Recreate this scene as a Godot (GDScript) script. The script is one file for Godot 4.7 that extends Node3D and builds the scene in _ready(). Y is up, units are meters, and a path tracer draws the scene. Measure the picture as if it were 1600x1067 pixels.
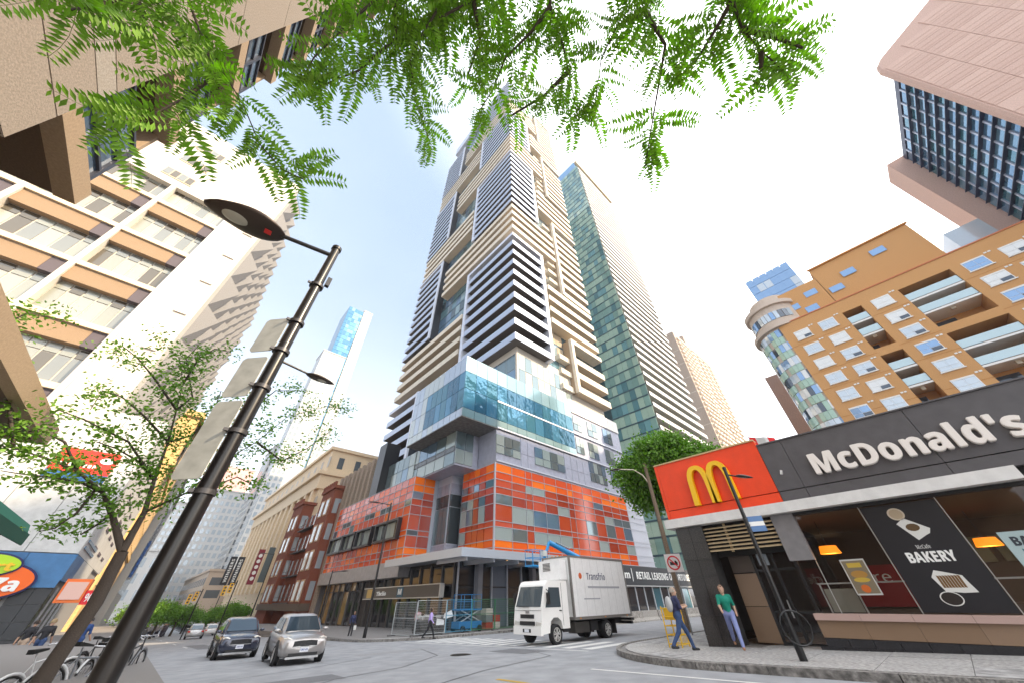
extends Node3D
# A street corner in a city: a condominium tower over an orange podium, seen from the opposite pavement.
const EYE := Vector3(0, 1.65, 0)
const FOCAL := 502.8
var cam_basis: Basis
var off := {}
var box_cache := {}
var mats := {}
var noises := {}
var taken := {}
var rng := RandomNumberGenerator.new()

func ray(px: float, py: float) -> Vector3:
	return (cam_basis * Vector3((px - 800.0) / FOCAL, -(py - 533.5) / FOCAL, -1.0)).normalized()

func far_point(px: float, py: float, level_distance: float) -> Vector3:
	var d := ray(px, py)
	return EYE + d * (level_distance / Vector2(d.x, d.z).length())

func near_point(px: float, py: float, distance: float) -> Vector3:
	return EYE + ray(px, py) * distance

func ground_y(z: float) -> float:
	return 0.25 + 0.03 * clampf(z, -160.0, 40.0)

# ---------- materials ----------
func noise_tex(kind: String, amount: float) -> NoiseTexture2D:
	var key := kind + str(amount)
	if noises.has(key):
		return noises[key]
	var n := FastNoiseLite.new()
	n.seed = 7 + kind.length() * 13
	n.noise_type = FastNoiseLite.TYPE_SIMPLEX_SMOOTH
	n.fractal_octaves = 5
	n.frequency = 0.012 if kind == "coarse" else 0.02 if kind == "road" else (0.16 if kind == "speck" else 0.04)
	var g := Gradient.new()
	g.set_color(0, Color(1.0 - amount, 1.0 - amount, 1.0 - amount))
	g.set_color(1, Color(1, 1, 1))
	var t := NoiseTexture2D.new()
	t.width = 512
	t.height = 512
	t.seamless = true
	t.noise = n
	t.color_ramp = g
	noises[key] = t
	return t

func bump_tex(freq: float) -> NoiseTexture2D:
	var key := "bump" + str(freq)
	if noises.has(key):
		return noises[key]
	var n := FastNoiseLite.new()
	n.seed = 91
	n.frequency = freq
	n.fractal_octaves = 4
	var t := NoiseTexture2D.new()
	t.width = 512
	t.height = 512
	t.seamless = true
	t.as_normal_map = true
	t.bump_strength = 6.0
	t.noise = n
	noises[key] = t
	return t

func mat(key: String, c := Color(0.5, 0.5, 0.5), rough := 0.8, metal := 0.0, kind := "", amount := 0.0, tile := 0.3, bump := 0.0) -> StandardMaterial3D:
	if mats.has(key):
		return mats[key]
	var m := StandardMaterial3D.new()
	m.resource_name = key
	m.albedo_color = c.linear_to_srgb()
	m.roughness = rough
	m.metallic = metal
	if kind != "":
		m.albedo_texture = noise_tex(kind, amount)
		m.uv1_triplanar = true
		m.uv1_world_triplanar = true
		m.uv1_scale = Vector3(tile, tile, tile)
		if bump > 0.0:
			m.normal_enabled = true
			m.normal_texture = bump_tex(0.05)
			m.normal_scale = bump
	mats[key] = m
	return m

func glass_mat(key: String, c: Color, rough := 0.06, metal := 0.25, wavy := 0.0) -> StandardMaterial3D:
	if mats.has(key):
		return mats[key]
	var m := mat(key, c, rough, metal)
	m.metallic_specular = 0.8
	if wavy > 0.0:
		m.normal_enabled = true
		m.normal_texture = bump_tex(0.008)
		m.normal_scale = wavy
		m.uv1_triplanar = true
		m.uv1_world_triplanar = true
		m.uv1_scale = Vector3(0.12, 0.12, 0.12)
	return m

func vertex_mat(key: String, rough := 0.7, metal := 0.0) -> StandardMaterial3D:
	if mats.has(key):
		return mats[key]
	var m := mat(key, Color(1, 1, 1), rough, metal)
	m.vertex_color_use_as_albedo = true
	return m

# ---------- naming and placing ----------
func numbered(called: String) -> String:
	if not taken.has(called):
		taken[called] = 0
		return called
	taken[called] += 1
	return "%s_%03d" % [called, taken[called]]

func thing(called: String, label: String, category: String, at := Vector3.ZERO, turn := 0.0, group := "") -> Node3D:
	var o := Node3D.new()
	o.name = numbered(called)
	add_child(o)
	o.position = at
	o.rotation.y = turn
	off[o] = at if turn == 0.0 else Vector3.ZERO
	tag(o, label, category, group)
	return o

func local_thing(called: String, label: String, category: String, at: Vector3, turn: float, group := "") -> Node3D:
	var o := thing(called, label, category, at, turn, group)
	off[o] = Vector3.ZERO
	return o

func tag(o: Node, label: String, category: String, group := "") -> void:
	o.set_meta("label", label)
	o.set_meta("category", category)
	if group != "":
		o.set_meta("group", group)

func put(parent: Node, called: String, mesh: Mesh, m: Material, at := Vector3.ZERO) -> MeshInstance3D:
	var o := MeshInstance3D.new()
	o.name = called if parent != self else numbered(called)
	o.mesh = mesh
	if m:
		o.material_override = m
	parent.add_child(o, true)
	o.position = at - off.get(parent, Vector3.ZERO)
	off[o] = at
	return o

func setting(called: String, mesh: Mesh, m: Material, at := Vector3.ZERO) -> MeshInstance3D:
	var o := put(self, called, mesh, m, at)
	o.set_meta("kind", "structure")
	return o

func node_part(parent: Node, called: String, at: Vector3) -> Node3D:
	var o := Node3D.new()
	o.name = called
	parent.add_child(o, true)
	o.position = at - off.get(parent, Vector3.ZERO)
	off[o] = at
	return o

func cube(sx: float, sy: float, sz: float) -> BoxMesh:
	var key := Vector3(sx, sy, sz).snapped(Vector3(0.001, 0.001, 0.001))
	if not box_cache.has(key):
		var b := BoxMesh.new()
		b.size = key
		box_cache[key] = b
	return box_cache[key]

# a box between two corners, as a part
func bb(parent: Node, called: String, x0: float, x1: float, y0: float, y1: float, z0: float, z1: float, m: Material) -> MeshInstance3D:
	return put(parent, called, cube(absf(x1 - x0), absf(y1 - y0), absf(z1 - z0)), m, Vector3((x0 + x1) / 2, (y0 + y1) / 2, (z0 + z1) / 2))

# a piece on a wall: face "x-" looks to -X, "x+" to +X, "z+" to +Z; u runs along the wall, v is height
func on_wall(parent: Node, called: String, face: String, plane: float, u0: float, u1: float, v0: float, v1: float, proud: float, m: Material) -> MeshInstance3D:
	if face == "x-":
		return bb(parent, called, plane - proud, plane, v0, v1, u0, u1, m)
	if face == "x+":
		return bb(parent, called, plane, plane + proud, v0, v1, u0, u1, m)
	if face == "z-":
		return bb(parent, called, u0, u1, v0, v1, plane - proud, plane, m)
	return bb(parent, called, u0, u1, v0, v1, plane, plane + proud, m)

func wall_grid(parent: Node, called: String, face: String, plane: float, us: Array, vs: Array, gap: float, proud: float, choose: Callable) -> void:
	for i in us.size() - 1:
		for j in vs.size() - 1:
			var m = choose.call(i, j)
			if m == null:
				continue
			on_wall(parent, called, face, plane, us[i] + gap / 2, us[i + 1] - gap / 2, vs[j] + gap / 2, vs[j + 1] - gap / 2, proud, m)

func steps(a: float, b: float, n: int) -> Array:
	var r := []
	for i in n + 1:
		r.append(lerpf(a, b, float(i) / n))
	return r

# ---------- meshes ----------
func st_new() -> SurfaceTool:
	var st := SurfaceTool.new()
	st.begin(Mesh.PRIMITIVE_TRIANGLES)
	return st

func tri(st: SurfaceTool, a: Vector3, b: Vector3, c: Vector3, col := Color.WHITE) -> void:
	var n := (c - a).cross(b - a).normalized()
	for p in [a, b, c]:
		st.set_color(col)
		st.set_normal(n)
		st.add_vertex(p)

# corners run clockwise seen from outside
func quad(st: SurfaceTool, a: Vector3, b: Vector3, c: Vector3, d: Vector3, col := Color.WHITE) -> void:
	tri(st, a, b, c, col)
	tri(st, a, c, d, col)

func st_box(st: SurfaceTool, x0: float, x1: float, y0: float, y1: float, z0: float, z1: float, col := Color.WHITE) -> void:
	var p := [Vector3(x0, y0, z0), Vector3(x1, y0, z0), Vector3(x1, y1, z0), Vector3(x0, y1, z0), Vector3(x0, y0, z1), Vector3(x1, y0, z1), Vector3(x1, y1, z1), Vector3(x0, y1, z1)]
	quad(st, p[4], p[7], p[6], p[5], col)
	quad(st, p[1], p[2], p[3], p[0], col)
	quad(st, p[0], p[3], p[7], p[4], col)
	quad(st, p[5], p[6], p[2], p[1], col)
	quad(st, p[7], p[3], p[2], p[6], col)
	quad(st, p[0], p[4], p[5], p[1], col)

func st_tube(st: SurfaceTool, pts: Array, radii: Array, sides := 8, col := Color.WHITE, caps := true) -> void:
	var rings := []
	var n := pts.size()
	var side := Vector3.ZERO
	for i in n:
		var t: Vector3 = ((pts[mini(i + 1, n - 1)] as Vector3) - (pts[maxi(i - 1, 0)] as Vector3)).normalized()
		if side == Vector3.ZERO or absf(side.dot(t)) > 0.99:
			side = t.cross(Vector3.UP if absf(t.y) < 0.9 else Vector3.RIGHT).normalized()
		side = (side - t * side.dot(t)).normalized()
		var up := side.cross(t)
		var r: float = radii[mini(i, radii.size() - 1)]
		var ring := []
		for k in sides:
			var a := TAU * k / sides
			ring.append([pts[i] + (side * cos(a) + up * sin(a)) * r, side * cos(a) + up * sin(a)])
		rings.append(ring)
	for i in n - 1:
		for k in sides:
			var q := [rings[i][k], rings[i][(k + 1) % sides], rings[i + 1][(k + 1) % sides], rings[i + 1][k]]
			for idx in [0, 1, 2, 0, 2, 3]:
				st.set_color(col)
				st.set_normal(q[idx][1])
				st.add_vertex(q[idx][0])
	if caps:
		for e in [0, n - 1]:
			for k in range(1, sides - 1):
				if e == 0:
					tri(st, rings[e][0][0], rings[e][k + 1][0], rings[e][k][0], col)
				else:
					tri(st, rings[e][0][0], rings[e][k][0], rings[e][k + 1][0], col)

func tube_mesh(pts: Array, radii: Array, sides := 8) -> ArrayMesh:
	var st := st_new()
	st_tube(st, pts, radii, sides)
	return st.commit()

# a flat outline in the XY plane (counter-clockwise), extruded along Z by depth, centred on z = 0, with a small chamfer
func plate(outline: PackedVector2Array, depth: float, chamfer := 0.0) -> ArrayMesh:
	var st := st_new()
	var o := outline
	if Geometry2D.is_polygon_clockwise(o):
		o.reverse()
	var front := o
	if chamfer > 0.0:
		var inner := Geometry2D.offset_polygon(o, -chamfer)
		if inner.size() == 1 and inner[0].size() == o.size():
			front = inner[0]
			if Geometry2D.is_polygon_clockwise(front):
				front.reverse()
			var best := 0
			for i in front.size():
				if front[i].distance_to(o[0]) < front[best].distance_to(o[0]):
					best = i
			var turned := PackedVector2Array()
			for i in front.size():
				turned.append(front[(best + i) % front.size()])
			front = turned
	var h := depth / 2
	var idx := Geometry2D.triangulate_polygon(front)
	for i in range(0, idx.size(), 3):
		var a := front[idx[i]]
		var b := front[idx[i + 1]]
		var c := front[idx[i + 2]]
		if (b - a).cross(c - a) < 0:
			var s := b
			b = c
			c = s
		tri(st, Vector3(a.x, a.y, h), Vector3(c.x, c.y, h), Vector3(b.x, b.y, h))
		tri(st, Vector3(a.x, a.y, -h), Vector3(b.x, b.y, -h), Vector3(c.x, c.y, -h))
	var n := o.size()
	var hs := h - (chamfer if front != o else 0.0)
	for i in n:
		var j := (i + 1) % n
		quad(st, Vector3(o[i].x, o[i].y, hs), Vector3(o[j].x, o[j].y, hs), Vector3(o[j].x, o[j].y, -hs), Vector3(o[i].x, o[i].y, -hs))
		if front != o:
			quad(st, Vector3(front[i].x, front[i].y, h), Vector3(front[j].x, front[j].y, h), Vector3(o[j].x, o[j].y, hs), Vector3(o[i].x, o[i].y, hs))
			quad(st, Vector3(o[i].x, o[i].y, -hs), Vector3(o[j].x, o[j].y, -hs), Vector3(front[j].x, front[j].y, -h), Vector3(front[i].x, front[i].y, -h))
	return st.commit()

func ellipse(rx: float, ry: float, n := 28, cx := 0.0, cy := 0.0) -> PackedVector2Array:
	var r := PackedVector2Array()
	for i in n:
		r.append(Vector2(cx + rx * cos(TAU * i / n), cy + ry * sin(TAU * i / n)))
	return r

func ring_mesh(radius: float, tube: float, sides := 24, around := 8) -> TorusMesh:
	var key := "torus%f %f" % [radius, tube]
	if not box_cache.has(key):
		var t := TorusMesh.new()
		t.inner_radius = radius - tube
		t.outer_radius = radius + tube
		t.rings = sides
		t.ring_segments = around
		box_cache[key] = t
	return box_cache[key]

# letters; turn 0 faces +Z, -PI/2 faces -X, PI/2 faces +X
func letters(parent: Node, called: String, text: String, width: float, height: float, depth: float, at: Vector3, turn: float, m: Material, weight := 700, family := "Droid Sans", tilt := 0.0) -> MeshInstance3D:
	var f := SystemFont.new()
	f.font_names = PackedStringArray([family])
	f.font_weight = weight
	var t := TextMesh.new()
	t.text = text
	t.font = f
	t.font_size = 64
	t.pixel_size = 0.01
	t.depth = 0.1
	t.curve_step = 2.0
	var o := put(parent, called, t, m, at)
	var size := t.get_aabb().size
	var s := Vector3(width / maxf(size.x, 0.01), height / maxf(size.y, 0.01), depth / 0.1)
	o.basis = Basis(Vector3.UP, turn) * Basis(Vector3.BACK, tilt) * Basis.from_scale(s)
	var c := t.get_aabb().get_center()
	o.position -= o.basis * Vector3(c.x, c.y, 0)
	if weight >= 800:
		for k in 4:
			var heavy := MeshInstance3D.new()
			heavy.name = "letter_edge"
			heavy.mesh = t
			heavy.material_override = m
			o.add_child(heavy, true)
			heavy.position = Vector3([-0.014, 0.014, 0.0, 0.0][k], [0.0, 0.0, -0.012, 0.012][k], -0.004 * (k + 1))
	return o

func make_sky() -> void:
	var w := 512
	var h := 256
	var im := Image.create(w, h, false, Image.FORMAT_RGBF)
	var sun_side := Vector3(0.38, 0.6, 0.75).normalized()
	var n := FastNoiseLite.new()
	n.seed = 4
	n.frequency = 0.9
	n.fractal_octaves = 4
	for j in h:
		var v := (j + 0.5) / h
		var el := PI * (0.5 - v)
		for i in w:
			var a := (i + 0.5) / w * TAU
			var d := Vector3(sin(a) * cos(el), sin(el), -cos(a) * cos(el))
			var c: Color
			if d.y < 0.0:
				c = Color(0.26, 0.25, 0.24)
			else:
				var blue := Color(0.225, 0.29, 0.38)
				var white := Color(1.3, 1.31, 1.33)
				var near_sun := smoothstep(0.2, 0.78, d.dot(sun_side))
				var low := pow(1.0 - d.y, 3.0)
				var veil := clampf(0.02 + near_sun * 0.95 + low * 0.6 + 0.06 * n.get_noise_3d(d.x, d.y * 2.0, d.z), 0.0, 1.0)
				c = blue.lerp(white, veil)
			im.set_pixel(i, j, c)
	var sky_mat := PanoramaSkyMaterial.new()
	sky_mat.panorama = ImageTexture.create_from_image(im)
	sky_mat.energy_multiplier = 1.0
	var sky := Sky.new()
	sky.sky_material = sky_mat
	var e := Environment.new()
	e.background_mode = Environment.BG_SKY
	e.sky = sky
	e.tonemap_mode = Environment.TONE_MAPPER_LINEAR
	e.tonemap_exposure = 2.75
	e.sdfgi_enabled = true
	e.ssao_enabled = true
	e.ssil_enabled = true
	e.fog_enabled = true
	e.fog_light_color = Color(0.93, 0.95, 1.0)
	e.fog_density = 0.0003
	var we := WorldEnvironment.new()
	we.name = "world_environment"
	we.environment = e
	add_child(we)

func _ready() -> void:
	rng.seed = 20240611
	cam_basis = Basis.from_euler(Vector3(deg_to_rad(38.69), deg_to_rad(-43.14), deg_to_rad(-1.0)), EULER_ORDER_YXZ)
	var cam := Camera3D.new()
	cam.name = "camera"
	add_child(cam)
	cam.transform = Transform3D(cam_basis, EYE)
	cam.fov = 93.4
	cam.near = 0.05
	cam.far = 1500.0
	cam.current = true
	make_sky()
	var sun := DirectionalLight3D.new()
	sun.name = "sun"
	add_child(sun)
	sun.look_at_from_position(Vector3(0.38, 0.6, 0.75) * 100.0, Vector3.ZERO)
	sun.light_energy = 1.15
	sun.light_color = Color(1.0, 0.9, 0.76)
	sun.light_angular_distance = 0.6
	sun.shadow_enabled = true
	build_ground()
	build_condo()
	build_mcd()
	build_right_buildings()
	build_left_buildings()
	build_far_street()
	build_street_things()
	build_vehicles()
	build_trees()
	build_people()

# ---------- ground ----------
func draped(outline: PackedVector2Array, lift: float, thick: float, cut := true) -> ArrayMesh:
	# outline in x, z; top follows the slope of the street
	var st := st_new()
	var o := outline
	if Geometry2D.is_polygon_clockwise(o):
		o.reverse()
	var idx := Geometry2D.triangulate_polygon(o)
	for i in range(0, idx.size(), 3):
		var p := []
		for k in 3:
			var q := o[idx[i + k]]
			p.append(Vector3(q.x, ground_y(q.y) + lift, q.y))
		if ((p[2] - p[0]) as Vector3).cross(p[1] - p[0]).y < 0:
			p.reverse()
		tri(st, p[0], p[1], p[2])
	if thick > 0.0:
		for i in o.size():
			var a := o[i]
			var b := o[(i + 1) % o.size()]
			var ya := ground_y(a.y) + lift
			var yb := ground_y(b.y) + lift
			quad(st, Vector3(b.x, yb, b.y), Vector3(a.x, ya, a.y), Vector3(a.x, ya - thick, a.y), Vector3(b.x, yb - thick, b.y))
	return st.commit()

func strip(x0: float, x1: float, z0: float, z1: float) -> PackedVector2Array:
	return PackedVector2Array([Vector2(x0, z0), Vector2(x1, z0), Vector2(x1, z1), Vector2(x0, z1)])

func pavement(called: String, outline: PackedVector2Array, kerb: Array, slab_area: Rect2, slab: float) -> void:
	var conc := [mat("pavement concrete", Color(0.52, 0.505, 0.49), 0.9, 0, "fine", 0.35, 0.35, 0.3), mat("pavement concrete paler", Color(0.56, 0.545, 0.53), 0.9, 0, "fine", 0.35, 0.4, 0.3), mat("pavement concrete greyer", Color(0.48, 0.47, 0.465), 0.9, 0, "coarse", 0.4, 0.4, 0.3)]
	var base := setting(called, draped(outline, 0.125, 0.4), mat("pavement joints", Color(0.2, 0.19, 0.185), 0.95))
	var inner := Geometry2D.offset_polygon(outline, -0.17)
	if slab_area.size.x > 0:
		var nx := int(slab_area.size.x / slab)
		var nz := int(slab_area.size.y / slab)
		for i in nx:
			for j in nz:
				var x0 := slab_area.position.x + i * slab
				var z0 := slab_area.position.y + j * slab
				for piece in Geometry2D.intersect_polygons(inner[0], strip(x0 + 0.008, x0 + slab - 0.008, z0 + 0.008, z0 + slab - 0.008)):
					if piece.size() >= 3 and not Geometry2D.triangulate_polygon(piece).is_empty():
						put(base, "paving_slab", draped(piece, 0.15 + rng.randf_range(-0.003, 0.003), 0.02), conc[rng.randi() % 3])
	else:
		put(base, "paving", draped(inner[0], 0.15, 0.02), conc[0])
	var km := [mat("kerb stone", Color(0.42, 0.40, 0.375), 0.9, 0, "fine", 0.5, 0.6, 0.4), mat("kerb stone worn", Color(0.36, 0.34, 0.32), 0.9, 0, "coarse", 0.55, 0.7, 0.4)]
	for i in kerb.size() - 1:
		var a: Vector2 = kerb[i]
		var b: Vector2 = kerb[i + 1]
		var n := maxi(1, int(a.distance_to(b) / 2.4))
		for k in n:
			var p := a.lerp(b, (k + 0.006) / n)
			var q := a.lerp(b, (k + 0.994) / n)
			var side := (q - p).orthogonal().normalized() * 0.19
			put(base, "kerb_stone", draped(PackedVector2Array([p + side * 0.05, q + side * 0.05, q + side, p + side]), 0.154, 0.3), km[(i + k) % 2])

func arc(cx: float, cz: float, r: float, a0: float, a1: float, n: int) -> Array:
	var out := []
	for i in n + 1:
		var a := deg_to_rad(lerpf(a0, a1, float(i) / n))
		out.append(Vector2(cx + r * cos(a), cz + r * sin(a)))
	return out

func build_ground() -> void:
	var asphalt := mat("asphalt", Color(0.32, 0.33, 0.35), 0.85, 0, "road", 0.17, 0.085, 0.0)
	var st := st_new()
	var zs := [200.0, 40.0, 10.0, -20.0, -60.0, -160.0, -900.0]
	for i in zs.size() - 1:
		quad(st, Vector3(-500, ground_y(zs[i]), zs[i]), Vector3(-500, ground_y(zs[i + 1]), zs[i + 1]), Vector3(600, ground_y(zs[i + 1]), zs[i + 1]), Vector3(600, ground_y(zs[i]), zs[i]))
	setting("road", st.commit(), asphalt)
	# restaurant corner
	var k1 := [Vector2(12.3, 30.0), Vector2(12.3, -4.0)] + arc(18.3, -5.0, 6.0, 180.0, 270.0, 12) + [Vector2(120.0, -11.0)]
	var o1 := PackedVector2Array(k1 + [Vector2(120.0, 30.0)])
	pavement("pavement_restaurant_corner", o1, k1, Rect2(12.3, -11.0, 18.0, 18.0), 1.5)
	# tower corner
	var k2 := [Vector2(120.0, -28.0), Vector2(19.0, -28.0)] + arc(18.8, -33.0, 5.0, 90.0, 180.0, 10) + [Vector2(13.8, -300.0)]
	var o2 := PackedVector2Array(k2 + [Vector2(120.0, -300.0)])
	pavement("pavement_tower_corner", o2, k2, Rect2(13.8, -50.0, 14.0, 22.0), 2.0)
	# this side
	var k3 := [Vector2(1.0, -300.0), Vector2(1.0, 30.0)]
	var o3 := PackedVector2Array([Vector2(-200.0, 30.0), Vector2(-200.0, -300.0)] + k3)
	pavement("pavement_near_side", o3, k3, Rect2(-7.0, -40.0, 8.0, 40.0), 2.0)
	# painted markings
	var white := mat("road paint white", Color(0.84, 0.84, 0.82), 0.8, 0, "speck", 0.25, 0.6)
	var yellow := mat("road paint yellow", Color(0.72, 0.46, 0.04), 0.8, 0, "speck", 0.4, 1.2)
	var cross := thing("crosswalk", "white zebra crossing bars painted across the side street", "crosswalk")
	for i in 13:
		var z := -11.9 - i * 1.22
		put(cross, "crossing_bar", draped(strip(15.6, 19.2, z, z - 0.6), 0.006, 0.0), white)
	var l1 := put(self, "lane_line", draped(strip(10.8, 10.93, -8.4, -2.0), 0.006, 0.0), white)
	tag(l1, "white solid lane line on the asphalt beside the restaurant kerb", "lane line")
	var l2 := put(self, "centre_line", draped(strip(8.05, 8.2, -9.5, 20.0), 0.006, 0.0), yellow)
	tag(l2, "yellow centre line ending at the junction", "centre line")
	var l3 := put(self, "stop_line", draped(strip(14.9, 15.05, -11.6, -27.4), 0.007, 0.0), white)
	tag(l3, "thin white line along the near ends of the crossing bars", "road line")
	for i in 6:
		var dash := put(self, "lane_dash", draped(strip(4.7, 4.82, -44.0 - i * 9.0, -47.0 - i * 9.0), 0.006, 0.0), white)
		tag(dash, "white dashed lane mark on the main street", "lane dash", "lane dashes on the main street")
	var tar := mat("tar seam", Color(0.05, 0.05, 0.055), 0.6)
	for s in [[Vector2(3, -12), Vector2(5.5, -14), Vector2(8, -14.6), Vector2(11, -17), Vector2(12.5, -21)], [Vector2(6, -10), Vector2(9, -11.2), Vector2(13, -12), Vector2(14.5, -15)], [Vector2(2.5, -17), Vector2(6, -18), Vector2(9, -19.4)]]:
		var pts := PackedVector2Array()
		for p in s:
			pts.append(p)
		for k in range(s.size() - 1, -1, -1):
			pts.append(s[k] + Vector2(0.03, 0.05))
		var seam := put(self, "tar_seam", draped(pts, 0.005, 0.0), tar)
		tag(seam, "thin dark tar seam sealing a crack in the asphalt", "tar seam", "tar seams on the road")
	var patches := [mat("asphalt patch dark", Color(0.20, 0.205, 0.22), 0.85, 0, "speck", 0.3, 0.31), mat("asphalt patch pale", Color(0.36, 0.365, 0.38), 0.85, 0, "speck", 0.3, 0.27)]
	var spots := [[3.2, -14.0, 2.6, 1.3, 0, "dark square asphalt repair near the lamp post kerb"], [9.0, -20.5, 4.2, 1.1, 1, "long pale asphalt repair strip in the junction"], [13.0, -13.5, 1.5, 2.4, 0, "dark asphalt repair beside the zebra crossing"], [5.0, -40.0, 1.4, 9.0, 0, "dark asphalt trench repair along the main street"], [10.2, -30.0, 1.2, 6.0, 1, "pale asphalt repair in the far lane"], [24.0, -19.5, 5.0, 1.4, 0, "dark asphalt trench repair in the side street"]]
	for q in spots:
		var pm := put(self, "asphalt_patch", draped(PackedVector2Array([Vector2(q[0], q[1]), Vector2(q[0] + q[2], q[1] + 0.12), Vector2(q[0] + q[2] * 1.02, q[1] - q[3]), Vector2(q[0] + 0.1, q[1] - q[3] * 1.03)]), 0.004, 0.0), patches[q[4]])
		tag(pm, q[5], "road patch", "asphalt repairs")
	var hole := thing("manhole_cover", "round dark iron manhole cover set in the asphalt", "manhole cover", Vector3(11.6, ground_y(-16.0) + 0.004, -16.0))
	var c := CylinderMesh.new()
	c.top_radius = 0.42
	c.bottom_radius = 0.42
	c.height = 0.012
	put(hole, "plate", c, mat("manhole iron", Color(0.05, 0.045, 0.04), 0.6, 0.6, "speck", 0.5, 3.0), Vector3(11.6, ground_y(-16.0) + 0.006, -16.0))
	var rim := put(hole, "rim", ring_mesh(0.46, 0.025), mat("manhole rim", Color(0.12, 0.115, 0.11), 0.7, 0.3), Vector3(11.6, ground_y(-16.0) + 0.004, -16.0))
	rim.scale = Vector3(1, 0.3, 1)

# ---------- condominium tower ----------
func floor_y(k: float) -> float:
	return 38.3 + 3.58 * k if k <= 9.0 else 70.5 + 3.3 * (k - 9.0)

# an L-shaped or straight balcony: slab, and a solid balustrade along its outer edge
func balcony(parent: Node, k: float, z_far: float, z_near: float, x_near: float, x_far: float, skin: Material, soffit: Material) -> void:
	var y := floor_y(k)
	var left := z_near > z_far
	var right := x_far > x_near
	var key := "balcony %f %f %f %f" % [z_far, z_near, x_near, x_far]
	if not box_cache.has(key):
		var a := st_new()
		var b := st_new()
		if left:
			st_box(a, 30.8, 30.92, -0.3, 1.15, z_far, z_near)
			st_box(b, 30.93, 33.2, -0.28, 0.0, z_far + 0.01, z_near - 0.01)
			st_box(a, 30.93, 33.1, -0.29, 1.14, z_far - 0.0, z_far + 0.12)
			if not right:
				st_box(a, 30.93, 33.1, -0.29, 1.14, z_near - 0.12, z_near)
		if right:
			st_box(a, x_near + (0.125 if left else 0.0), x_far, -0.3, 1.15, -32.12, -32.0)
			st_box(b, x_near + (2.405 if left else 0.01), x_far - 0.01, -0.28, 0.0, -34.4, -32.13)
			st_box(a, x_far - 0.12, x_far, -0.29, 1.14, -34.3, -32.13)
			if not left:
				st_box(a, x_near, x_near + 0.12, -0.29, 1.14, -34.3, -32.13)
		box_cache[key] = [a.commit(), b.commit()]
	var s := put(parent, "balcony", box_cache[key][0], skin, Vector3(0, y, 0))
	put(s, "soffit", box_cache[key][1], soffit, Vector3(0, y, 0))

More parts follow.
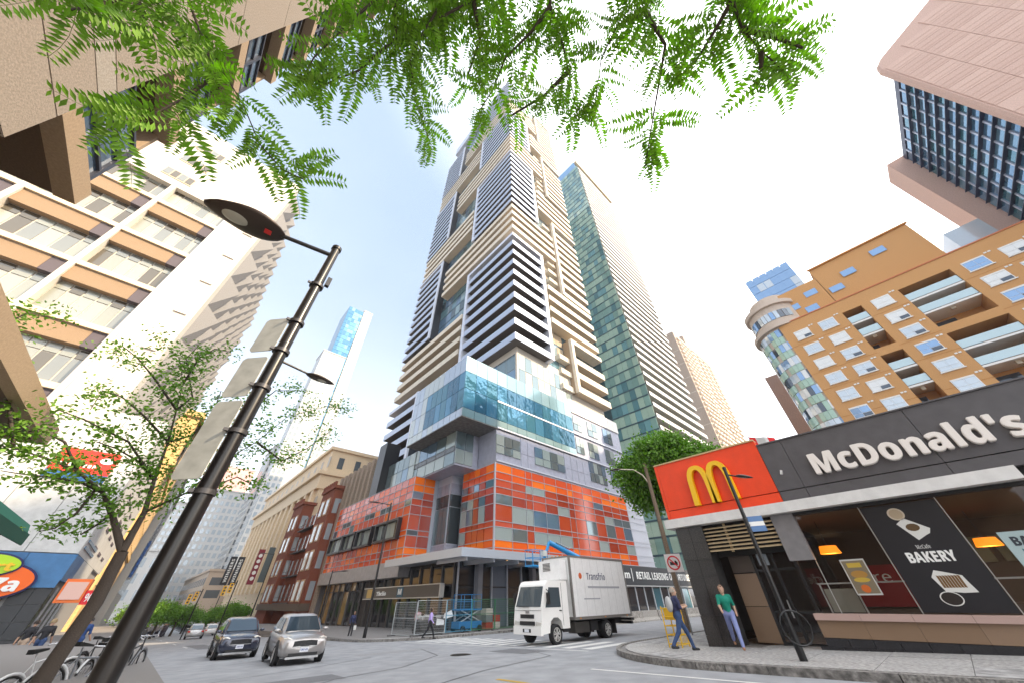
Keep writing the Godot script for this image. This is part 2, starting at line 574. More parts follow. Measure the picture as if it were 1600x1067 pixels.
func build_condo() -> void:
	var t := thing("condominium_tower", "tall condominium tower with stacked black and white balcony boxes over an orange panelled podium", "tower", Vector3(30, -0.7, -40))
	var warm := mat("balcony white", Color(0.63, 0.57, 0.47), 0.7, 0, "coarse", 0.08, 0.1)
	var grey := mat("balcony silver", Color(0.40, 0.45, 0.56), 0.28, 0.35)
	var soffit := mat("balcony soffit", Color(0.50, 0.41, 0.30), 0.8)  # tan tint paints the warm sun bounce onto the concrete undersides
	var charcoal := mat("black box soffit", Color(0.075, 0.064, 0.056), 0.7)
	var black := mat("tower black cladding", Color(0.016, 0.019, 0.028), 0.4, 0.1)
	var frame := mat("tower frame silver", Color(0.55, 0.58, 0.66), 0.4, 0.25)
	var teal := [glass_mat("tower glass teal", Color(0.08, 0.17, 0.20)), glass_mat("tower glass blue", Color(0.07, 0.14, 0.22)), glass_mat("tower glass pale", Color(0.18, 0.26, 0.28), 0.12, 0.1), glass_mat("tower glass dark", Color(0.025, 0.05, 0.06))]
	bb(t, "core", 33.2, 59.2, 20.0, 208.0, -81.5, -34.4, glass_mat("tower core glass", Color(0.07, 0.13, 0.17), 0.06, 0.25))
	bb(t, "roof_screen", 31.5, 58.0, 208.0, 216.0, -80.0, -36.0, frame)
	# corner stack
	for g in [[0, 9], [14, 24], [29, 37], [42, 50]]:
		var b := node_part(t, "corner_box", Vector3(30.8, floor_y(g[0]), -32))
		for k in range(g[0], g[1]):
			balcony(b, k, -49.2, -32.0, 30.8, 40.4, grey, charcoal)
		on_wall(b, "black_cladding", "x-", 33.18, -49.2, -34.4, floor_y(g[0]), floor_y(g[1]), 0.15, black)
		on_wall(b, "black_cladding", "z+", -34.38, 33.2, 40.4, floor_y(g[0]), floor_y(g[1]), 0.15, black)
		bb(b, "end_frame", 30.65, 33.2, floor_y(g[0]) - 0.4, floor_y(g[1]) + 0.5, -50.1, -49.22, frame)
		bb(b, "end_frame", 40.42, 41.3, floor_y(g[0]) - 0.4, floor_y(g[1]) + 0.5, -34.4, -31.85, frame)
		bb(b, "top_frame", 30.66, 33.2, floor_y(g[1]) - 0.5, floor_y(g[1]) + 0.49, -49.2, -31.86, frame)
		bb(b, "top_frame", 33.22, 40.4, floor_y(g[1]) - 0.5, floor_y(g[1]) + 0.49, -34.36, -31.86, frame)
	for g in [[10, 13], [25, 28], [38, 41]]:
		for k in range(g[0], g[1] + 1):
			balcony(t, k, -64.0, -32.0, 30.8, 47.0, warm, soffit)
	# far stack on the street side and right stack on the side street
	for g in [[-6, 1], [6, 16], [20.5, 31], [36, 46]]:
		var b := node_part(t, "far_box", Vector3(30.8, floor_y(g[0]), -75))
		var k: float = g[0]
		while k < g[1]:
			balcony(b, k, -83.0, -68.0, 0, 0, grey, charcoal)
			k += 1.0
		bb(b, "side_frame", 30.6, 31.0, floor_y(g[0]) - 0.4, floor_y(g[1]) + 0.6, -68.0, -67.0, frame)
		bb(b, "side_panel", 31.0, 33.2, floor_y(g[0]) - 0.4, floor_y(g[1]) + 0.6, -67.9, -66.95, black)
		on_wall(b, "black_cladding", "x-", 33.18, -82.0, -68.0, floor_y(g[0]), floor_y(g[1]), 0.15, black)
		bb(b, "top_frame", 30.7, 33.2, floor_y(g[1]) - 0.4, floor_y(g[1]) + 0.55, -83.0, -68.0, frame)
	for g in [[2, 5], [16.6, 19.6], [32, 35]]:
		var k: float = g[0]
		while k <= g[1]:
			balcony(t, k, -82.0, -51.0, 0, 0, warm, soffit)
			k += 1.0
	for g in [[-1.2, 2.2], [6.6, 16], [21.5, 31], [36, 46]]:
		var b := node_part(t, "side_box", Vector3(54, floor_y(g[0]), -32))
		var k: float = g[0]
		while k < g[1] - 0.5:
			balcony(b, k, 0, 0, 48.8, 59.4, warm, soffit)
			k += 1.0
		bb(b, "side_frame", 47.9, 48.75, floor_y(g[0]) - 0.4, floor_y(g[1]) + 0.9, -32.6, -31.85, warm)
		bb(b, "side_panel", 47.92, 48.2, floor_y(g[0]) - 0.4, floor_y(g[1]) + 0.8, -34.4, -32.62, mat("side box brown", Color(0.30, 0.22, 0.14), 0.7))
		bb(b, "top_frame", 48.75, 59.5, floor_y(g[1]) - 0.2, floor_y(g[1]) + 0.9, -34.4, -31.86, warm)
		var yy := floor_y(g[0])
		while yy < floor_y(g[1]) - 2.0:
			bb(b, "link_balcony", 44.6, 47.9, yy - 0.3, yy + 0.9, -34.4, -33.0, warm)
			yy += 3.58
	for g in [[3, 6], [17, 20], [32, 35]]:
		for k in range(g[0], g[1] + 1):
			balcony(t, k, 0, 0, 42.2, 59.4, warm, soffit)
	# window panes of the glass strips between the stacks
	var count := 0
	var strips := st_new()
	for k in range(-5, 50):
		for i in 8:
			var z0 := -66.8 + i * 2.08
			var y0 := floor_y(k) + 0.1
			var c: int = [0, 0, 1, 2, 3, 0, 2, 1][rng.randi() % 8]
			if count < 240 and k < 26:
				count += 1
				on_wall(t, "window_pane", "x-", 33.19, z0 + 0.05, z0 + 2.02, y0, y0 + 3.1, 0.1, teal[c])
			else:
				st_box(strips, 33.1, 33.19, y0, y0 + 3.1, z0 + 0.05, z0 + 2.02, [Color(0.08, 0.17, 0.20), Color(0.07, 0.14, 0.22), Color(0.25, 0.33, 0.35), Color(0.025, 0.05, 0.06)][c])
		for i in 3:
			var x0 := 41.4 + i * 2.1
			st_box(strips, x0 + 0.05, x0 + 2.05, floor_y(k) + 0.1, floor_y(k) + 3.1, -34.39, -34.3, [Color(0.09, 0.17, 0.20), Color(0.25, 0.31, 0.33), Color(0.5, 0.42, 0.32)][rng.randi() % 3])
	var sp := put(t, "upper_panes", strips.commit(), vertex_mat("upper pane glass", 0.08, 0.2))
	sp.set_meta("kind", "stuff")
	build_podium(t)

func build_podium(t: Node) -> void:
	var alu := mat("podium aluminium", Color(0.50, 0.53, 0.60), 0.4, 0.35)
	var grey_panel := mat("podium grey panel", Color(0.38, 0.40, 0.49), 0.4, 0.2, "coarse", 0.12, 0.2)
	var oranges := [glass_mat("orange glass panel", Color(0.70, 0.105, 0.014), 0.14, 0.05), glass_mat("orange glass panel bright", Color(0.80, 0.165, 0.016), 0.14, 0.05), glass_mat("orange glass panel red", Color(0.60, 0.08, 0.022), 0.14, 0.05)]
	for om in oranges:
		om.metallic_specular = 0.4
	var reds := [glass_mat("rust glass panel", Color(0.42, 0.052, 0.014), 0.1, 0.05), glass_mat("rust glass panel deep", Color(0.30, 0.033, 0.012), 0.1, 0.05), glass_mat("rust glass panel light", Color(0.50, 0.07, 0.028), 0.1, 0.05)]
	var panes := [glass_mat("podium pane", Color(0.17, 0.23, 0.25), 0.05, 0.5), glass_mat("podium pane curtain", Color(0.30, 0.36, 0.35), 0.12, 0.2), glass_mat("podium pane blue", Color(0.16, 0.25, 0.34), 0.05, 0.5), glass_mat("podium pane dark", Color(0.05, 0.06, 0.065), 0.07, 0.2)]
	var rows := [5.5, 6.15, 6.9, 8.2, 8.8, 10.6, 11.7, 12.5, 13.4, 14.3, 15.35]
	var pick := func(i, j):
		if j <= 1 or j >= 8:
			return oranges[rng.randi() % 3]
		var r := rng.randf()
		if (j == 4 or j == 2) and r < 0.55 or (j == 5 and r < 0.5) or (j == 7 and r < 0.3):
			return panes[rng.randi() % 3]
		return reds[rng.randi() % 3]
	var rail := mat("panel rail", Color(0.42, 0.43, 0.48), 0.4, 0.3)
	# right block on the side street
	var rblock := bb(t, "orange_block", 26.9, 62.3, 5.48, 15.4, -39.0, -32.2, alu)
	var cols := [26.72, 29.55]
	while cols[-1] < 61.5:
		cols.append(cols[-1] + (2.47 if rng.randf() < 0.85 else 1.25))
	cols.append(62.4)
	wall_grid(rblock, "panel", "z+", -32.2, cols.slice(0, 14), rows, 0.1, 0.16, pick)
	wall_grid(rblock, "panel", "x-", 26.9, [-38.95, -37.6, -36.3, -35.2, -33.9, -32.1], rows, 0.1, 0.16, pick)
	for y in rows:
		bb(rblock, "rail", 26.6, 62.4, y - 0.035, y + 0.035, -32.03, -31.98, rail)
		bb(rblock, "rail", 26.68, 26.73, y - 0.035, y + 0.035, -38.95, -32.0, rail)
	for x in cols.slice(0, 14):
		bb(rblock, "mullion", x - 0.025, x + 0.025, 5.5, 15.35, -32.03, -31.99, rail)
	bb(rblock, "corner_post", 26.62, 26.8, 5.48, 15.4, -32.12, -31.94, rail)
	# left block on the main street
	var lblock := bb(t, "orange_block", 22.1, 40.0, 5.48, 15.4, -72.0, -43.8, alu)
	var zc := steps(-72.0, -43.62, 15)
	var pick_left := func(i, j):
		if j == 4 or (j == 5 and rng.randf() < 0.5):
			return panes[rng.randi() % 3] if rng.randf() < 0.4 else oranges[2]
		if j == 6 and rng.randf() < 0.4:
			return panes[rng.randi() % 4]
		return oranges[rng.randi() % 3] if rng.randf() < 0.75 else reds[2]
	wall_grid(lblock, "panel", "x-", 22.1, zc, rows, 0.1, 0.16, pick_left)
	wall_grid(lblock, "panel", "z+", -43.8, [21.92, 23.5, 25.2], rows, 0.1, 0.16, func(i, j):
		if j == 7 and i == 0:
			return panes[2]
		if j == 3 and i == 0:
			return panes[3]
		return oranges[1 if j != 0 else 0] if j <= 1 or j >= 8 else reds[(i + j) % 2])
	for y in rows:
		bb(lblock, "rail", 21.88, 21.93, y - 0.035, y + 0.035, -72.0, -43.58, rail)
		bb(lblock, "rail", 21.88, 25.2, y - 0.035, y + 0.035, -43.63, -43.58, rail)
	for x in [21.92, 23.5, 25.2]:
		bb(lblock, "mullion", x - 0.025, x + 0.025, 5.5, 15.35, -43.63, -43.585, rail)
	for z in zc:
		bb(lblock, "mullion", 21.885, 21.93, 5.5, 15.35, z - 0.03, z + 0.03, rail)
	var blackf := mat("window box black", Color(0.012, 0.012, 0.014), 0.35)
	for s in [[-71.2, -65.2], [-65.0, -60.0], [-59.4, -53.8], [-52.4, -45.4]]:
		var w := node_part(lblock, "box_window", Vector3(21.6, 9.1, (s[0] + s[1]) / 2))
		bb(w, "frame", 21.35, 21.92, 7.95, 8.2, s[0], s[1], blackf)
		bb(w, "frame", 21.35, 21.92, 10.15, 10.4, s[0], s[1], blackf)
		bb(w, "frame", 21.35, 21.92, 8.2, 10.15, s[0], s[0] + 0.25, blackf)
		bb(w, "frame", 21.35, 21.92, 8.2, 10.15, s[1] - 0.25, s[1], blackf)
		var n := 5
		for i in n:
			var z0: float = lerpf(s[0] + 0.3, s[1] - 0.3, float(i) / n)
			on_wall(w, "pane", "x-", 21.9, z0 + 0.04, z0 + (s[1] - s[0] - 0.6) / n - 0.04, 8.22, 10.12, 0.1, [panes[1], panes[3], panes[1]][i % 3])
	# glazed volume in the notch between the two blocks
	var notch := bb(t, "notch_glazing", 25.8, 34.0, 5.48, 20.0, -43.7, -40.2, alu)
	var nrows := [7.2, 11.4, 13.0, 14.4]
	wall_grid(notch, "pane", "z+", -40.2, [25.65, 27.5], nrows, 0.1, 0.08, func(i, j): return panes[3] if j < 2 else grey_panel)
	wall_grid(notch, "pane", "x-", 25.8, [-43.6, -42.6, -41.6, -40.6], nrows, 0.1, 0.08, func(i, j): return panes[0] if j == 0 else (panes[3] if j == 1 else grey_panel))
	on_wall(notch, "panel", "z+", -40.2, 25.65, 27.5, 5.5, 7.1, 0.08, grey_panel)
	on_wall(notch, "panel", "x-", 25.8, -43.6, -40.6, 5.5, 7.1, 0.08, grey_panel)
	# middle storeys below the glass box
	var mid := bb(t, "middle_storey", 23.3, 60.0, 15.4, 20.1, -60.0, -36.2, grey_panel)
	wall_grid(mid, "pane", "z+", -36.2, [23.2, 24.7, 26.1], [15.6, 17.5, 20.0], 0.1, 0.1, func(i, j): return panes[1] if j == 0 else panes[0])
	wall_grid(mid, "pane", "x-", 23.3, steps(-58.0, -36.3, 9), [15.5, 17.2, 17.9, 20.0], 0.14, 0.1, func(i, j): return panes[3] if j == 1 else panes[[0, 1, 2, 0][rng.randi() % 4]])
	var upper := bb(t, "upper_podium", 27.0, 60.0, 15.4, 29.4, -36.0, -32.25, grey_panel)
	var win := func(i, j): return panes[[0, 1, 0, 2][rng.randi() % 4]]
	for w in [[26.9, 31.4, 16.7, 19.3, 3], [34.3, 41.0, 16.7, 19.3, 4], [47.6, 52.4, 16.7, 20.0, 4], [54.0, 57.5, 16.9, 20.0, 3], [44.8, 47.2, 24.9, 27.8, 2], [49.0, 52.0, 24.9, 27.8, 2], [48.4, 51.3, 20.8, 23.6, 2], [44.8, 47.0, 20.8, 23.6, 2], [53.5, 56.5, 20.9, 23.6, 2], [54.0, 57.0, 24.9, 27.8, 2]]:
		wall_grid(upper, "window_pane", "z+", -32.25, steps(w[0], w[1], w[4]), [w[2], (w[2] + w[3]) / 2 - 0.2, w[3]], 0.1, 0.12, win)
	wall_grid(upper, "wall_panel", "z+", -32.25, steps(31.5, 34.2, 2) , [15.6, 17.6, 19.9], 0.06, 0.06, func(i, j): return grey_panel)
	wall_grid(upper, "wall_panel", "z+", -32.25, steps(41.1, 47.4, 4), [15.6, 17.6, 19.9], 0.06, 0.06, func(i, j): return grey_panel)
	for y in [15.7, 20.2, 24.2]:
		on_wall(upper, "ledge", "z+", -32.25, 27.0, 60.0, y - 0.12, y + 0.08, 0.25, alu)
	wall_grid(upper, "parapet_panel", "z+", -32.2, steps(44.6, 60.0, 9), [28.2, 30.6], 0.05, 0.14, func(i, j): return mat("parapet pale", Color(0.72, 0.70, 0.66), 0.5, 0.05))
	# base of the tower above the podium
	var base := bb(t, "tower_base", 32.6, 58.5, 29.4, 38.0, -70.0, -33.6, mat("tower base panel", Color(0.45, 0.42, 0.37), 0.6))
	wall_grid(base, "pane", "z+", -33.6, steps(33.0, 47.5, 9), [30.2, 33.3, 36.6], 0.1, 0.06, func(i, j): return [panes[0], panes[1], mat("tower base panel", Color.WHITE), mat("tower base panel", Color.WHITE)][rng.randi() % 4])
	wall_grid(base, "pane", "x-", 32.6, steps(-68.0, -34.0, 14), [30.2, 33.3, 36.6], 0.1, 0.06, func(i, j): return panes[[0, 3, 2][rng.randi() % 3]])
	# the cantilevered glass box
	var box := bb(t, "glass_box", 21.2, 44.4, 20.15, 29.45, -46.5, -32.2, alu)
	bb(box, "soffit", 21.1, 44.5, 20.0, 20.14, -46.55, -32.1, mat("glass box soffit", Color(0.17, 0.16, 0.15), 0.8, 0, "coarse", 0.3, 0.3))
	var sky_pane := [glass_mat("box pane blue", Color(0.06, 0.20, 0.32), 0.03, 0.45, 0.35), glass_mat("box pane teal", Color(0.05, 0.17, 0.24), 0.03, 0.45, 0.35), glass_mat("box pane deep", Color(0.03, 0.12, 0.20), 0.03, 0.45, 0.35)]
	var pale := [glass_mat("box spandrel pale", Color(0.20, 0.32, 0.35), 0.1, 0.4), glass_mat("box spandrel paler", Color(0.24, 0.36, 0.39), 0.1, 0.4)]
	var cream := [glass_mat("box spandrel and sky cream", Color(0.44, 0.48, 0.48), 0.08, 0.5), glass_mat("box spandrel and sky silver", Color(0.40, 0.46, 0.54), 0.08, 0.5)]
	wall_grid(box, "pane", "z+", -32.2, steps(21.05, 44.5, 12), [20.1, 21.3, 24.2, 26.9, 29.5], 0.07, 0.12, func(i, j): return pale[rng.randi() % 2] if j == 0 or j == 3 else sky_pane[rng.randi() % 3])
	wall_grid(box, "pane", "x-", 21.2, steps(-46.55, -32.1, 10), [20.1, 21.3, 24.2, 26.9, 29.5], 0.07, 0.12, func(i, j): return cream[rng.randi() % 2] if j == 0 or j == 3 or i < 3 else sky_pane[rng.randi() % 3])  # far panes take the pale colours: reflected sky painted into the glass
	# stone piers above the far end of the left block
	var stone := mat("pier stone", Color(0.40, 0.32, 0.25), 0.8, 0, "fine", 0.3, 0.3)
	var top := bb(t, "pier_storey", 22.6, 30.0, 15.4, 21.8, -78.0, -58.0, panes[3])
	for i in 8:
		bb(top, "pier", 22.0, 22.6, 15.4, 22.3, -77.8 + i * 2.25, -76.9 + i * 2.25, stone)
	bb(top, "black_frame", 21.9, 24.5, 15.4, 24.0, -59.4, -56.5, blackf)
	wall_grid(t, "pane", "x-", 23.2, steps(-56.4, -47.0, 5), [15.6, 18.0, 20.0], 0.1, 0.1, func(i, j): return panes[[0, 2, 1][rng.randi() % 3]])
	var gap := bb(t, "grey_pier_storey", 22.4, 26.0, -3.0, 22.0, -73.6, -72.05, mat("pier dark", Color(0.12, 0.115, 0.12), 0.7))
	for i in 2:
		bb(gap, "pier", 22.0, 22.4, -3.0, 22.2, -73.5 + i * 0.8, -73.1 + i * 0.8, stone)
	# ground floor
	var steel := mat("canopy steel", Color(0.42, 0.45, 0.50), 0.4, 0.3)
	var dark := glass_mat("shopfront glass", Color(0.035, 0.037, 0.042), 0.05, 0.2)
	var gold := glass_mat("shopfront glass gold lit", Color(0.45, 0.30, 0.12), 0.05, 0.35, 0.5)  # gold light on the shop glass is put into its colour
	var ground := bb(t, "ground_floor", 23.2, 62.0, -3.0, 5.5, -72.0, -33.6, mat("ground floor dark", Color(0.04, 0.038, 0.04), 0.6))
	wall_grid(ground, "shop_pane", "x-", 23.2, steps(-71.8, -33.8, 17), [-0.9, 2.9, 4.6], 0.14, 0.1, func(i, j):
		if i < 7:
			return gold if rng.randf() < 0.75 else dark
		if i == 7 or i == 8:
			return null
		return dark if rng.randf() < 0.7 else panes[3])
	for i in 18:
		var z: float = -71.8 + i * 38.0 / 17
		bb(ground, "mullion", 22.9, 23.1, -1.6, 4.7, z - 0.06, z + 0.06, mat("shop mullion bronze", Color(0.13, 0.12, 0.115), 0.4, 0.3))
	wall_grid(ground, "shop_pane", "z+", -33.6, steps(23.2, 41.0, 8), [-0.6, 2.7, 4.9], 0.14, 0.1, func(i, j): return dark if i != 2 else mat("shop panel blue grey", Color(0.14, 0.17, 0.22), 0.3))
	for i in 9:
		var x: float = 23.2 + i * 17.8 / 8
		bb(ground, "mullion", x - 0.06, x + 0.06, -0.8, 4.9, -33.48, -33.3, alu)
	bb(t, "fascia_band", 21.7, 23.2, 3.9, 5.46, -72.2, -43.6, mat("fascia grey", Color(0.40, 0.38, 0.38), 0.5, 0.1, "coarse", 0.15, 0.2))
	var canopy := bb(t, "canopy", 20.0, 41.5, 4.85, 5.35, -33.6, -28.4, steel)
	bb(canopy, "edge_beam", 19.9, 41.6, 4.72, 5.42, -28.39, -28.2, mat("canopy edge", Color(0.50, 0.56, 0.64), 0.35, 0.4))
	bb(canopy, "edge_beam", 19.8, 19.98, 4.72, 5.42, -43.5, -28.2, mat("canopy edge", Color.WHITE))
	bb(canopy, "wing", 20.0, 23.2, 4.9, 5.3, -43.5, -33.62, steel)
	for i in 7:
		bb(canopy, "rib", 20.6 + i * 3.2, 20.75 + i * 3.2, 4.45, 4.84, -33.5, -28.5, steel)
	for i in 10:
		var l := bb(canopy, "downlight", 27.0 + i * 1.4, 27.12 + i * 1.4, 4.80, 4.845, -30.2 - (i % 3) * 0.8, -30.08 - (i % 3) * 0.8, null)
		var lm := mat("downlight glow", Color(0.9, 0.7, 0.4), 0.5)
		lm.emission_enabled = true
		lm.emission = Color(1.0, 0.75, 0.4)
		lm.emission_energy_multiplier = 2.0
		l.material_override = lm
	for x in [25.5, 33.5, 41.0]:
		bb(t, "column", x - 0.3, x + 0.3, -1.0, 4.84, -33.2, -32.6, mat("column grey", Color(0.22, 0.22, 0.24), 0.5))
	var sign_ := bb(t, "station_sign", 21.9, 22.3, 1.95, 2.95, -52.6, -34.5, mat("station sign board", Color(0.085, 0.08, 0.075), 0.4))
	for v in [[1.88, 1.96], [2.94, 3.03]]:
		bb(sign_, "sign_edge", 21.85, 22.35, v[0], v[1], -52.7, -34.4, mat("station sign edge", Color(0.6, 0.58, 0.54), 0.4, 0.2))
	bb(sign_, "sign_edge", 21.85, 22.35, 1.96, 2.94, -34.5, -34.36, mat("station sign edge", Color.WHITE))
	bb(sign_, "logo_panel", 21.86, 21.9, 2.0, 2.9, -43.4, -42.0, mat("station logo blue", Color(0.02, 0.10, 0.16), 0.4))
	letters(sign_, "logo_letter", "M", 0.8, 0.5, 0.03, Vector3(21.85, 2.5, -42.7), -PI / 2, mat("sign white", Color(0.8, 0.8, 0.78), 0.6), 800)
	letters(sign_, "sign_lettering", "Thelio", 2.6, 0.42, 0.03, Vector3(21.88, 2.42, -47.5), -PI / 2, mat("sign white", Color.WHITE), 600, "Droid Serif")
	bb(sign_, "lit_panel", 21.86, 21.9, 2.02, 2.88, -51.6, -49.6, mat("station sign amber", Color(0.5, 0.33, 0.10), 0.4))
	# retail hoarding on the side street
	var hoard := bb(t, "retail_hoarding", 41.6, 75.0, 3.07, 5.42, -32.19, -31.6, mat("hoarding black", Color(0.018, 0.022, 0.028), 0.5))
	letters(hoard, "hoarding_lettering", "l.com", 4.4, 0.95, 0.03, Vector3(50.6, 4.3, -31.58), 0.0, mat("sign white", Color.WHITE), 600)
	bb(hoard, "divider", 53.4, 53.52, 3.5, 5.1, -31.6, -31.56, mat("sign white", Color.WHITE))
	letters(hoard, "hoarding_lettering", "RETAIL LEASING OPPORTUNITIES", 20.5, 0.95, 0.03, Vector3(64.9, 4.25, -31.58), 0.0, mat("sign white", Color.WHITE), 600)
	bb(hoard, "white_trim", 41.6, 75.0, 2.9, 3.06, -32.1, -31.7, mat("hoarding trim", Color(0.6, 0.6, 0.6), 0.6))
	var shop := bb(t, "side_shopfront", 41.6, 75.0, -1.0, 2.88, -34.0, -32.3, mat("ground floor dark", Color.WHITE))
	wall_grid(shop, "shop_pane", "z+", -32.3, steps(41.8, 74.8, 13), [-0.4, 2.8], 0.16, 0.08, func(i, j): return dark if i % 4 != 3 else glass_mat("shopfront teal", Color(0.06, 0.16, 0.20), 0.06, 0.2))
	for i in 14:
		bb(shop, "mullion", 41.74 + i * 33.0 / 13, 41.86 + i * 33.0 / 13, -0.6, 2.88, -32.21, -32.1, mat("mullion white", Color(0.6, 0.62, 0.65), 0.5))

# ---------- restaurant on the corner ----------
func print_plate(parent: Node, called: String, outline: Array, x: float, m: Material) -> void:
	# a flat print on a sheet that faces -X; outline in (z, y)
	var st := st_new()
	var o := PackedVector2Array(outline)
	if Geometry2D.is_polygon_clockwise(o):
		o.reverse()
	var idx := Geometry2D.triangulate_polygon(o)
	for i in range(0, idx.size(), 3):
		tri(st, Vector3(x, o[idx[i]].y, o[idx[i]].x), Vector3(x, o[idx[i + 2]].y, o[idx[i + 2]].x), Vector3(x, o[idx[i + 1]].y, o[idx[i + 1]].x))
	put(parent, called, st.commit(), m)

func oval(cz: float, cy: float, rz: float, ry: float, n := 24) -> Array:
	var r := []
	for p in ellipse(rz, ry, n, cz, cy):
		r.append(p)
	return r

func build_mcd() -> void:
	var t := thing("restaurant", "single storey restaurant with red and charcoal fascia, yellow arches and a window wall", "restaurant", Vector3(18, 0.2, 0))
	var red := mat("fascia red", Color(0.86, 0.06, 0.008), 0.5, 0, "coarse", 0.06, 0.3)
	var char_ := mat("fascia charcoal", Color(0.10, 0.094, 0.10), 0.5, 0, "coarse", 0.12, 0.3)
	var white := mat("fascia white", Color(0.74, 0.73, 0.71), 0.5, 0, "coarse", 0.08, 0.4)
	var backing := mat("fascia joint", Color(0.02, 0.02, 0.02), 0.8)
	bb(t, "body", 24.0, 36.0, -1.0, 6.2, -7.0, 22.0, char_)
	bb(t, "roof", 16.7, 24.0, 3.98, 6.2, -7.0, 22.0, backing)
	on_wall(t, "fascia_panel", "x-", 16.7, -7.16, -2.79, 4.72, 6.7, 0.3, red)
	on_wall(t, "fascia_panel", "x-", 16.7, -7.16, -2.79, 4.34, 4.69, 0.3, red)
	for z in [[-2.77, -1.95], [-1.935, 1.6], [1.615, 5.2], [5.215, 12.0]]:
		on_wall(t, "fascia_panel", "x-", 16.7, z[0], z[1], 4.72, 6.46, 0.3, char_)
		on_wall(t, "fascia_panel", "x-", 16.7, z[0], z[1], 4.34, 4.69, 0.3, char_)
	bb(t, "red_return", 16.4, 22.0, 4.34, 6.7, -7.3, -7.17, red)
	bb(t, "coping", 16.35, 16.75, 6.705, 6.76, -7.3, -2.79, mat("coping gold", Color(0.55, 0.42, 0.22), 0.6, 0.2))
	bb(t, "coping", 16.35, 16.75, 6.465, 6.51, -2.77, 12.0, char_)
	bb(t, "white_band", 16.15, 16.75, 4.0, 4.33, -7.35, 2.68, white)
	bb(t, "band_return", 16.2, 24.0, 4.0, 4.33, -7.45, -7.31, white)
	var lamp := bb(t, "wall_bracket", 16.28, 16.4, 5.25, 5.4, -2.42, -2.36, white)
	lamp.rotation.x = 0.4
	# arches
	var gold := mat("arches yellow", Color(0.86, 0.50, 0.0), 0.35)
	var arch := node_part(t, "arches", Vector3(16.2, 4.75, -5.0))
	for a in [[-5.83, -4.98], [-4.98, -4.13]]:
		var outer := PackedVector2Array()
		var inner := PackedVector2Array()
		var c: float = (a[0] + a[1]) / 2
		for i in 25:
			var s := -1.0 + 2.0 * i / 24
			outer.append(Vector2(c + s * 0.475, 4.7 + 1.57 * sqrt(sqrt(maxf(0.0, 1.0 - pow(absf(s), 2.6)) * 0.999 + 0.000001)) * (1.0 if absf(s) < 0.999 else 0.0)))
			var w := 0.265
			inner.append(Vector2(c + s * w, 4.7 + 1.40 * sqrt(sqrt(maxf(0.0, 1.0 - pow(absf(s), 2.2)) * 0.999 + 0.000001)) * (1.0 if absf(s) < 0.999 else 0.0)))
		inner.reverse()
		var piece := put(arch, "arch", plate(outer + inner, 0.2), gold, Vector3(16.28, 0, 0))
		piece.rotation.y = -PI / 2
	letters(t, "restaurant_lettering", "McDonald's", 4.9, 0.74, 0.16, Vector3(16.3, 5.37, 1.07), -PI / 2, mat("letter white", Color(0.80, 0.75, 0.70), 0.5), 800)
	# pier, louvres, corner column
	bb(t, "grey_pier", 16.45, 16.75, 2.57, 3.98, -3.44, -2.73, mat("pier grey", Color(0.22, 0.21, 0.215), 0.6, 0, "coarse", 0.1, 0.4))
	bb(t, "louvre_back", 17.2, 17.3, 2.9, 3.98, -6.0, -3.46, backing)
	for i in 7:
		var s := bb(t, "louvre_slat", 16.5, 16.62, 3.06 + i * 0.128, 3.10 + i * 0.128, -6.0, -3.46, mat("louvre tan", Color(0.52, 0.40, 0.24), 0.5, 0.1))
		s.rotation.z = 0.3
	for z in [-5.2, -4.35]:
		bb(t, "louvre_post", 16.64, 16.72, 3.0, 3.98, z - 0.04, z + 0.04, mat("louvre tan", Color.WHITE))
	var tile := [mat("column tile", Color(0.048, 0.04, 0.037), 0.25, 0, "fine", 0.4, 0.8), mat("column tile lighter", Color(0.062, 0.052, 0.047), 0.25, 0, "fine", 0.4, 0.8)]
	var col := bb(t, "corner_column", 16.46, 17.3, -0.2, 3.98, -7.1, -6.02, backing)
	wall_grid(col, "tile", "x-", 16.46, [-7.12, -6.56, -6.0], steps(-0.1, 3.98, 7), 0.012, 0.04, func(i, j): return tile[rng.randi() % 2])
	wall_grid(col, "tile", "z-", -7.1, [16.44, 16.87, 17.3], steps(-0.1, 3.98, 7), 0.012, 0.04, func(i, j): return tile[rng.randi() % 2])
	# entry recess
	var granite := [mat("granite tan", Color(0.42, 0.27, 0.165), 0.45, 0, "speck", 0.45, 1.6), mat("granite tan paler", Color(0.47, 0.31, 0.20), 0.45, 0, "speck", 0.45, 1.6)]
	var steel := mat("door black", Color(0.012, 0.012, 0.013), 0.35)
	bb(t, "recess_floor", 16.5, 24.0, 0.1, 0.24, -6.0, -3.4, mat("recess floor", Color(0.26, 0.24, 0.22), 0.8, 0, "fine", 0.3, 0.6))
	bb(t, "recess_soffit", 16.75, 24.0, 3.9, 3.97, -6.0, -3.4, backing)
	bb(t, "side_wall", 17.3, 24.0, -0.2, 3.98, -7.05, -6.9, mat("side glass", Color(0.03, 0.035, 0.04), 0.1))
	for k in 2:
		bb(t, "granite_slab", 17.5, 17.62, 0.3 + k * 1.02, 1.3 + k * 1.02, -5.75, -4.95, granite[k])
	bb(t, "granite_head", 17.5, 17.62, 2.36, 3.2, -5.75, -4.95, mat("recess brown", Color(0.10, 0.075, 0.06), 0.6))
	var door := node_part(t, "door", Vector3(17.6, 0.3, -4.3))
	for z in [-4.9, -4.2, -3.5]:
		bb(door, "stile", 17.5, 17.6, 0.25, 3.2, z - 0.05, z + 0.05, steel)
	for y in [0.3, 1.15, 2.4, 3.16]:
		bb(door, "rail", 17.51, 17.59, y - 0.04, y + 0.04, -4.9, -3.5, steel)
	bb(door, "glass", 17.54, 17.56, 0.3, 3.16, -4.86, -3.54, clear_glass())
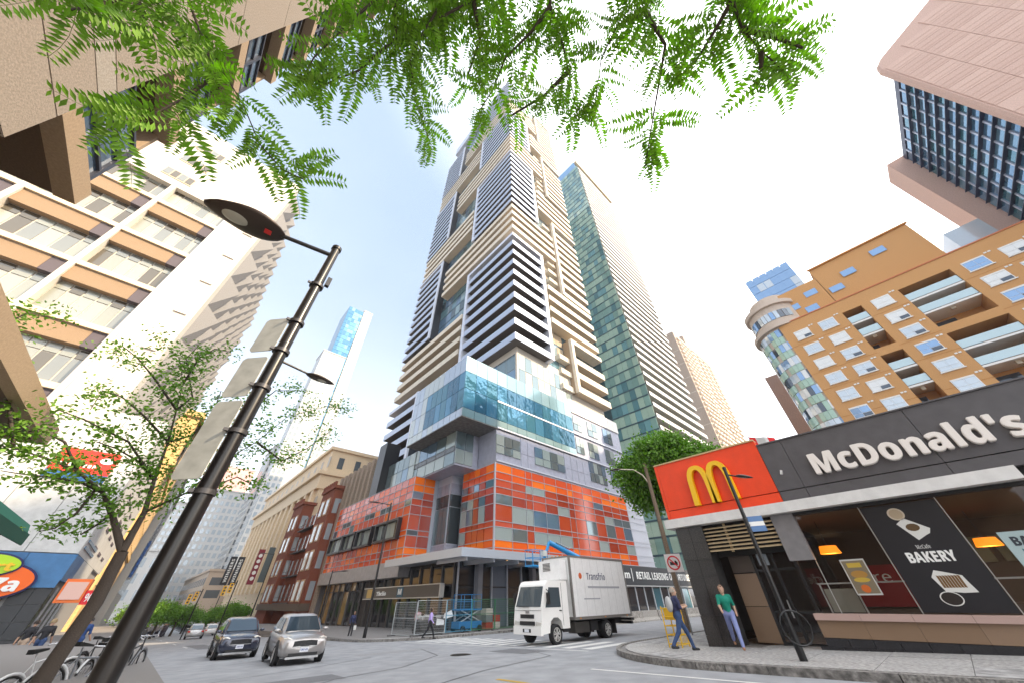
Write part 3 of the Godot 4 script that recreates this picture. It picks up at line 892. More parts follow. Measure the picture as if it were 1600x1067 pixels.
	bb(door, "notice", 17.48, 17.5, 2.55, 2.95, -4.7, -4.35, mat("notice pale", Color(0.35, 0.4, 0.45), 0.6))
	bb(door, "handle", 17.42, 17.46, 1.0, 1.5, -4.3, -4.26, mat("handle steel", Color(0.5, 0.5, 0.5), 0.3, 0.8))
	# wall under the windows
	bb(t, "low_wall", 16.5, 16.8, -0.4, 1.0, -3.46, 22.0, backing)
	var zz := -3.46
	while zz < 8.0:
		on_wall(t, "granite_panel", "x-", 16.5, zz + 0.006, minf(zz + 1.15, 8.0), 0.585, 1.0, 0.07, granite[rng.randi() % 2])
		for r in 2:
			for h in 2:
				on_wall(t, "base_tile", "x-", 16.5, zz + 0.006 + h * 0.575 - 0.2 * r, zz + 0.57 + h * 0.575 - 0.2 * r, 0.37 - r * 0.21, 0.575 - r * 0.21, 0.09, mat("base tile", Color(0.035, 0.034, 0.04), 0.4, 0, "fine", 0.4, 1.0))
		on_wall(t, "sill_stone", "x-", 16.8, zz + 0.004, zz + 1.146, 1.0, 1.16, 0.46, mat("sill pink", Color(0.58, 0.40, 0.35), 0.6, 0, "speck", 0.2, 1.6))
		zz += 1.15
	# window wall, glass and what hangs in it
	var edge := mat("window edge", Color(0.42, 0.42, 0.40), 0.4, 0.4)
	for w in [[-2.73, -0.92, 1.16, 3.95], [-0.9, 0.88, 1.16, 3.95], [0.9, 2.7, 1.16, 3.95], [2.72, 4.5, 1.16, 3.95], [4.52, 8.0, 1.16, 3.95], [-3.44, -2.75, 1.16, 2.55]]:
		bb(t, "window_pane", 16.62, 16.635, w[2], w[3], w[0], w[1], clear_glass())
		bb(t, "window_edge", 16.6, 16.64, w[2], w[3], w[1], w[1] + 0.02, edge)
	bb(t, "window_head", 16.5, 16.74, 3.9, 3.99, -2.73, 12.0, backing)
	# room behind the glass
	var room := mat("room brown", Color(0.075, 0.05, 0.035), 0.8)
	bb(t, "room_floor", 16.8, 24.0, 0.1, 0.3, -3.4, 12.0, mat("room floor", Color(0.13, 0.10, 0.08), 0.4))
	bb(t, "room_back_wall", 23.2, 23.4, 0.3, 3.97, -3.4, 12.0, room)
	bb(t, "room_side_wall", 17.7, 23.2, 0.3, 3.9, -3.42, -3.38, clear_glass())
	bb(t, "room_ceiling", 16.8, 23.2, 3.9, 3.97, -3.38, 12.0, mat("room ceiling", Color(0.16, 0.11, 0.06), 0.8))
	bb(t, "wall_mural", 23.1, 23.2, 1.2, 2.6, -2.9, -1.2, mat("mural red", Color(0.30, 0.015, 0.02), 0.6))
	letters(t, "mural_lettering", "dere", 1.3, 0.4, 0.02, Vector3(23.08, 2.2, -2.2), -PI / 2, mat("sign white", Color.WHITE), 400)
	bb(t, "counter", 21.0, 22.0, 0.3, 1.35, 0.0, 8.0, mat("counter dark", Color(0.06, 0.04, 0.03), 0.5))
	for k in 5:
		bb(t, "menu_screen", 22.9, 23.05, 2.5, 3.3, 0.3 + k * 1.5, 1.6 + k * 1.5, mat("menu board", Color(0.10, 0.12, 0.07), 0.5))
	for k in 4:
		var tb := node_part(t, "table", Vector3(18.6 + (k % 2) * 1.6, 0.3, -1.6 + k * 2.0))
		bb(tb, "top", 18.2 + (k % 2) * 1.6, 19.0 + (k % 2) * 1.6, 1.0, 1.05, -2.0 + k * 2.0, -1.2 + k * 2.0, mat("table top", Color(0.40, 0.26, 0.13), 0.4))
		bb(tb, "leg", 18.55 + (k % 2) * 1.6, 18.65 + (k % 2) * 1.6, 0.3, 1.0, -1.65 + k * 2.0, -1.55 + k * 2.0, steel)
	for k in 3:
		bb(t, "seat", 17.6 + k * 0.9, 18.0 + k * 0.9, 0.3, 1.15, 1.6 + k * 1.3, 2.0 + k * 1.3, mat("seat orange", Color(0.55, 0.13, 0.02), 0.6))
	bb(t, "rail_bar", 17.1, 17.14, 1.90, 1.94, -3.1, 6.0, edge)
	bb(t, "screen_panel", 17.1, 17.14, 1.18, 1.78, -3.0, -2.2, mat("screen panel", Color(0.20, 0.19, 0.15), 0.6))
	for z in [-3.05, -2.15]:
		bb(t, "screen_post", 17.09, 17.15, 1.1, 1.9, z - 0.02, z + 0.02, edge)
	for p in [[18.6, -2.5], [20.5, 1.5], [19.0, 4.5]]:
		var shade := CylinderMesh.new()
		shade.top_radius = 0.26
		shade.bottom_radius = 0.32
		shade.height = 0.24
		var glow := mat("lamp shade glow", Color(0.8, 0.45, 0.08), 0.6)
		glow.emission_enabled = true
		glow.emission = Color(1.0, 0.52, 0.08)
		glow.emission_energy_multiplier = 0.55
		put(t, "pendant_lamp", shade, glow, Vector3(p[0], 2.95, p[1]))
		put(t, "lamp_cord", tube_mesh([Vector3(p[0], 3.07, p[1]), Vector3(p[0], 3.9, p[1])], [0.012], 5), steel)
		var l := OmniLight3D.new()
		l.name = "lamp_light"
		t.add_child(l, true)
		l.position = Vector3(p[0], 2.72, p[1]) - off[t]
		l.light_color = Color(1.0, 0.72, 0.4)
		l.light_energy = 0.22
		l.light_size = 0.2
		l.omni_range = 20.0
		l.omni_attenuation = 2.0
		l.shadow_enabled = true
	# posters
	var ink := mat("poster ink", Color(0.015, 0.014, 0.02), 0.4, 0, "fine", 0.4, 2.0)
	var pale := mat("poster white", Color(0.66, 0.66, 0.63), 0.6)
	var post := thing("window_poster", "tall dark poster with coffee, pastries and the word bakery in the restaurant window", "poster", Vector3(16.66, 1.2, 0))
	bb(post, "sheet", 16.595, 16.61, 1.2, 3.86, -0.88, 0.86, ink)
	var px := 16.592
	print_plate(post, "cup_print", oval(-0.14, 3.58, 0.19, 0.17), px, mat("print cream", Color(0.55, 0.47, 0.36), 0.6))
	print_plate(post, "cup_print", oval(-0.14, 3.58, 0.15, 0.135), px - 0.002, mat("print froth", Color(0.42, 0.33, 0.22), 0.6))
	print_plate(post, "paper_print", [Vector2(-0.27, 3.32), Vector2(-0.05, 3.46), Vector2(0.37, 3.14), Vector2(0.30, 3.02), Vector2(0.2, 2.98), Vector2(-0.02, 2.87), Vector2(-0.12, 3.05)], px, pale)
	print_plate(post, "food_print", oval(0.03, 3.2, 0.15, 0.10, 12), px - 0.002, mat("print brown", Color(0.22, 0.12, 0.035), 0.6, 0, "fine", 0.6, 8.0))
	print_plate(post, "paper_print", [Vector2(-0.28, 1.98), Vector2(-0.15, 2.14), Vector2(0.0, 2.10), Vector2(0.33, 2.0), Vector2(0.36, 1.85), Vector2(0.42, 1.63), Vector2(0.15, 1.62), Vector2(-0.18, 1.66)], px, pale)
	for k in 8:
		var z0 := -0.17 + k * 0.057
		print_plate(post, "food_print", [Vector2(z0, 1.74), Vector2(z0 + 0.05, 1.73), Vector2(z0 + 0.045, 2.0), Vector2(z0 - 0.005, 2.02)], px - 0.002, mat("print bread", Color(0.34, 0.17, 0.045), 0.6, 0, "fine", 0.6, 8.0))
	print_plate(post, "cup_print", oval(-0.16, 1.50, 0.22, 0.16), px - 0.003, pale)
	print_plate(post, "cup_print", oval(-0.16, 1.50, 0.195, 0.14), px - 0.005, mat("print coffee", Color(0.018, 0.012, 0.01), 0.4))
	letters(post, "poster_lettering", "BAKERY", 0.98, 0.25, 0.006, Vector3(16.592, 2.46, -0.01), -PI / 2, mat("sign white", Color.WHITE), 800)
	letters(post, "poster_lettering", "McCafe", 0.3, 0.10, 0.006, Vector3(16.592, 2.71, -0.03), -PI / 2, mat("sign white", Color.WHITE), 400, "Droid Serif")
	var post2 := thing("window_poster", "small poster of a burger with an orange disc in the restaurant window", "poster", Vector3(16.66, 1.6, -1.8))
	bb(post2, "sheet", 16.655, 16.67, 1.6, 2.52, -2.13, -1.52, pale)
	print_plate(post2, "print_field", [Vector2(-2.1, 1.64), Vector2(-1.55, 1.64), Vector2(-1.55, 2.48), Vector2(-2.1, 2.48)], 16.653, mat("print wood", Color(0.42, 0.34, 0.22), 0.6, 0, "fine", 0.4, 6.0))
	print_plate(post2, "print_bun", oval(-1.82, 2.12, 0.2, 0.10), 16.651, mat("print bun", Color(0.5, 0.26, 0.05), 0.6))
	print_plate(post2, "print_bun", oval(-1.82, 1.98, 0.2, 0.06), 16.650, mat("print yellow", Color(0.65, 0.45, 0.06), 0.6))
	print_plate(post2, "print_disc", oval(-1.84, 1.76, 0.11, 0.10), 16.649, mat("print orange", Color(0.75, 0.17, 0.02), 0.6))
	print_plate(post2, "print_title", [Vector2(-2.0, 2.3), Vector2(-1.65, 2.3), Vector2(-1.65, 2.42), Vector2(-2.0, 2.42)], 16.651, mat("print yellow", Color.WHITE))
	var post3 := thing("window_poster", "pale blue bakery poster hanging in the restaurant window", "poster", Vector3(16.66, 2.0, 2.1))
	bb(post3, "sheet", 16.655, 16.67, 1.95, 2.9, 1.5, 2.65, mat("poster pale blue", Color(0.50, 0.66, 0.68), 0.6))
	letters(post3, "poster_lettering", "BAKERY", 0.9, 0.2, 0.006, Vector3(16.65, 2.68, 2.1), -PI / 2, mat("print navy", Color(0.02, 0.04, 0.06), 0.6), 800)
	letters(post3, "poster_lettering", "NOW FRESH", 0.8, 0.12, 0.006, Vector3(16.65, 2.45, 2.1), -PI / 2, mat("print teal", Color(0.06, 0.2, 0.28), 0.6), 700)

func clear_glass() -> StandardMaterial3D:
	if mats.has("clear glass"):
		return mats["clear glass"]
	var m := mat("clear glass", Color(0.02, 0.025, 0.025), 0.02)
	m.transparency = BaseMaterial3D.TRANSPARENCY_ALPHA
	m.albedo_color.a = 0.05
	m.metallic_specular = 0.35
	return m

# ---------- buildings behind the restaurant ----------
func build_right_buildings() -> void:
	# orange brick flats
	var t := thing("brick_apartment_building", "orange brick apartment building with recessed balconies and a rounded green glass corner", "building", Vector3(70, 0, 15))
	var brick := mat("orange brick", Color(0.72, 0.385, 0.15), 0.85, 0, "speck", 0.25, 0.5, 0.3)
	var brick_band := mat("orange brick band", Color(0.62, 0.27, 0.07), 0.85, 0, "speck", 0.25, 0.5)
	var shade := brick  # body behind the recesses uses the plain facade brick, not a darker one
	var rail := glass_mat("balcony rail glass", Color(0.48, 0.62, 0.66), 0.15, 0.1)
	var frame := mat("window frame white", Color(0.74, 0.73, 0.70), 0.5)
	var wp := [glass_mat("flat pane light", Color(0.55, 0.62, 0.68), 0.08, 0.25), glass_mat("flat pane white", Color(0.72, 0.73, 0.72), 0.15, 0.1), glass_mat("flat pane blue", Color(0.26, 0.42, 0.66), 0.06, 0.3), glass_mat("flat pane dark", Color(0.08, 0.10, 0.13), 0.06, 0.3)]
	# facade built around the recesses
	bb(t, "body", 69.5, 88.0, 0.0, 39.6, 0.6, 34.0, shade)
	var holes := [[8.7, 11.1], [15.4, 20.8]]
	var ys := [[30.0, 37.4], [20.9, 28.8], [10.0, 19.4]]
	for s in [[0.6, 8.7], [11.1, 15.4], [20.8, 34.0]]:
		bb(t, "brick_wall", 66.0, 69.5, 8.0, 39.6, s[0], s[1], brick)
	for h in holes:
		for s in [[8.0, 10.0], [19.4, 20.9], [28.8, 30.0], [37.4, 39.6]]:
			bb(t, "brick_wall", 66.0, 69.5, s[0], s[1], h[0], h[1], brick)
		for y in ys:
			var n := 3
			for k in n:
				var y0: float = y[0] + (y[1] - y[0]) * k / n
				if k > 0:
					var b := bb(t, "balcony", 66.1, 69.5, y0 - 0.12, y0 + 0.15, h[0], h[1], frame)
					bb(b, "rail", 66.12, 66.2, y0 + 0.25, y0 + 1.3, h[0] + 0.05, h[1] - 0.05, rail)
				var doors := bb(t, "balcony_door", 69.4, 69.48, y0 + 0.1, y0 + 2.0, h[0] + 0.5, h[0] + (h[1] - h[0]) * 0.5, wp[3])
				doors.set_meta("label", "dark glazed balcony door in the recess")
			bb(t, "drain_box", 66.6, 67.0, y[0] + 2.0, y[0] + 2.5, (h[0] + h[1]) / 2 - 0.2, (h[0] + h[1]) / 2 + 0.2, mat("drain tan", Color(0.45, 0.38, 0.28), 0.7))
	for y in [12.5, 17.5, 22.0, 26.5, 29.4, 34.9]:
		on_wall(t, "brick_course", "x-", 66.0, 0.6, 8.7, y, y + 0.05, 0.025, brick_band)
		on_wall(t, "brick_course", "x-", 66.0, 11.1, 15.4, y, y + 0.05, 0.025, brick_band)
		on_wall(t, "brick_course", "x-", 66.0, 20.8, 34.0, y, y + 0.05, 0.025, brick_band)
	on_wall(t, "parapet_coping", "x-", 66.0, 0.4, 34.2, 39.6, 39.78, 0.12, mat("coping red", Color(0.50, 0.17, 0.07), 0.7))
	var rowy := [36.6, 33.6, 30.75, 27.9, 25.0, 22.1, 19.2, 16.3]
	for z in [2.95, 6.42, 13.25, 22.9, 26.3]:
		for y in rowy:
			var w := node_part(t, "window", Vector3(65.9, y, z))
			var style: int = [0, 1, 1, 0, 2][rng.randi() % 5]
			on_wall(w, "blind", "x-", 65.94, z - 0.97, z + 0.97, y + 0.62, y + 0.8, 0.05, frame)
			on_wall(w, "sill", "x-", 66.0, z - 1.15, z + 1.15, y - 0.98, y - 0.87, 0.16, frame)
			on_wall(w, "frame", "x-", 66.0, z - 1.05, z + 1.05, y - 0.85, y + 0.85, 0.06, frame)
			for i in 2:
				on_wall(w, "pane", "x-", 65.94, z - 0.97 + i * 0.99, z - 0.02 + i * 0.99, y - 0.25, y + 0.6, 0.03, wp[style])
				on_wall(w, "pane", "x-", 65.94, z - 0.97 + i * 0.99, z - 0.02 + i * 0.99, y - 0.78, y - 0.3, 0.03, wp[3] if i == 1 and rng.randf() < 0.6 else wp[style])
			for k in 2:
				on_wall(t, "air_vent", "x-", 66.0, z + 1.25 + k * 0.35, z + 1.5 + k * 0.35, y + 0.9, y + 1.1, 0.06, frame)
	# penthouse
	bb(t, "penthouse", 68.5, 86.0, 39.6, 49.2, 9.5, 22.8, brick)
	bb(t, "penthouse_wing", 68.4, 86.0, 39.6, 47.2, 1.0, 9.4, brick)
	for w in [[4.3, 43.4], [7.6, 44.8], [3.0, 41.2], [6.4, 41.8], [10.8, 43.5], [13.4, 45.5], [18.0, 46.8]]:
		on_wall(t, "penthouse_window", "x-", 68.38, w[0] - 0.9, w[0] + 0.9, w[1] - 0.6, w[1] + 0.6, 0.06, wp[2])
	on_wall(t, "penthouse_coping", "x-", 68.5, 9.3, 23.0, 49.2, 49.5, 0.3, brick_band)
	# rounded corner
	var drum := node_part(t, "rounded_corner", Vector3(70.2, 20, 0.6))
	var green := glass_mat("spandrel green", Color(0.36, 0.52, 0.42), 0.2, 0.1)
	var stone := mat("drum stone", Color(0.66, 0.55, 0.46), 0.8, 0, "fine", 0.2, 0.5)
	put(drum, "core", cylinder(4.05, 40.0), stone, Vector3(70.2, 20.0, 0.6))
	var cells := 16
	for k in 11:
		var y0 := 8.0 + k * 2.85
		for i in cells:
			var a := deg_to_rad(150.0 + i * 9.5)
			if i % 4 == 3:
				drum_piece(drum, "window_pane", a, 4.1, y0 + 1.3, 1.45, 0.66, wp[[0, 3, 2, 1][rng.randi() % 4]])
				continue
			drum_piece(drum, "spandrel", a, 4.1, y0, 1.25, 0.66, green)
			drum_piece(drum, "window_pane", a, 4.1, y0 + 1.3, 1.45, 0.66, [wp[0], wp[3], wp[2], wp[1], green][rng.randi() % 5])
	put(drum, "ledge", cylinder(4.7, 0.7), stone, Vector3(70.2, 39.9, 0.6))
	put(drum, "crown", cylinder(4.0, 4.6), stone, Vector3(70.4, 42.6, 0.8))
	for i in cells:
		drum_piece(drum, "crown_pane", deg_to_rad(140.0 + i * 10.0), 4.05, 41.6, 1.7, 0.62, wp[[0, 3, 2][rng.randi() % 3]], Vector3(0.2, 0, 0.2))
	put(drum, "crown_ring", cylinder(4.5, 0.8), stone, Vector3(70.4, 45.1, 0.8))
	put(drum, "cap", cylinder(3.2, 2.2), stone, Vector3(70.8, 46.6, 1.2))
	var top := bb(t, "glass_penthouse", 74.0, 82.0, 47.2, 57.5, 0.4, 8.5, wp[2])
	wall_grid(top, "pane", "x-", 74.0, steps(0.4, 8.5, 6), steps(49.5, 58.0, 4), 0.12, 0.08, func(i, j): return [wp[2], wp[0], wp[2]][rng.randi() % 3])
	wall_grid(top, "pane", "z-", 0.4, steps(74.0, 82.0, 5), steps(49.5, 58.0, 4), 0.12, 0.08, func(i, j): return wp[2])
	put(top, "roof_rail", tube_mesh([Vector3(74, 59.2, 0.4), Vector3(74, 59.2, 8.5)], [0.06], 5), frame)
	for z in [0.4, 3.1, 5.8, 8.5]:
		put(top, "rail_post", tube_mesh([Vector3(74, 57.5, z), Vector3(74, 59.2, z)], [0.05], 5), frame)
	bb(t, "glass_penthouse", 76.0, 84.0, 39.6, 49.2, 27.0, 31.0, wp[0])
	var slab := thing("brown_tower", "plain brown slab tower behind the green glass corner", "building", Vector3(110, 0, 0))
	bb(slab, "wall", 100.0, 118.0, 0.0, 47.0, -7.9, 6.0, mat("brown slab", Color(0.34, 0.24, 0.20), 0.8, 0, "fine", 0.2, 0.2))
	for k in 14:
		on_wall(slab, "joint_course", "x-", 100.0, -7.9, 6.0, 4.0 + k * 3.1, 4.12 + k * 3.1, 0.03, mat("brown slab band", Color(0.27, 0.19, 0.16), 0.8))
	# pink stone office block
	var p := thing("pink_stone_office", "pink stone office tower with a sloping crown and gridded blue glass", "building", Vector3(70, 0, 50))
	var pink := mat("pink stone", Color(0.62, 0.42, 0.345), 0.7, 0, "fine", 0.12, 0.25)
	var pink2 := mat("pink stone paler", Color(0.66, 0.455, 0.375), 0.7, 0, "fine", 0.12, 0.25)
	var o := PackedVector2Array([Vector2(34.9, 0), Vector2(112, 0), Vector2(112, 122.5), Vector2(45.9, 84.0), Vector2(36.6, 78.6), Vector2(35.3, 77.2), Vector2(34.9, 75.6)])  # unseen length and height out of view are extended to shade the street
	var wall := put(p, "end_wall", plate(o, 1.3, 0.3), pink, Vector3(60.7, 0, 0))
	wall.rotation.y = -PI / 2
	off[wall] = Vector3(60.7, 0, 0)
	for j in 16:
		for i in 7:
			var z0 := 35.4 + i * 3.6
			var y0 := 44.0 + j * 2.6
			if y0 + 2.6 < 77.0 + (z0 - 35.0) * 0.58:
				bb(p, "stone_panel", 59.96, 60.06, y0 + 0.03, y0 + 2.57, z0 + 0.03, z0 + 3.57, pink if (i * 7 + j * 3) % 5 < 3 else pink2)
				if i < 5 and y0 > 54.0:
					for s in 2:
						bb(p, "stone_rib", 59.93, 59.96, y0 + 0.5 + s * 0.9, y0 + 0.56 + s * 0.9, z0 + 0.03, z0 + 3.57, mat("pink stone rib", Color(0.55, 0.37, 0.30), 0.7))
	bb(p, "glass_body", 61.4, 82.6, 0.0, 73.5, 36.2, 112.0, mat("office dark", Color(0.02, 0.03, 0.06), 0.3))
	var og := [glass_mat("office pane", Color(0.10, 0.24, 0.40), 0.03, 0.55), glass_mat("office pane lighter", Color(0.16, 0.32, 0.46), 0.03, 0.55), glass_mat("office pane teal", Color(0.06, 0.22, 0.30), 0.03, 0.55)]
	var nr := 13
	var us := steps(61.6, 82.6, 7)
	for i in 7:
		for j in nr:
			var y0 := 47.0 + j * 2.03
			on_wall(p, "office_pane", "z-", 36.2, us[i] + 0.4, us[i + 1] - 0.05, y0 + 0.12, y0 + 1.9, 0.06, og[rng.randi() % 3])
			on_wall(p, "sun_fin", "z-", 36.2, us[i] - 0.3, us[i + 1] - 0.4, y0 - 0.05, y0 + 0.06, 0.5, mat("fin navy", Color(0.03, 0.04, 0.09), 0.4))
		on_wall(p, "pilaster", "z-", 36.2, us[i], us[i] + 0.35, 40.0, 73.5, 0.2, mat("pilaster steel", Color(0.42, 0.47, 0.58), 0.35, 0.3))
	bb(p, "glass_head", 61.4, 82.6, 73.5, 74.6, 36.0, 40.0, mat("fin navy", Color.WHITE))
	bb(p, "far_wall", 82.7, 88.4, 0.0, 75.2, 33.7, 112.0, pink)
	# green glass tower
	var g := thing("green_glass_tower", "tall green glass tower with white balcony bands beside the condominium tower", "tower", Vector3(95, 0, -40))
	var gp := [glass_mat("green pane", Color(0.28, 0.44, 0.38), 0.05, 0.4), glass_mat("green pane pale", Color(0.44, 0.58, 0.46), 0.08, 0.3), glass_mat("green pane blue", Color(0.20, 0.40, 0.42), 0.05, 0.4), glass_mat("green pane dark", Color(0.12, 0.26, 0.28), 0.05, 0.4)]
	var gc := [Color(0.28, 0.44, 0.38), Color(0.44, 0.58, 0.46), Color(0.20, 0.40, 0.42), Color(0.12, 0.26, 0.28)]
	bb(g, "core", 87.7, 126.0, 0.0, 203.0, -62.0, -36.0, mat("green core", Color(0.03, 0.06, 0.065), 0.3))
	bb(g, "crown", 87.62, 100.0, 203.0, 210.5, -62.0, -35.5, glass_mat("crown glass", Color(0.20, 0.40, 0.66), 0.05, 0.3))
	bb(g, "crown_screen", 88.0, 126.5, 208.5, 211.0, -35.4, -34.0, mat("crown tan", Color(0.50, 0.36, 0.20), 0.6))
	var joined := st_new()
	var count := 0
	var band := mat("green tower band", Color(0.48, 0.48, 0.48), 0.5)
	for k in 56:
		var y0 := 2.0 + k * 3.6
		for i in 7:
			var z0 := -34.4 - i * 1.9
			var c := rng.randi() % 4
			if rng.randf() < 0.6:
				c = rng.randi() % 2
			if k > 12 and count < 280:
				count += 1
				on_wall(g, "window_pane", "x-", 87.7, z0 - 1.82, z0, y0 + 0.3, y0 + 3.5, 0.1, gp[c])
			else:
				st_box(joined, 87.6, 87.7, y0 + 0.3, y0 + 3.5, z0 - 1.82, z0, gc[c])
		bb(g, "spandrel_line", 87.5, 87.7, y0 - 0.1, y0 + 0.28, -62.0, -34.4, mat("spandrel line", Color(0.05, 0.09, 0.11), 0.3))
		bb(g, "balcony_band", 87.9, 126.5, y0 - 0.15, y0 + 1.2, -34.12, -34.0, band)
		bb(g, "balcony_slab", 88.0, 126.3, y0 - 0.14, y0 + 0.1, -36.0, -34.13, mat("green tower slab", Color(0.40, 0.40, 0.36), 0.8))
	var js := put(g, "upper_panes", joined.commit(), vertex_mat("upper pane glass"))
	js.set_meta("kind", "stuff")
	# concrete slab tower further back
	var cst := thing("concrete_tower", "beige concrete apartment tower with a blank end wall and rows of small balconies", "tower", Vector3(190, 0, -45))
	var conc := mat("tower concrete", Color(0.46, 0.37, 0.30), 0.85, 0, "fine", 0.15, 0.1)
	var lite := mat("tower concrete light", Color(0.60, 0.54, 0.46), 0.85)
	bb(cst, "slab", 171.0, 191.5, 0.0, 125.5, -60.0, -42.0, conc)
	bb(cst, "slab", 191.6, 228.0, 0.0, 134.0, -60.0, -42.5, conc)
	for k in 26:
		var y0 := 48.0 + k * 3.0
		for i in 5:
			var x0 := 172.5 + i * 3.9
			if y0 < 123.0:
				bb(cst, "balcony", x0, x0 + 2.6, y0, y0 + 1.1, -42.0, -40.9, lite)
		if y0 < 131.0:
			for i in 4:
				bb(cst, "balcony", 193.0 + i * 9.0, 199.5 + i * 9.0, y0, y0 + 1.1, -42.5, -41.3, lite)
	for k in 9:
		on_wall(cst, "wall_joint", "x-", 171.0, -60.0, -42.0, 40.0 + k * 9.0, 40.25 + k * 9.0, 0.04, lite)

func cylinder(r: float, h: float) -> CylinderMesh:
	var c := CylinderMesh.new()
	c.top_radius = r
	c.bottom_radius = r
	c.height = h
	c.radial_segments = 40
	return c

func drum_piece(parent: Node, called: String, a: float, r: float, y: float, h: float, w: float, m: Material, shift := Vector3.ZERO) -> void:
	var at := Vector3(70.2 + r * cos(a), y + h / 2, 0.6 + r * sin(a)) + shift
	var o := put(parent, called, cube(w, h, 0.12), m, at)
	o.rotation.y = PI / 2 - a

# ---------- buildings on this side ----------
func build_left_buildings() -> void:
	var t := thing("white_office_building", "white office building with brick spandrels, folded concrete side and blue pizza shop base", "building", Vector3(-12, -1, -45))
	var white := mat("office white", Color(0.66, 0.63, 0.57), 0.7, 0, "fine", 0.1, 0.3)
	var cream := mat("office ledge cream", Color(0.68, 0.56, 0.40), 0.7)
	var brick := mat("spandrel brick", Color(0.46, 0.32, 0.20), 0.85, 0, "speck", 0.4, 0.9, 0.4)
	var dark_end := mat("spandrel end", Color(0.10, 0.085, 0.10), 0.8)
	var blinds := [glass_mat("office pane blind", Color(0.24, 0.255, 0.225), 0.2, 0.05), glass_mat("office pane grey", Color(0.17, 0.185, 0.18), 0.1, 0.15), glass_mat("office pane pale", Color(0.31, 0.31, 0.275), 0.2, 0.05), glass_mat("office pane dark", Color(0.09, 0.08, 0.06), 0.08, 0.2)]
	bb(t, "body", -45.0, -7.4, 12.0, 47.4, -75.0, -36.7, mat("office core", Color(0.5, 0.48, 0.44), 0.8))
	bb(t, "corner_wall", -9.9, -6.85, 12.0, 47.6, -37.6, -36.0, white)
	for x in [-15.2, -20.9, -26.6, -32.3]:
		bb(t, "pier", x, x + 0.35, 12.0, 36.4, -36.7, -35.85, white)
	bb(t, "pier", -10.15, -9.8, 12.0, 36.4, -36.0, -35.8, white)
	bb(t, "upper_wall", -45.0, -9.9, 36.4, 47.6, -37.4, -36.02, white)
	for i in 5:
		var x1: float = -10.2 - i * 5.7
		var x0: float = x1 - 4.65 if i == 0 else x1 - 5.3
		x0 = -14.85 if i == 0 else [-14.85, -20.55, -26.25, -31.95, -37.6][i]
		x1 = [-10.15, -15.2, -20.9, -26.6, -32.3][i]
		for k in 5:
			var y: float = 12.0 + k * 4.95
			bb(t, "ledge", x0, x1, y + 1.55, y + 2.0, -36.7, -35.9, cream)
			bb(t, "brick_spandrel", x0, x1 - 0.9, y + 0.1, y + 1.54, -36.7, -36.1, brick)
			bb(t, "spandrel_end", x1 - 0.89, x1, y + 0.1, y + 1.54, -36.7, -36.12, dark_end)
			var w := node_part(t, "window_band", Vector3(x0, y + 3.5, -36.6))
			for q in 6:
				var a := lerpf(x0, x1, q / 6.0)
				var b := lerpf(x0, x1, (q + 1) / 6.0)
				on_wall(w, "pane", "z+", -36.7, a + 0.05, b - 0.05, y + 2.02, y + 4.2, 0.06, blinds[[0, 2, 0, 1, 2, 3][rng.randi() % 6]])
				on_wall(w, "pane", "z+", -36.7, a + 0.05, b - 0.05, y + 4.28, y + 4.98, 0.06, blinds[[1, 0, 3][rng.randi() % 3]])
	for k in 3:
		for i in 4:
			var y: float = 38.0 + k * 3.05
			bb(t, "small_window_surround", -16.7 - i * 6.0, -14.2 - i * 6.0, y - 0.65, y + 0.65, -36.02, -35.95, mat("surround tan", Color(0.55, 0.45, 0.34), 0.8))
			for q in 4:
				on_wall(t, "small_pane", "z+", -35.95, -16.6 - i * 6.0 + q * 0.6, -16.1 - i * 6.0 + q * 0.6, y - 0.5, y + 0.5, 0.03, blinds[1 + 2 * (q % 2)])
	for k in 8:
		bb(t, "wall_boss", -8.2, -7.3, 14.2 + k * 4.1, 15.6 + k * 4.1, -36.0, -35.85, mat("boss cream", Color(0.70, 0.64, 0.56), 0.7))
	# folded concrete side: each cell a tilted triangle pair
	var side := mat("folded concrete", Color(0.30, 0.30, 0.305), 0.8, 0, "fine", 0.12, 0.3)
	var key_st := st_new()
	var w2 := 2.6
	var h2 := 4.4
	var apex := Vector3(1.25, h2, 0)
	tri(key_st, Vector3(0, 0, w2), Vector3(0, h2, w2), apex)
	tri(key_st, Vector3(0, 0, w2), apex, Vector3(0, 0, 0))
	tri(key_st, Vector3(0, h2, w2), Vector3(0, h2, 0), apex)
	tri(key_st, Vector3(0, 0, 0), apex, Vector3(0, h2, 0))
	var facet := key_st.commit()
	bb(t, "side_wall", -7.3, -6.9, 12.0, 47.5, -75.0, -37.6, side)
	for i in 14:
		for k in 8:
			put(t, "folded_panel", facet, side, Vector3(-6.88, 12.1 + k * h2, -40.2 - i * w2))
	# base with the shop
	var panel := [mat("base panel", Color(0.60, 0.61, 0.60), 0.6, 0, "coarse", 0.12, 0.3), mat("base panel paler", Color(0.64, 0.65, 0.64), 0.6, 0, "coarse", 0.12, 0.3)]
	bb(t, "base", -45.0, -3.95, -3.0, 12.9, -60.0, -36.2, mat("base joint", Color(0.3, 0.3, 0.3), 0.8))
	wall_grid(t, "base_panel", "z+", -36.2, steps(-25.8, -3.8, 10), [4.25, 8.0, 13.0], 0.03, 0.15, func(i, j): return panel[rng.randi() % 2])
	wall_grid(t, "base_panel", "x+", -3.95, steps(-60.0, -36.05, 10), [4.25, 8.0, 13.0], 0.03, 0.15, func(i, j): return panel[rng.randi() % 2])
	for k in 18:
		bb(t, "slot_window", -3.8, -3.76, 5.0 + (k % 6) * 1.2, 5.2 + (k % 6) * 1.2, -44.0 - (k / 6) * 5.0, -41.6 - (k / 6) * 5.0, dark_end)
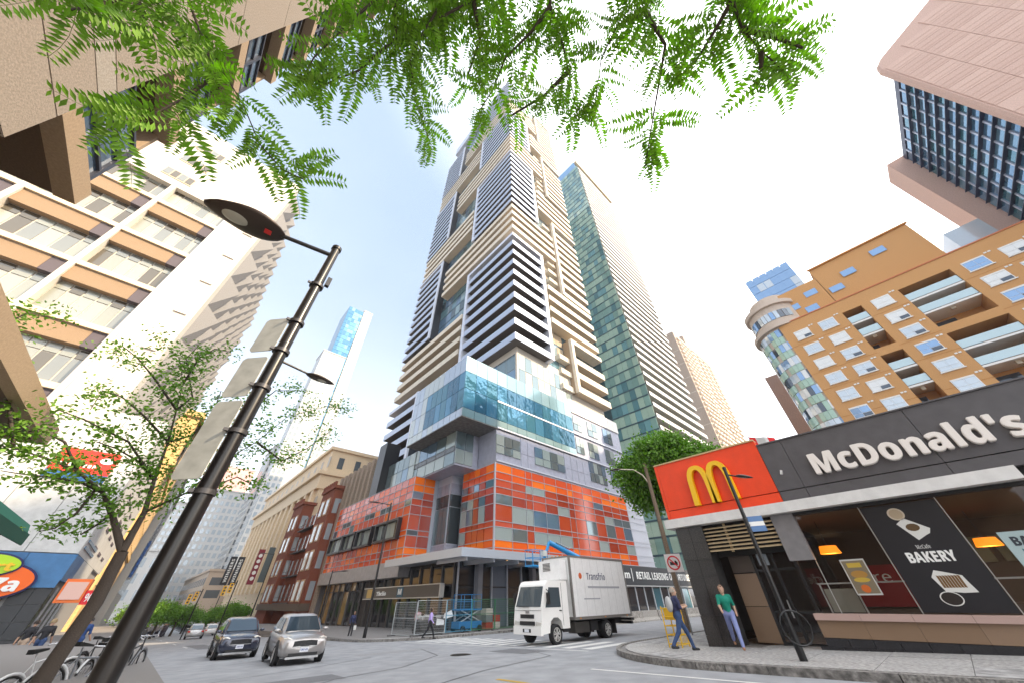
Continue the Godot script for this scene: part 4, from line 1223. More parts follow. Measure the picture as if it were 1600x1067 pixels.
	for k in 2:
		bb(t, "slot_window", -3.8, -3.74, 4.6 + k * 0.35, 4.75 + k * 0.35, -44.0, -37.0, mat("slot blue", Color(0.08, 0.16, 0.24), 0.2))
	var blue := [mat("shop blue", Color(0.045, 0.16, 0.36), 0.4, 0, "coarse", 0.1, 0.3), mat("shop blue paler", Color(0.06, 0.19, 0.40), 0.4, 0, "coarse", 0.1, 0.3)]
	wall_grid(t, "blue_panel", "z+", -36.2, steps(-19.2, -3.78, 8), [2.55, 4.22], 0.02, 0.2, func(i, j): return blue[i % 2])
	wall_grid(t, "blue_panel", "x+", -3.95, steps(-50.0, -36.0, 6), [2.9, 4.22], 0.02, 0.2, func(i, j): return panel[0] if i < 4 else blue[i % 2])
	var tile := mat("shop tile", Color(0.05, 0.055, 0.062), 0.4, 0, "speck", 0.3, 0.8)
	wall_grid(t, "dark_tile", "z+", -36.2, [-5.3, -4.5, -3.82], steps(-1.2, 2.53, 5), 0.02, 0.12, func(i, j): return tile)
	wall_grid(t, "shop_pane", "z+", -36.2, [-14.0, -11.0, -8.0, -5.4], [-0.2, 2.5], 0.12, 0.06, func(i, j): return glass_mat("pizza pane", Color(0.10, 0.07, 0.04), 0.06, 0.2))
	bb(t, "sill_bench", -14.0, -5.5, -1.2, -0.25, -36.2, -35.9, mat("bench green", Color(0.08, 0.12, 0.07), 0.7))
	for k in 4:
		bb(t, "door_post", -3.93, -3.75, -1.4, 2.6, -38.0 - k * 2.2, -37.85 - k * 2.2, mat("door post steel", Color(0.4, 0.4, 0.42), 0.4, 0.4))
	bb(t, "door_recess", -3.94, -3.85, -1.4, 2.7, -46.0, -36.6, mat("door recess", Color(0.02, 0.02, 0.024), 0.3))
	# pizza sign
	var s := thing("pizza_sign", "oval orange and green pizza sign on the blue shop fascia", "sign", Vector3(-7.2, 3, -35.9))
	put(s, "orange_edge", plate(ellipse(1.86, 0.90, 40, -6.50, 2.82), 0.14), mat("sign navy", Color(0.012, 0.015, 0.10), 0.4), Vector3(0, 0, -35.82))
	put(s, "orange_oval", plate(ellipse(1.76, 0.80, 40, -6.50, 2.82), 0.2), mat("sign orange", Color(0.82, 0.13, 0.01), 0.35), Vector3(0, 0, -35.78))
	put(s, "green_edge", plate(ellipse(1.36, 0.58, 36, -6.90, 3.55), 0.14), mat("sign navy", Color.WHITE), Vector3(0, 0, -35.70))
	put(s, "green_oval", plate(ellipse(1.27, 0.50, 36, -6.90, 3.55), 0.2), mat("sign lime", Color(0.42, 0.66, 0.02), 0.35), Vector3(0, 0, -35.66))
	letters(s, "sign_lettering", "PIZZa", 2.5, 0.6, 0.06, Vector3(-6.45, 2.68, -35.65), 0.0, mat("sign white", Color(0.8, 0.8, 0.78)), 800)
	letters(s, "sign_lettering", "fort", 1.5, 0.42, 0.06, Vector3(-6.6, 3.5, -35.53), 0.0, mat("sign yellow", Color(0.8, 0.5, 0.02), 0.4), 800)
	# red banner high on the base, and the orange box sign over the door
	var b := thing("red_wall_banner", "red banner with white lettering and blue hem high on the pale base wall", "banner", Vector3(-6.3, 9, -36))
	bb(b, "cloth", -7.7, -4.9, 8.65, 10.1, -36.0, -35.9, mat("banner red", Color(0.70, 0.03, 0.02), 0.7))
	bb(b, "hem", -7.7, -4.9, 8.2, 8.64, -36.0, -35.9, mat("banner blue", Color(0.02, 0.10, 0.30), 0.7))
	put(b, "badge", plate(ellipse(0.34, 0.2, 20, -5.4, 9.55), 0.03), mat("badge pale", Color(0.5, 0.65, 0.7), 0.6), Vector3(0, 0, -35.88))
	for k in 9:
		bb(b, "letter_mark", -7.4 + k * 0.22, -7.26 + k * 0.22, 9.0, 9.2, -35.9, -35.88, mat("sign white", Color.WHITE))
	var ls := thing("orange_box_sign", "orange and red projecting box sign over the shop doorway", "sign", Vector3(-3, 2, -36.5))
	bb(ls, "lightbox", -3.5, -2.4, 1.85, 3.0, -37.4, -36.2, mat("box orange", Color(0.78, 0.17, 0.03), 0.4))
	bb(ls, "face", -3.4, -2.5, 2.0, 2.85, -36.2, -36.16, mat("box face pale", Color(0.70, 0.45, 0.38), 0.5))
	bb(ls, "red_box", -2.39, -1.9, 1.75, 2.45, -37.2, -36.3, mat("box red", Color(0.70, 0.02, 0.03), 0.4))
	letters(ls, "box_lettering", "%", 0.3, 0.4, 0.02, Vector3(-2.15, 2.1, -36.28), 0.0, mat("sign white", Color.WHITE), 700)
	# near concrete building overhead
	var n := thing("concrete_overhang_building", "pale concrete building overhanging the pavement with stacked bay windows", "building", Vector3(-6, 7, -2))
	var conc := [mat("overhang concrete", Color(0.35, 0.30, 0.25), 0.8, 0, "fine", 0.18, 0.9, 0.2), mat("overhang concrete paler", Color(0.39, 0.355, 0.31), 0.8, 0, "fine", 0.18, 0.9, 0.2)]
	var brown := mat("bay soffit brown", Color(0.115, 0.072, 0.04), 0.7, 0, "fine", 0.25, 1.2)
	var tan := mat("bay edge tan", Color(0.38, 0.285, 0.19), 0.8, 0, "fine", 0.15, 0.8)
	var slate := mat("bay frame slate", Color(0.045, 0.05, 0.07), 0.4, 0.2)
	bb(n, "body", -16.0, -4.5, 7.2, 46.0, -6.1, 6.0, mat("overhang joint", Color(0.03, 0.03, 0.03), 0.9))
	var ypos := [7.0, 7.9, 8.75, 9.2, 10.9, 11.15, 13.6, 16.5, 20.0, 24.0, 29.0, 36.0, 46.0]
	for i in ypos.size() - 1:
		for q in 3:
			on_wall(n, "concrete_panel", "x+", -4.5, -6.3 + q * 4.1, -2.215 + q * 4.1, ypos[i] + 0.012, ypos[i + 1] - 0.012, 0.3, conc[1] if i in [2, 4] else conc[0])
	bb(n, "corner_return", -16.0, -4.21, 7.0, 46.0, -6.3, -6.12, conc[0])
	for k in 11:
		var y := 8.0 + k * 2.9
		var bay := node_part(n, "bay_window", Vector3(-5, y, -7.3))
		bb(bay, "slab_edge", -4.5, -4.2, y, y + 0.42, -8.4, -6.31, tan)
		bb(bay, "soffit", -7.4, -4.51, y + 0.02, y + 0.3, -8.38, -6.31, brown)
		bb(bay, "end_wall", -7.4, -4.4, y + 0.3, y + 2.9, -8.36, -8.26, tan)
		for q in 2:
			on_wall(bay, "pane", "x-", -4.4, -8.2 + q * 0.95, -7.35 + q * 0.95, y + 0.5, y + 1.9, 0.04, glass_mat("bay glass", Color(0.12, 0.18, 0.26), 0.04, 0.3))
		for z in [-8.24, -7.3, -6.36]:
			bb(bay, "frame", -4.44, -4.34, y + 0.42, y + 2.0, z - 0.05, z + 0.05, slate)
		for yy in [0.45, 0.95, 1.45, 1.98]:
			bb(bay, "frame", -4.43, -4.35, y + yy - 0.03, y + yy + 0.03, -8.24, -6.31, slate)
	# canopy slab lower down, with a floodlight, and the green awning
	var c := thing("entrance_canopy", "brown soffit canopy slab with tan edge on the near building", "canopy", Vector3(-5, 5, -10))
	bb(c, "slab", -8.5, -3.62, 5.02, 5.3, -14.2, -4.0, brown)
	bb(c, "edge", -3.61, -3.4, 4.98, 5.4, -14.4, -4.0, tan)
	bb(c, "edge", -8.5, -3.62, 4.98, 5.4, -14.4, -14.21, tan)
	bb(c, "wall", -9.0, -8.5, 0.0, 7.0, -14.2, 6.0, conc[0])
	var fl := thing("floodlight", "white floodlight head fixed over the canopy edge", "floodlight", Vector3(-6.0, 5.6, -16.0))
	var head := CapsuleMesh.new()
	head.radius = 0.16
	head.height = 0.6
	var hd := put(fl, "head", head, mat("flood white", Color(0.6, 0.6, 0.58), 0.4), Vector3(-5.9, 5.95, -14.6))
	hd.rotation.z = 1.2
	put(fl, "bracket", tube_mesh([Vector3(-5.9, 5.9, -14.6), Vector3(-5.9, 5.4, -14.3)], [0.04], 6), slate)
	var aw := thing("green_awning", "dark green shop awning on the near side of the street", "awning", Vector3(-4, 3.6, -17))
	var o := PackedVector2Array([Vector2(-5.2, 4.5), Vector2(-3.5, 3.75), Vector2(-3.4, 3.45), Vector2(-5.2, 3.4)])
	put(aw, "canvas", plate(o, 4.4, 0.03), mat("awning green", Color(0.01, 0.16, 0.10), 0.7), Vector3(0, 0, -17.2))
	put(aw, "valance", cube(0.03, 0.3, 4.4), mat("awning green dark", Color(0.006, 0.08, 0.05), 0.7), Vector3(-3.38, 3.35, -17.2))

func facade_block(called: String, label: String, x0: float, x1: float, y1: float, z0: float, z1: float, wall: Material, pane: Material, face_x: String, nz: int, nx: int, floors: int, group := "") -> Node3D:
	# a plain city block with its own window panes on the street side and on the side towards the camera
	var y0 := ground_y(z1) - 2.0
	var t := thing(called, label, "building", Vector3((x0 + x1) / 2, y0, (z0 + z1) / 2), 0.0, group)
	bb(t, "wall", x0, x1, y0, y1, z0, z1, wall)
	var fh := (y1 - 4.0) / floors
	for k in floors:
		var a := 3.6 + k * fh
		for i in nz:
			var u := lerpf(z0, z1, (i + 0.2) / nz)
			on_wall(t, "window_pane", face_x, x0 if face_x == "x-" else x1, u, u + (z1 - z0) / nz * 0.6, a, a + fh * 0.62, 0.06, pane)
		for i in nx:
			var u := lerpf(x0, x1, (i + 0.2) / nx)
			on_wall(t, "window_pane", "z+", z1, u, u + (x1 - x0) / nx * 0.6, a, a + fh * 0.62, 0.06, pane)
	bb(t, "cornice", x0 - 0.4, x1 + 0.4, y1, y1 + 0.8, z0 - 0.4, z1 + 0.4, wall)
	return t

func build_far_street() -> void:
	var dark := glass_mat("far pane dark", Color(0.10, 0.11, 0.12), 0.1, 0.2)
	var pale := glass_mat("far pane pale", Color(0.33, 0.38, 0.42), 0.1, 0.2)
	# red brick house with bay towers
	var brick := mat("red brick", Color(0.30, 0.082, 0.04), 0.9, 0, "speck", 0.4, 0.5, 0.4)
	var trim := mat("brick trim", Color(0.46, 0.33, 0.22), 0.8)
	var t := thing("red_brick_building", "dark red brick Victorian building with corbelled towers and fire escapes", "building", Vector3(24, -2.5, -90))
	bb(t, "wall", 22.0, 36.0, -4.0, 17.0, -106.0, -73.7, brick)
	for s in [[-82.0, -74.5, 19.6], [-104.5, -96.0, 20.2]]:
		bb(t, "tower_bay", 20.6, 23.0, -4.0, s[2], s[0], s[1], brick)
		bb(t, "tower_cap", 20.3, 23.4, s[2], s[2] + 0.6, s[0] - 0.3, s[1] + 0.3, brick)
		for k in 7:
			bb(t, "merlon", 20.3, 20.7, s[2] + 0.6, s[2] + 1.4, s[0] + 0.2 + k * 1.1, s[0] + 0.7 + k * 1.1, brick)
		for k in 4:
			for i in 2:
				var zc: float = lerpf(s[0], s[1], 0.3 + 0.4 * i)
				var y := 2.0 + k * 4.4
				on_wall(t, "window_surround", "x-", 20.6, zc - 1.0, zc + 1.0, y - 0.2, y + 2.9, 0.08, trim)
				on_wall(t, "window_pane", "x-", 20.52, zc - 0.75, zc + 0.75, y, y + 2.6, 0.04, pale)
			on_wall(t, "window_pane", "z+", s[1], 21.1, 22.3, 2.0 + k * 4.4, 4.6 + k * 4.4, 0.05, pale)
	for k in 4:
		for i in 4:
			var zc := -94.0 + i * 3.3
			on_wall(t, "window_pane", "x-", 22.0, zc - 0.6, zc + 0.6, 2.0 + k * 4.2, 4.6 + k * 4.2, 0.06, dark)
		bb(t, "fire_escape_landing", 20.9, 22.0, 1.6 + k * 4.2, 1.75 + k * 4.2, -95.0, -84.0, mat("fire escape", Color(0.03, 0.03, 0.03), 0.6))
		bb(t, "fire_escape_rail", 20.9, 20.95, 2.5 + k * 4.2, 2.56 + k * 4.2, -95.0, -84.0, mat("fire escape", Color.WHITE))
	bb(t, "shop_fascia", 20.3, 22.0, 0.6, 1.6, -105.0, -74.0, mat("old fascia", Color(0.10, 0.07, 0.05), 0.7))
	# beige columned block
	var beige := mat("beige stone", Color(0.74, 0.58, 0.39), 0.8, 0, "fine", 0.15, 0.2)
	var bs := thing("beige_classical_building", "beige stone classical building with tall pilasters and a deep cornice", "building", Vector3(28, -3, -140))
	bb(bs, "wall", 25.2, 46.0, -6.0, 30.0, -192.0, -106.5, beige)
	bb(bs, "entablature", 24.3, 46.0, 26.5, 30.2, -192.3, -106.2, beige)
	bb(bs, "cornice", 23.4, 46.5, 30.21, 31.2, -193.0, -105.6, beige)
	bb(bs, "attic", 25.6, 46.0, 31.21, 37.6, -191.0, -107.0, beige)
	bb(bs, "attic_cornice", 24.9, 46.5, 37.61, 38.5, -191.6, -106.4, beige)
	for i in 13:
		var z := -190.0 + i * 6.6
		bb(bs, "pilaster", 24.4, 25.2, 4.0, 26.5, z, z + 2.2, beige)
		for k in 4:
			on_wall(bs, "window_pane", "x-", 25.2, z + 3.2, z + 5.6, 6.0 + k * 5.0, 9.4 + k * 5.0, 0.06, mat("beige shade pane", Color(0.25, 0.20, 0.14), 0.3))
		on_wall(bs, "attic_pane", "x-", 25.6, z + 2.6, z + 4.4, 32.6, 35.6, 0.06, mat("beige shade pane", Color.WHITE))
	for i in 3:
		on_wall(bs, "attic_pane", "z+", -107.0, 28.0 + i * 5.0, 29.6 + i * 5.0, 32.6, 35.8, 0.06, dark)
	# street signs on that side: black store banners and a maroon one
	for k in 2:
		var w := thing("store_banner", ["black vertical store banner lettered Winners, on its own", "black vertical store banner lettered Winners, next to the street"][k], "banner", Vector3(19.5, 5, -150))
		bb(w, "board", 17.4 - k * 1.9, 19.0 - k * 1.9, 5.8, 12.4, -136.4, -136.0, mat("banner black", Color(0.012, 0.012, 0.016), 0.5))
		var l := letters(w, "banner_lettering", "WINNERS", 5.4, 0.7, 0.05, Vector3(18.2 - k * 1.9, 9.1, -135.95), 0.0, mat("sign white", Color.WHITE), 700, "Droid Sans", PI / 2)
		l.name = "banner_lettering"
	var rb := thing("maroon_banner", "maroon vertical banner with white figures on the beige building", "banner", Vector3(20, 6, -118))
	bb(rb, "board", 18.8, 20.2, 5.4, 12.8, -118.2, -117.9, mat("banner maroon", Color(0.22, 0.015, 0.03), 0.6))
	for k in 5:
		put(rb, "figure", plate(ellipse(0.42, 0.42, 12, 19.5, 6.6 + k * 1.2), 0.05), mat("sign white", Color.WHITE), Vector3(0, 0, -117.88))
	var sb := thing("slate_banner", "slate grey vertical banner beside the maroon one", "banner", Vector3(21, 6, -116))
	bb(sb, "board", 20.6, 22.0, 5.8, 13.2, -116.2, -116.0, mat("banner slate", Color(0.09, 0.12, 0.13), 0.6))
	# far along the street
	var white := mat("far white", Color(0.44, 0.44, 0.43), 0.8)
	var low := facade_block("low_store_block", "long low beige store block further along the street", 17.5, 40.0, 12.0, -300.0, -196.0, mat("store beige", Color(0.42, 0.33, 0.25), 0.8), dark, "x-", 14, 3, 2)
	var glassb := facade_block("banded_office", "white office block with dense horizontal window bands", 6.0, 30.0, 62.0, -330.0, -305.0, white, pale, "x-", 4, 8, 14)
	facade_block("pink_office", "pink office block rising behind the white banded office", 12.0, 34.0, 98.0, -420.0, -390.0, mat("far pink", Color(0.58, 0.34, 0.30), 0.8), mat("far pink pane", Color(0.45, 0.25, 0.24), 0.4), "x-", 3, 6, 12)
	facade_block("stepped_concrete_block", "pale concrete apartment block with deep balconies down the street", 27.0, 52.0, 84.0, -290.0, -262.0, white, dark, "x-", 6, 7, 20)
	facade_block("white_grid_tower", "tall white gridded apartment tower in front of the blue glass tower", 28.0, 44.0, 152.0, -258.0, -240.0, white, pale, "x-", 4, 6, 38)
	facade_block("white_grid_tower", "slim white tower rising beside the blue glass tower", 47.5, 55.0, 214.0, -275.0, -252.0, white, pale, "x-", 5, 3, 50)
	# blue glass tower
	var bt := thing("blue_glass_tower", "tall blue glass tower with a cut corner far down the street", "tower", Vector3(40, 0, -260))
	var bg := [glass_mat("far blue pane", Color(0.03, 0.16, 0.30), 0.06, 0.3), glass_mat("far blue pane lighter", Color(0.08, 0.25, 0.38), 0.06, 0.3), glass_mat("far blue pane pale", Color(0.15, 0.33, 0.43), 0.08, 0.2)]
	bb(bt, "core", 34.5, 47.0, 0.0, 212.0, -275.0, -252.0, mat("far blue core", Color(0.06, 0.16, 0.25), 0.4))
	wall_grid(bt, "pane", "z+", -252.0, steps(34.5, 47.0, 5), steps(100.0, 212.0, 28), 0.25, 0.2, func(i, j): return bg[0] if i == 0 else bg[rng.randi() % 3])
	wall_grid(bt, "pane", "x-", 34.5, steps(-275.0, -252.0, 5), steps(100.0, 212.0, 28), 0.25, 0.2, func(i, j): return bg[0])
	# this side of the street, beyond the office building
	var yellow := mat("yellow stone", Color(0.74, 0.50, 0.22), 0.8, 0, "fine", 0.15, 0.2)
	var y := facade_block("yellow_stone_building", "warm yellow stone building beyond the pizza shop", -26.0, -4.0, 24.0, -104.0, -66.0, yellow, mat("yellow pane", Color(0.50, 0.36, 0.18), 0.4), "x+", 10, 3, 7)
	for k in 2:
		bb(y, "string_course", -26.2, -3.7, 8.0 + k * 9.0, 8.6 + k * 9.0, -104.2, -65.8, yellow)
	facade_block("white_panel_building", "white panelled building covered in hoardings past the yellow one", -26.0, -2.8, 24.0, -150.0, -105.0, white, pale, "x+", 8, 2, 4)
	facade_block("pale_mall_block", "pale mall block at the far end of the street", -30.0, 3.0, 22.0, -330.0, -250.0, white, pale, "x+", 8, 6, 3)
	facade_block("white_slab_office", "white slab office above the mall block", -14.0, 8.0, 58.0, -380.0, -340.0, white, pale, "x+", 6, 8, 14)
	for s in [[-2.7, 6.0, 12.0, -112.0, -107.0, "blue hoarding with pale lettering on the white building", Color(0.03, 0.16, 0.55)], [-2.7, 11.0, 19.0, -124.0, -114.0, "pale hoarding with figures on the white building", Color(0.62, 0.62, 0.66)], [-3.3, 17.0, 27.0, -74.0, -67.5, "tall blue hoarding on the yellow building", Color(0.03, 0.28, 0.62)]]:
		var h := thing("hoarding", s[5], "hoarding", Vector3(s[0], s[1], s[3]))
		bb(h, "board", s[0], s[0] + 0.4, s[1], s[2], s[3], s[4], mat("hoarding " + str(s[6]), s[6], 0.6, 0, "coarse", 0.5, 0.25))
		bb(h, "frame", s[0] - 0.02, s[0] + 0.5, s[1] - 0.3, s[1] - 0.01, s[3] - 0.2, s[4] + 0.2, dark)

# ---------- street furniture ----------
func lamp_head(parent: Node, from: Vector3, to: Vector3, half_width: float, lens_part: float) -> void:
	# a flat cobra head: an elongated lens body with a glass bowl under it
	var st := st_new()
	var axis := (to - from)
	var n := 14
	var side := axis.normalized().cross(Vector3.UP).normalized()
	var up := side.cross(axis.normalized())
	var rows := []
	for i in n + 1:
		var f := float(i) / n
		var w := half_width * (0.28 + 0.95 * sin(PI * pow(f, 0.75) * 0.97)) if f < 1.0 else 0.02
		if f > 0.86:
			w = half_width * lerpf(0.72, 0.18, (f - 0.86) / 0.14)
		var ring := []
		for k in 12:
			var a := TAU * k / 12
			ring.append(from + axis * f + side * cos(a) * w + up * sin(a) * w * (0.42 if sin(a) > 0 else 0.22))
		rows.append(ring)
	st.set_smooth_group(0)
	for i in n:
		for k in 12:
			var q := [rows[i][k], rows[i + 1][k], rows[i + 1][(k + 1) % 12], rows[i][(k + 1) % 12]]
			for p in [q[0], q[1], q[2], q[0], q[2], q[3]]:
				st.add_vertex(p)
	for k in range(1, 11):
		for p in [rows[n][0], rows[n][k + 1], rows[n][k]]:
			st.add_vertex(p)
	st.index()
	st.generate_normals()
	var head := put(parent, "lamp_head", st.commit(), mat("lamp bronze", Color(0.035, 0.024, 0.02), 0.4, 0.3), off.get(parent, Vector3.ZERO))
	head.position = -off.get(parent, Vector3.ZERO)
	off[head] = Vector3.ZERO
	var s := SphereMesh.new()
	s.radius = 0.5
	s.height = 1.0
	var g := put(head, "lens", s, mat("lamp lens", Color(0.36, 0.36, 0.31), 0.25))
	var mid := from + axis * lens_part - up * half_width * 0.1
	g.transform = Transform3D(Basis(axis.normalized() * axis.length() * 0.38, up * half_width * 0.5, side * half_width * 1.1), mid)

func pole(parent: Node, base: Vector3, top_y: float, r0: float, r1: float, m: Material) -> void:
	put(parent, "pole", tube_mesh([base, Vector3(base.x, base.y + 0.6, base.z), Vector3(base.x, base.y + 0.62, base.z), Vector3(base.x, top_y, base.z)], [r0 * 1.25, r0 * 1.2, r0, r1], 16), m)
	put(parent, "cap", tube_mesh([Vector3(base.x, top_y - 0.02, base.z), Vector3(base.x, top_y + 0.05, base.z)], [r1 * 1.25, r1 * 1.2], 14), m)

func build_street_things() -> void:
	var black := mat("pole black", Color(0.006, 0.006, 0.0075), 0.3, 0.0, "fine", 0.3, 2.0)
	# near lamp post
	var t := thing("street_lamp", "tall black street lamp with oval head and three sign plates beside the young tree", "street lamp", Vector3(0.08, 0.25, -5.0))
	pole(t, Vector3(0.08, 0.2, -5.0), 6.95, 0.098, 0.07, black)
	put(t, "arm", tube_mesh([Vector3(0.05, 6.75, -5.0), Vector3(-0.78, 6.72, -5.13)], [0.04, 0.035], 8), black)
	lamp_head(t, Vector3(-0.70, 6.72, -5.12), Vector3(-1.83, 6.72, -5.26), 0.25, 0.60)
	put(t, "red_label", cube(0.1, 0.012, 0.1), mat("label red", Color(0.6, 0.02, 0.02), 0.5), Vector3(-0.93, 6.66, -5.14))
	put(t, "lower_arm", tube_mesh([Vector3(0.1, 4.38, -5.02), Vector3(0.55, 4.36, -5.1)], [0.018, 0.015], 7), black)
	lamp_head(t, Vector3(0.5, 4.36, -5.1), Vector3(0.92, 4.35, -5.14), 0.075, 0.55)
	for y in [2.6, 3.28, 3.9, 4.5, 5.05, 5.9]:
		put(t, "band_clamp", tube_mesh([Vector3(0.08, y - 0.025, -5), Vector3(0.08, y + 0.025, -5)], [0.108], 14), mat("clamp steel", Color(0.05, 0.05, 0.055), 0.4, 0.5))
		put(t, "clamp_bolt", cube(0.05, 0.035, 0.03), mat("clamp steel", Color.WHITE), Vector3(-0.04, y, -4.97))
	var plate_mat := mat("sign back grey", Color(0.50, 0.53, 0.52), 0.55, 0.2, "coarse", 0.2, 0.8)
	for s in [[4.78, 0.62], [4.05, 0.62], [3.2, 0.95]]:
		var pl := put(t, "sign_plate", plate(PackedVector2Array([Vector2(0.03, 0), Vector2(0.33, 0), Vector2(0.37, 0.04), Vector2(0.37, s[1] - 0.04), Vector2(0.33, s[1]), Vector2(0.03, s[1]), Vector2(0, s[1] - 0.03), Vector2(0, 0.03)]), 0.012), plate_mat, Vector3(-0.02, s[0] - s[1] / 2, -4.99))
		pl.rotation.y = PI - 0.85
	put(t, "cable_box", cube(0.07, 0.2, 0.07), black, Vector3(0.21, 6.1, -5.0))
	# lamp outside the restaurant, with bicycle ring
	var m := thing("street_lamp", "short black street lamp with bicycle ring outside the restaurant", "street lamp", Vector3(13.46, 0.3, -3.5))
	pole(m, Vector3(13.46, 0.28, -3.5), 5.15, 0.075, 0.05, black)
	put(m, "arm", tube_mesh([Vector3(13.46, 4.95, -3.5), Vector3(13.5, 4.85, -3.25)], [0.025], 7), black)
	lamp_head(m, Vector3(13.5, 4.86, -3.28), Vector3(13.58, 4.72, -2.8), 0.13, 0.5)
	var ring := put(m, "bicycle_ring", ring_mesh(0.36, 0.022), black, Vector3(13.44, 0.95, -3.36))
	ring.rotation = Vector3(PI / 2, 0, 0.9)
	for k in 3:
		put(m, "band_clamp", tube_mesh([Vector3(13.46, 3.2 + k * 0.18, -3.5), Vector3(13.46, 3.23 + k * 0.18, -3.5)], [0.075], 10), mat("clamp steel", Color.WHITE))
	var sp := put(m, "street_name_plate", cube(0.5, 0.42, 0.02), mat("plate blue", Color(0.10, 0.20, 0.40), 0.5), Vector3(13.55, 3.42, -3.3))
	sp.rotation.y = -1.2
	var sw := put(m, "plate_stripe", cube(0.5, 0.12, 0.024), mat("sign white", Color(0.8, 0.8, 0.78), 0.6), Vector3(13.55, 3.42, -3.3))
	sw.rotation.y = -1.2
	# lamps on the far pavement
	for d in [[14.72, -33.5, 9.2, -2.0, -0.8, "tall slim black lamp post on the pavement below the orange podium"], [15.5, -47.5, 4.5, 1.6, 0.5, "short black lamp post on the far pavement by the gold-lit shop windows"], [14.8, -78.0, 8.5, -2.0, -0.5, "black lamp post on the pavement by the red brick building"], [14.8, -120.0, 8.5, -2.0, -0.5, "black lamp post on the pavement by the beige building"]]:
		var f := thing("street_lamp", d[5], "street lamp", Vector3(d[0], ground_y(d[1]) + 0.15, d[1]))
		pole(f, Vector3(d[0], ground_y(d[1]) + 0.1, d[1]), d[2], 0.11, 0.06, black)
		put(f, "arm", tube_mesh([Vector3(d[0], d[2] - 0.15, d[1]), Vector3(d[0] + d[3] * 0.55, d[2] - 0.02, d[1] + d[4] * 0.55)], [0.04], 6), black)
		lamp_head(f, Vector3(d[0] + d[3] * 0.5, d[2] - 0.03, d[1] + d[4] * 0.5), Vector3(d[0] + d[3], d[2], d[1] + d[4]), 0.16, 0.5)
	# wooden pole with curved arm
	var w := thing("utility_pole", "weathered wooden utility pole with a curved lamp arm beside the leafy tree", "utility pole", Vector3(24.4, 0, -11.5))
	var wood := mat("pole wood", Color(0.30, 0.22, 0.15), 0.9, 0, "fine", 0.45, 0.8, 0.4)
	put(w, "pole", tube_mesh([Vector3(24.4, 0.0, -11.5), Vector3(24.4, 9.6, -11.5)], [0.17, 0.12], 12), wood)
	put(w, "arm", tube_mesh([Vector3(24.4, 8.1, -11.5), Vector3(24.25, 8.8, -11.8), Vector3(24.0, 9.25, -12.3), Vector3(23.5, 9.42, -13.3)], [0.05, 0.045, 0.04], 8), mat("arm cream", Color(0.55, 0.50, 0.38), 0.5, 0.2))
	lamp_head(w, Vector3(23.6, 9.42, -13.1), Vector3(23.25, 9.40, -13.9), 0.16, 0.5)
	var ns := thing("no_truck_sign", "square white sign with red no-trucks circle on a thin post", "road sign", Vector3(21.8, 0.1, -10.1))
	put(ns, "post", tube_mesh([Vector3(21.85, 0.0, -10.15), Vector3(21.85, 3.6, -10.15)], [0.035], 8), mat("post steel", Color(0.3, 0.3, 0.3), 0.4, 0.6))
	var facing := atan2(-21.8, 10.1)
	var sq := put(ns, "plate", cube(0.85, 0.85, 0.02), mat("sign plate white", Color(0.78, 0.76, 0.74), 0.5), Vector3(21.8, 3.15, -10.1))
	sq.rotation.y = facing
	var rg := put(sq, "red_ring", ring_mesh(0.31, 0.035), mat("sign ring red", Color(0.65, 0.02, 0.03), 0.5))
	rg.transform = Transform3D(Basis(Vector3.RIGHT, PI / 2) * Basis.from_scale(Vector3(1, 0.2, 1)), Vector3(0, 0, 0.012))
	var truck_shape := PackedVector2Array([Vector2(-0.2, -0.1), Vector2(0.2, -0.1), Vector2(0.2, 0.02), Vector2(0.13, 0.1), Vector2(0.06, 0.1), Vector2(0.06, 0.0), Vector2(-0.2, 0.06)])
	var ts := put(sq, "truck_symbol", plate(truck_shape, 0.01), mat("symbol black", Color(0.02, 0.02, 0.02), 0.6))
	ts.position = Vector3(0, 0, 0.014)
	var bar := put(sq, "red_bar", cube(0.06, 0.6, 0.012), mat("sign ring red", Color.WHITE))
	bar.position = Vector3(0, 0, 0.018)
	bar.rotation.z = 0.78
	# yellow newspaper rack by the corner column
	var y := thing("yellow_rack", "yellow wire news rack on the corner by the dark column", "rack", Vector3(15.9, 0.15, -8.0))
	var ym := mat("rack yellow", Color(0.70, 0.42, 0.01), 0.5)
	for a in [-0.3, 0.3]:
		for b in [-0.25, 0.25]:
			put(y, "post", tube_mesh([Vector3(15.9 + a, 0.15, -8.0 + b), Vector3(15.9 + a, 1.35, -8.0 + b)], [0.025], 6), ym)
	for k in 5:
		for b in [-0.25, 0.25]:
			put(y, "bar", tube_mesh([Vector3(15.6, 0.25 + k * 0.26, -8.0 + b), Vector3(16.2, 0.25 + k * 0.26, -8.0 + b)], [0.016], 5), ym)
		for a in [-0.3, 0.3]:
			put(y, "bar", tube_mesh([Vector3(15.9 + a, 0.25 + k * 0.26, -8.25), Vector3(15.9 + a, 0.25 + k * 0.26, -7.75)], [0.016], 5), ym)
	for k in 6:
		put(y, "wire", tube_mesh([Vector3(15.6 + k * 0.12, 0.2, -7.75), Vector3(15.6 + k * 0.12, 1.3, -7.75)], [0.01], 5), ym)
	put(y, "box", cube(0.5, 0.35, 0.4), ym, Vector3(15.9, 1.12, -8.0))
	# flag on a roof staff
	var fl := thing("red_flag", "small red and white flag on a staff behind the restaurant roof", "flag", Vector3(29.5, 9.5, -5.2))
	put(fl, "staff", tube_mesh([Vector3(29.5, 6.2, -5.2), Vector3(29.5, 11.2, -5.2)], [0.03], 6), mat("post steel", Color.WHITE))
	var fs := st_new()
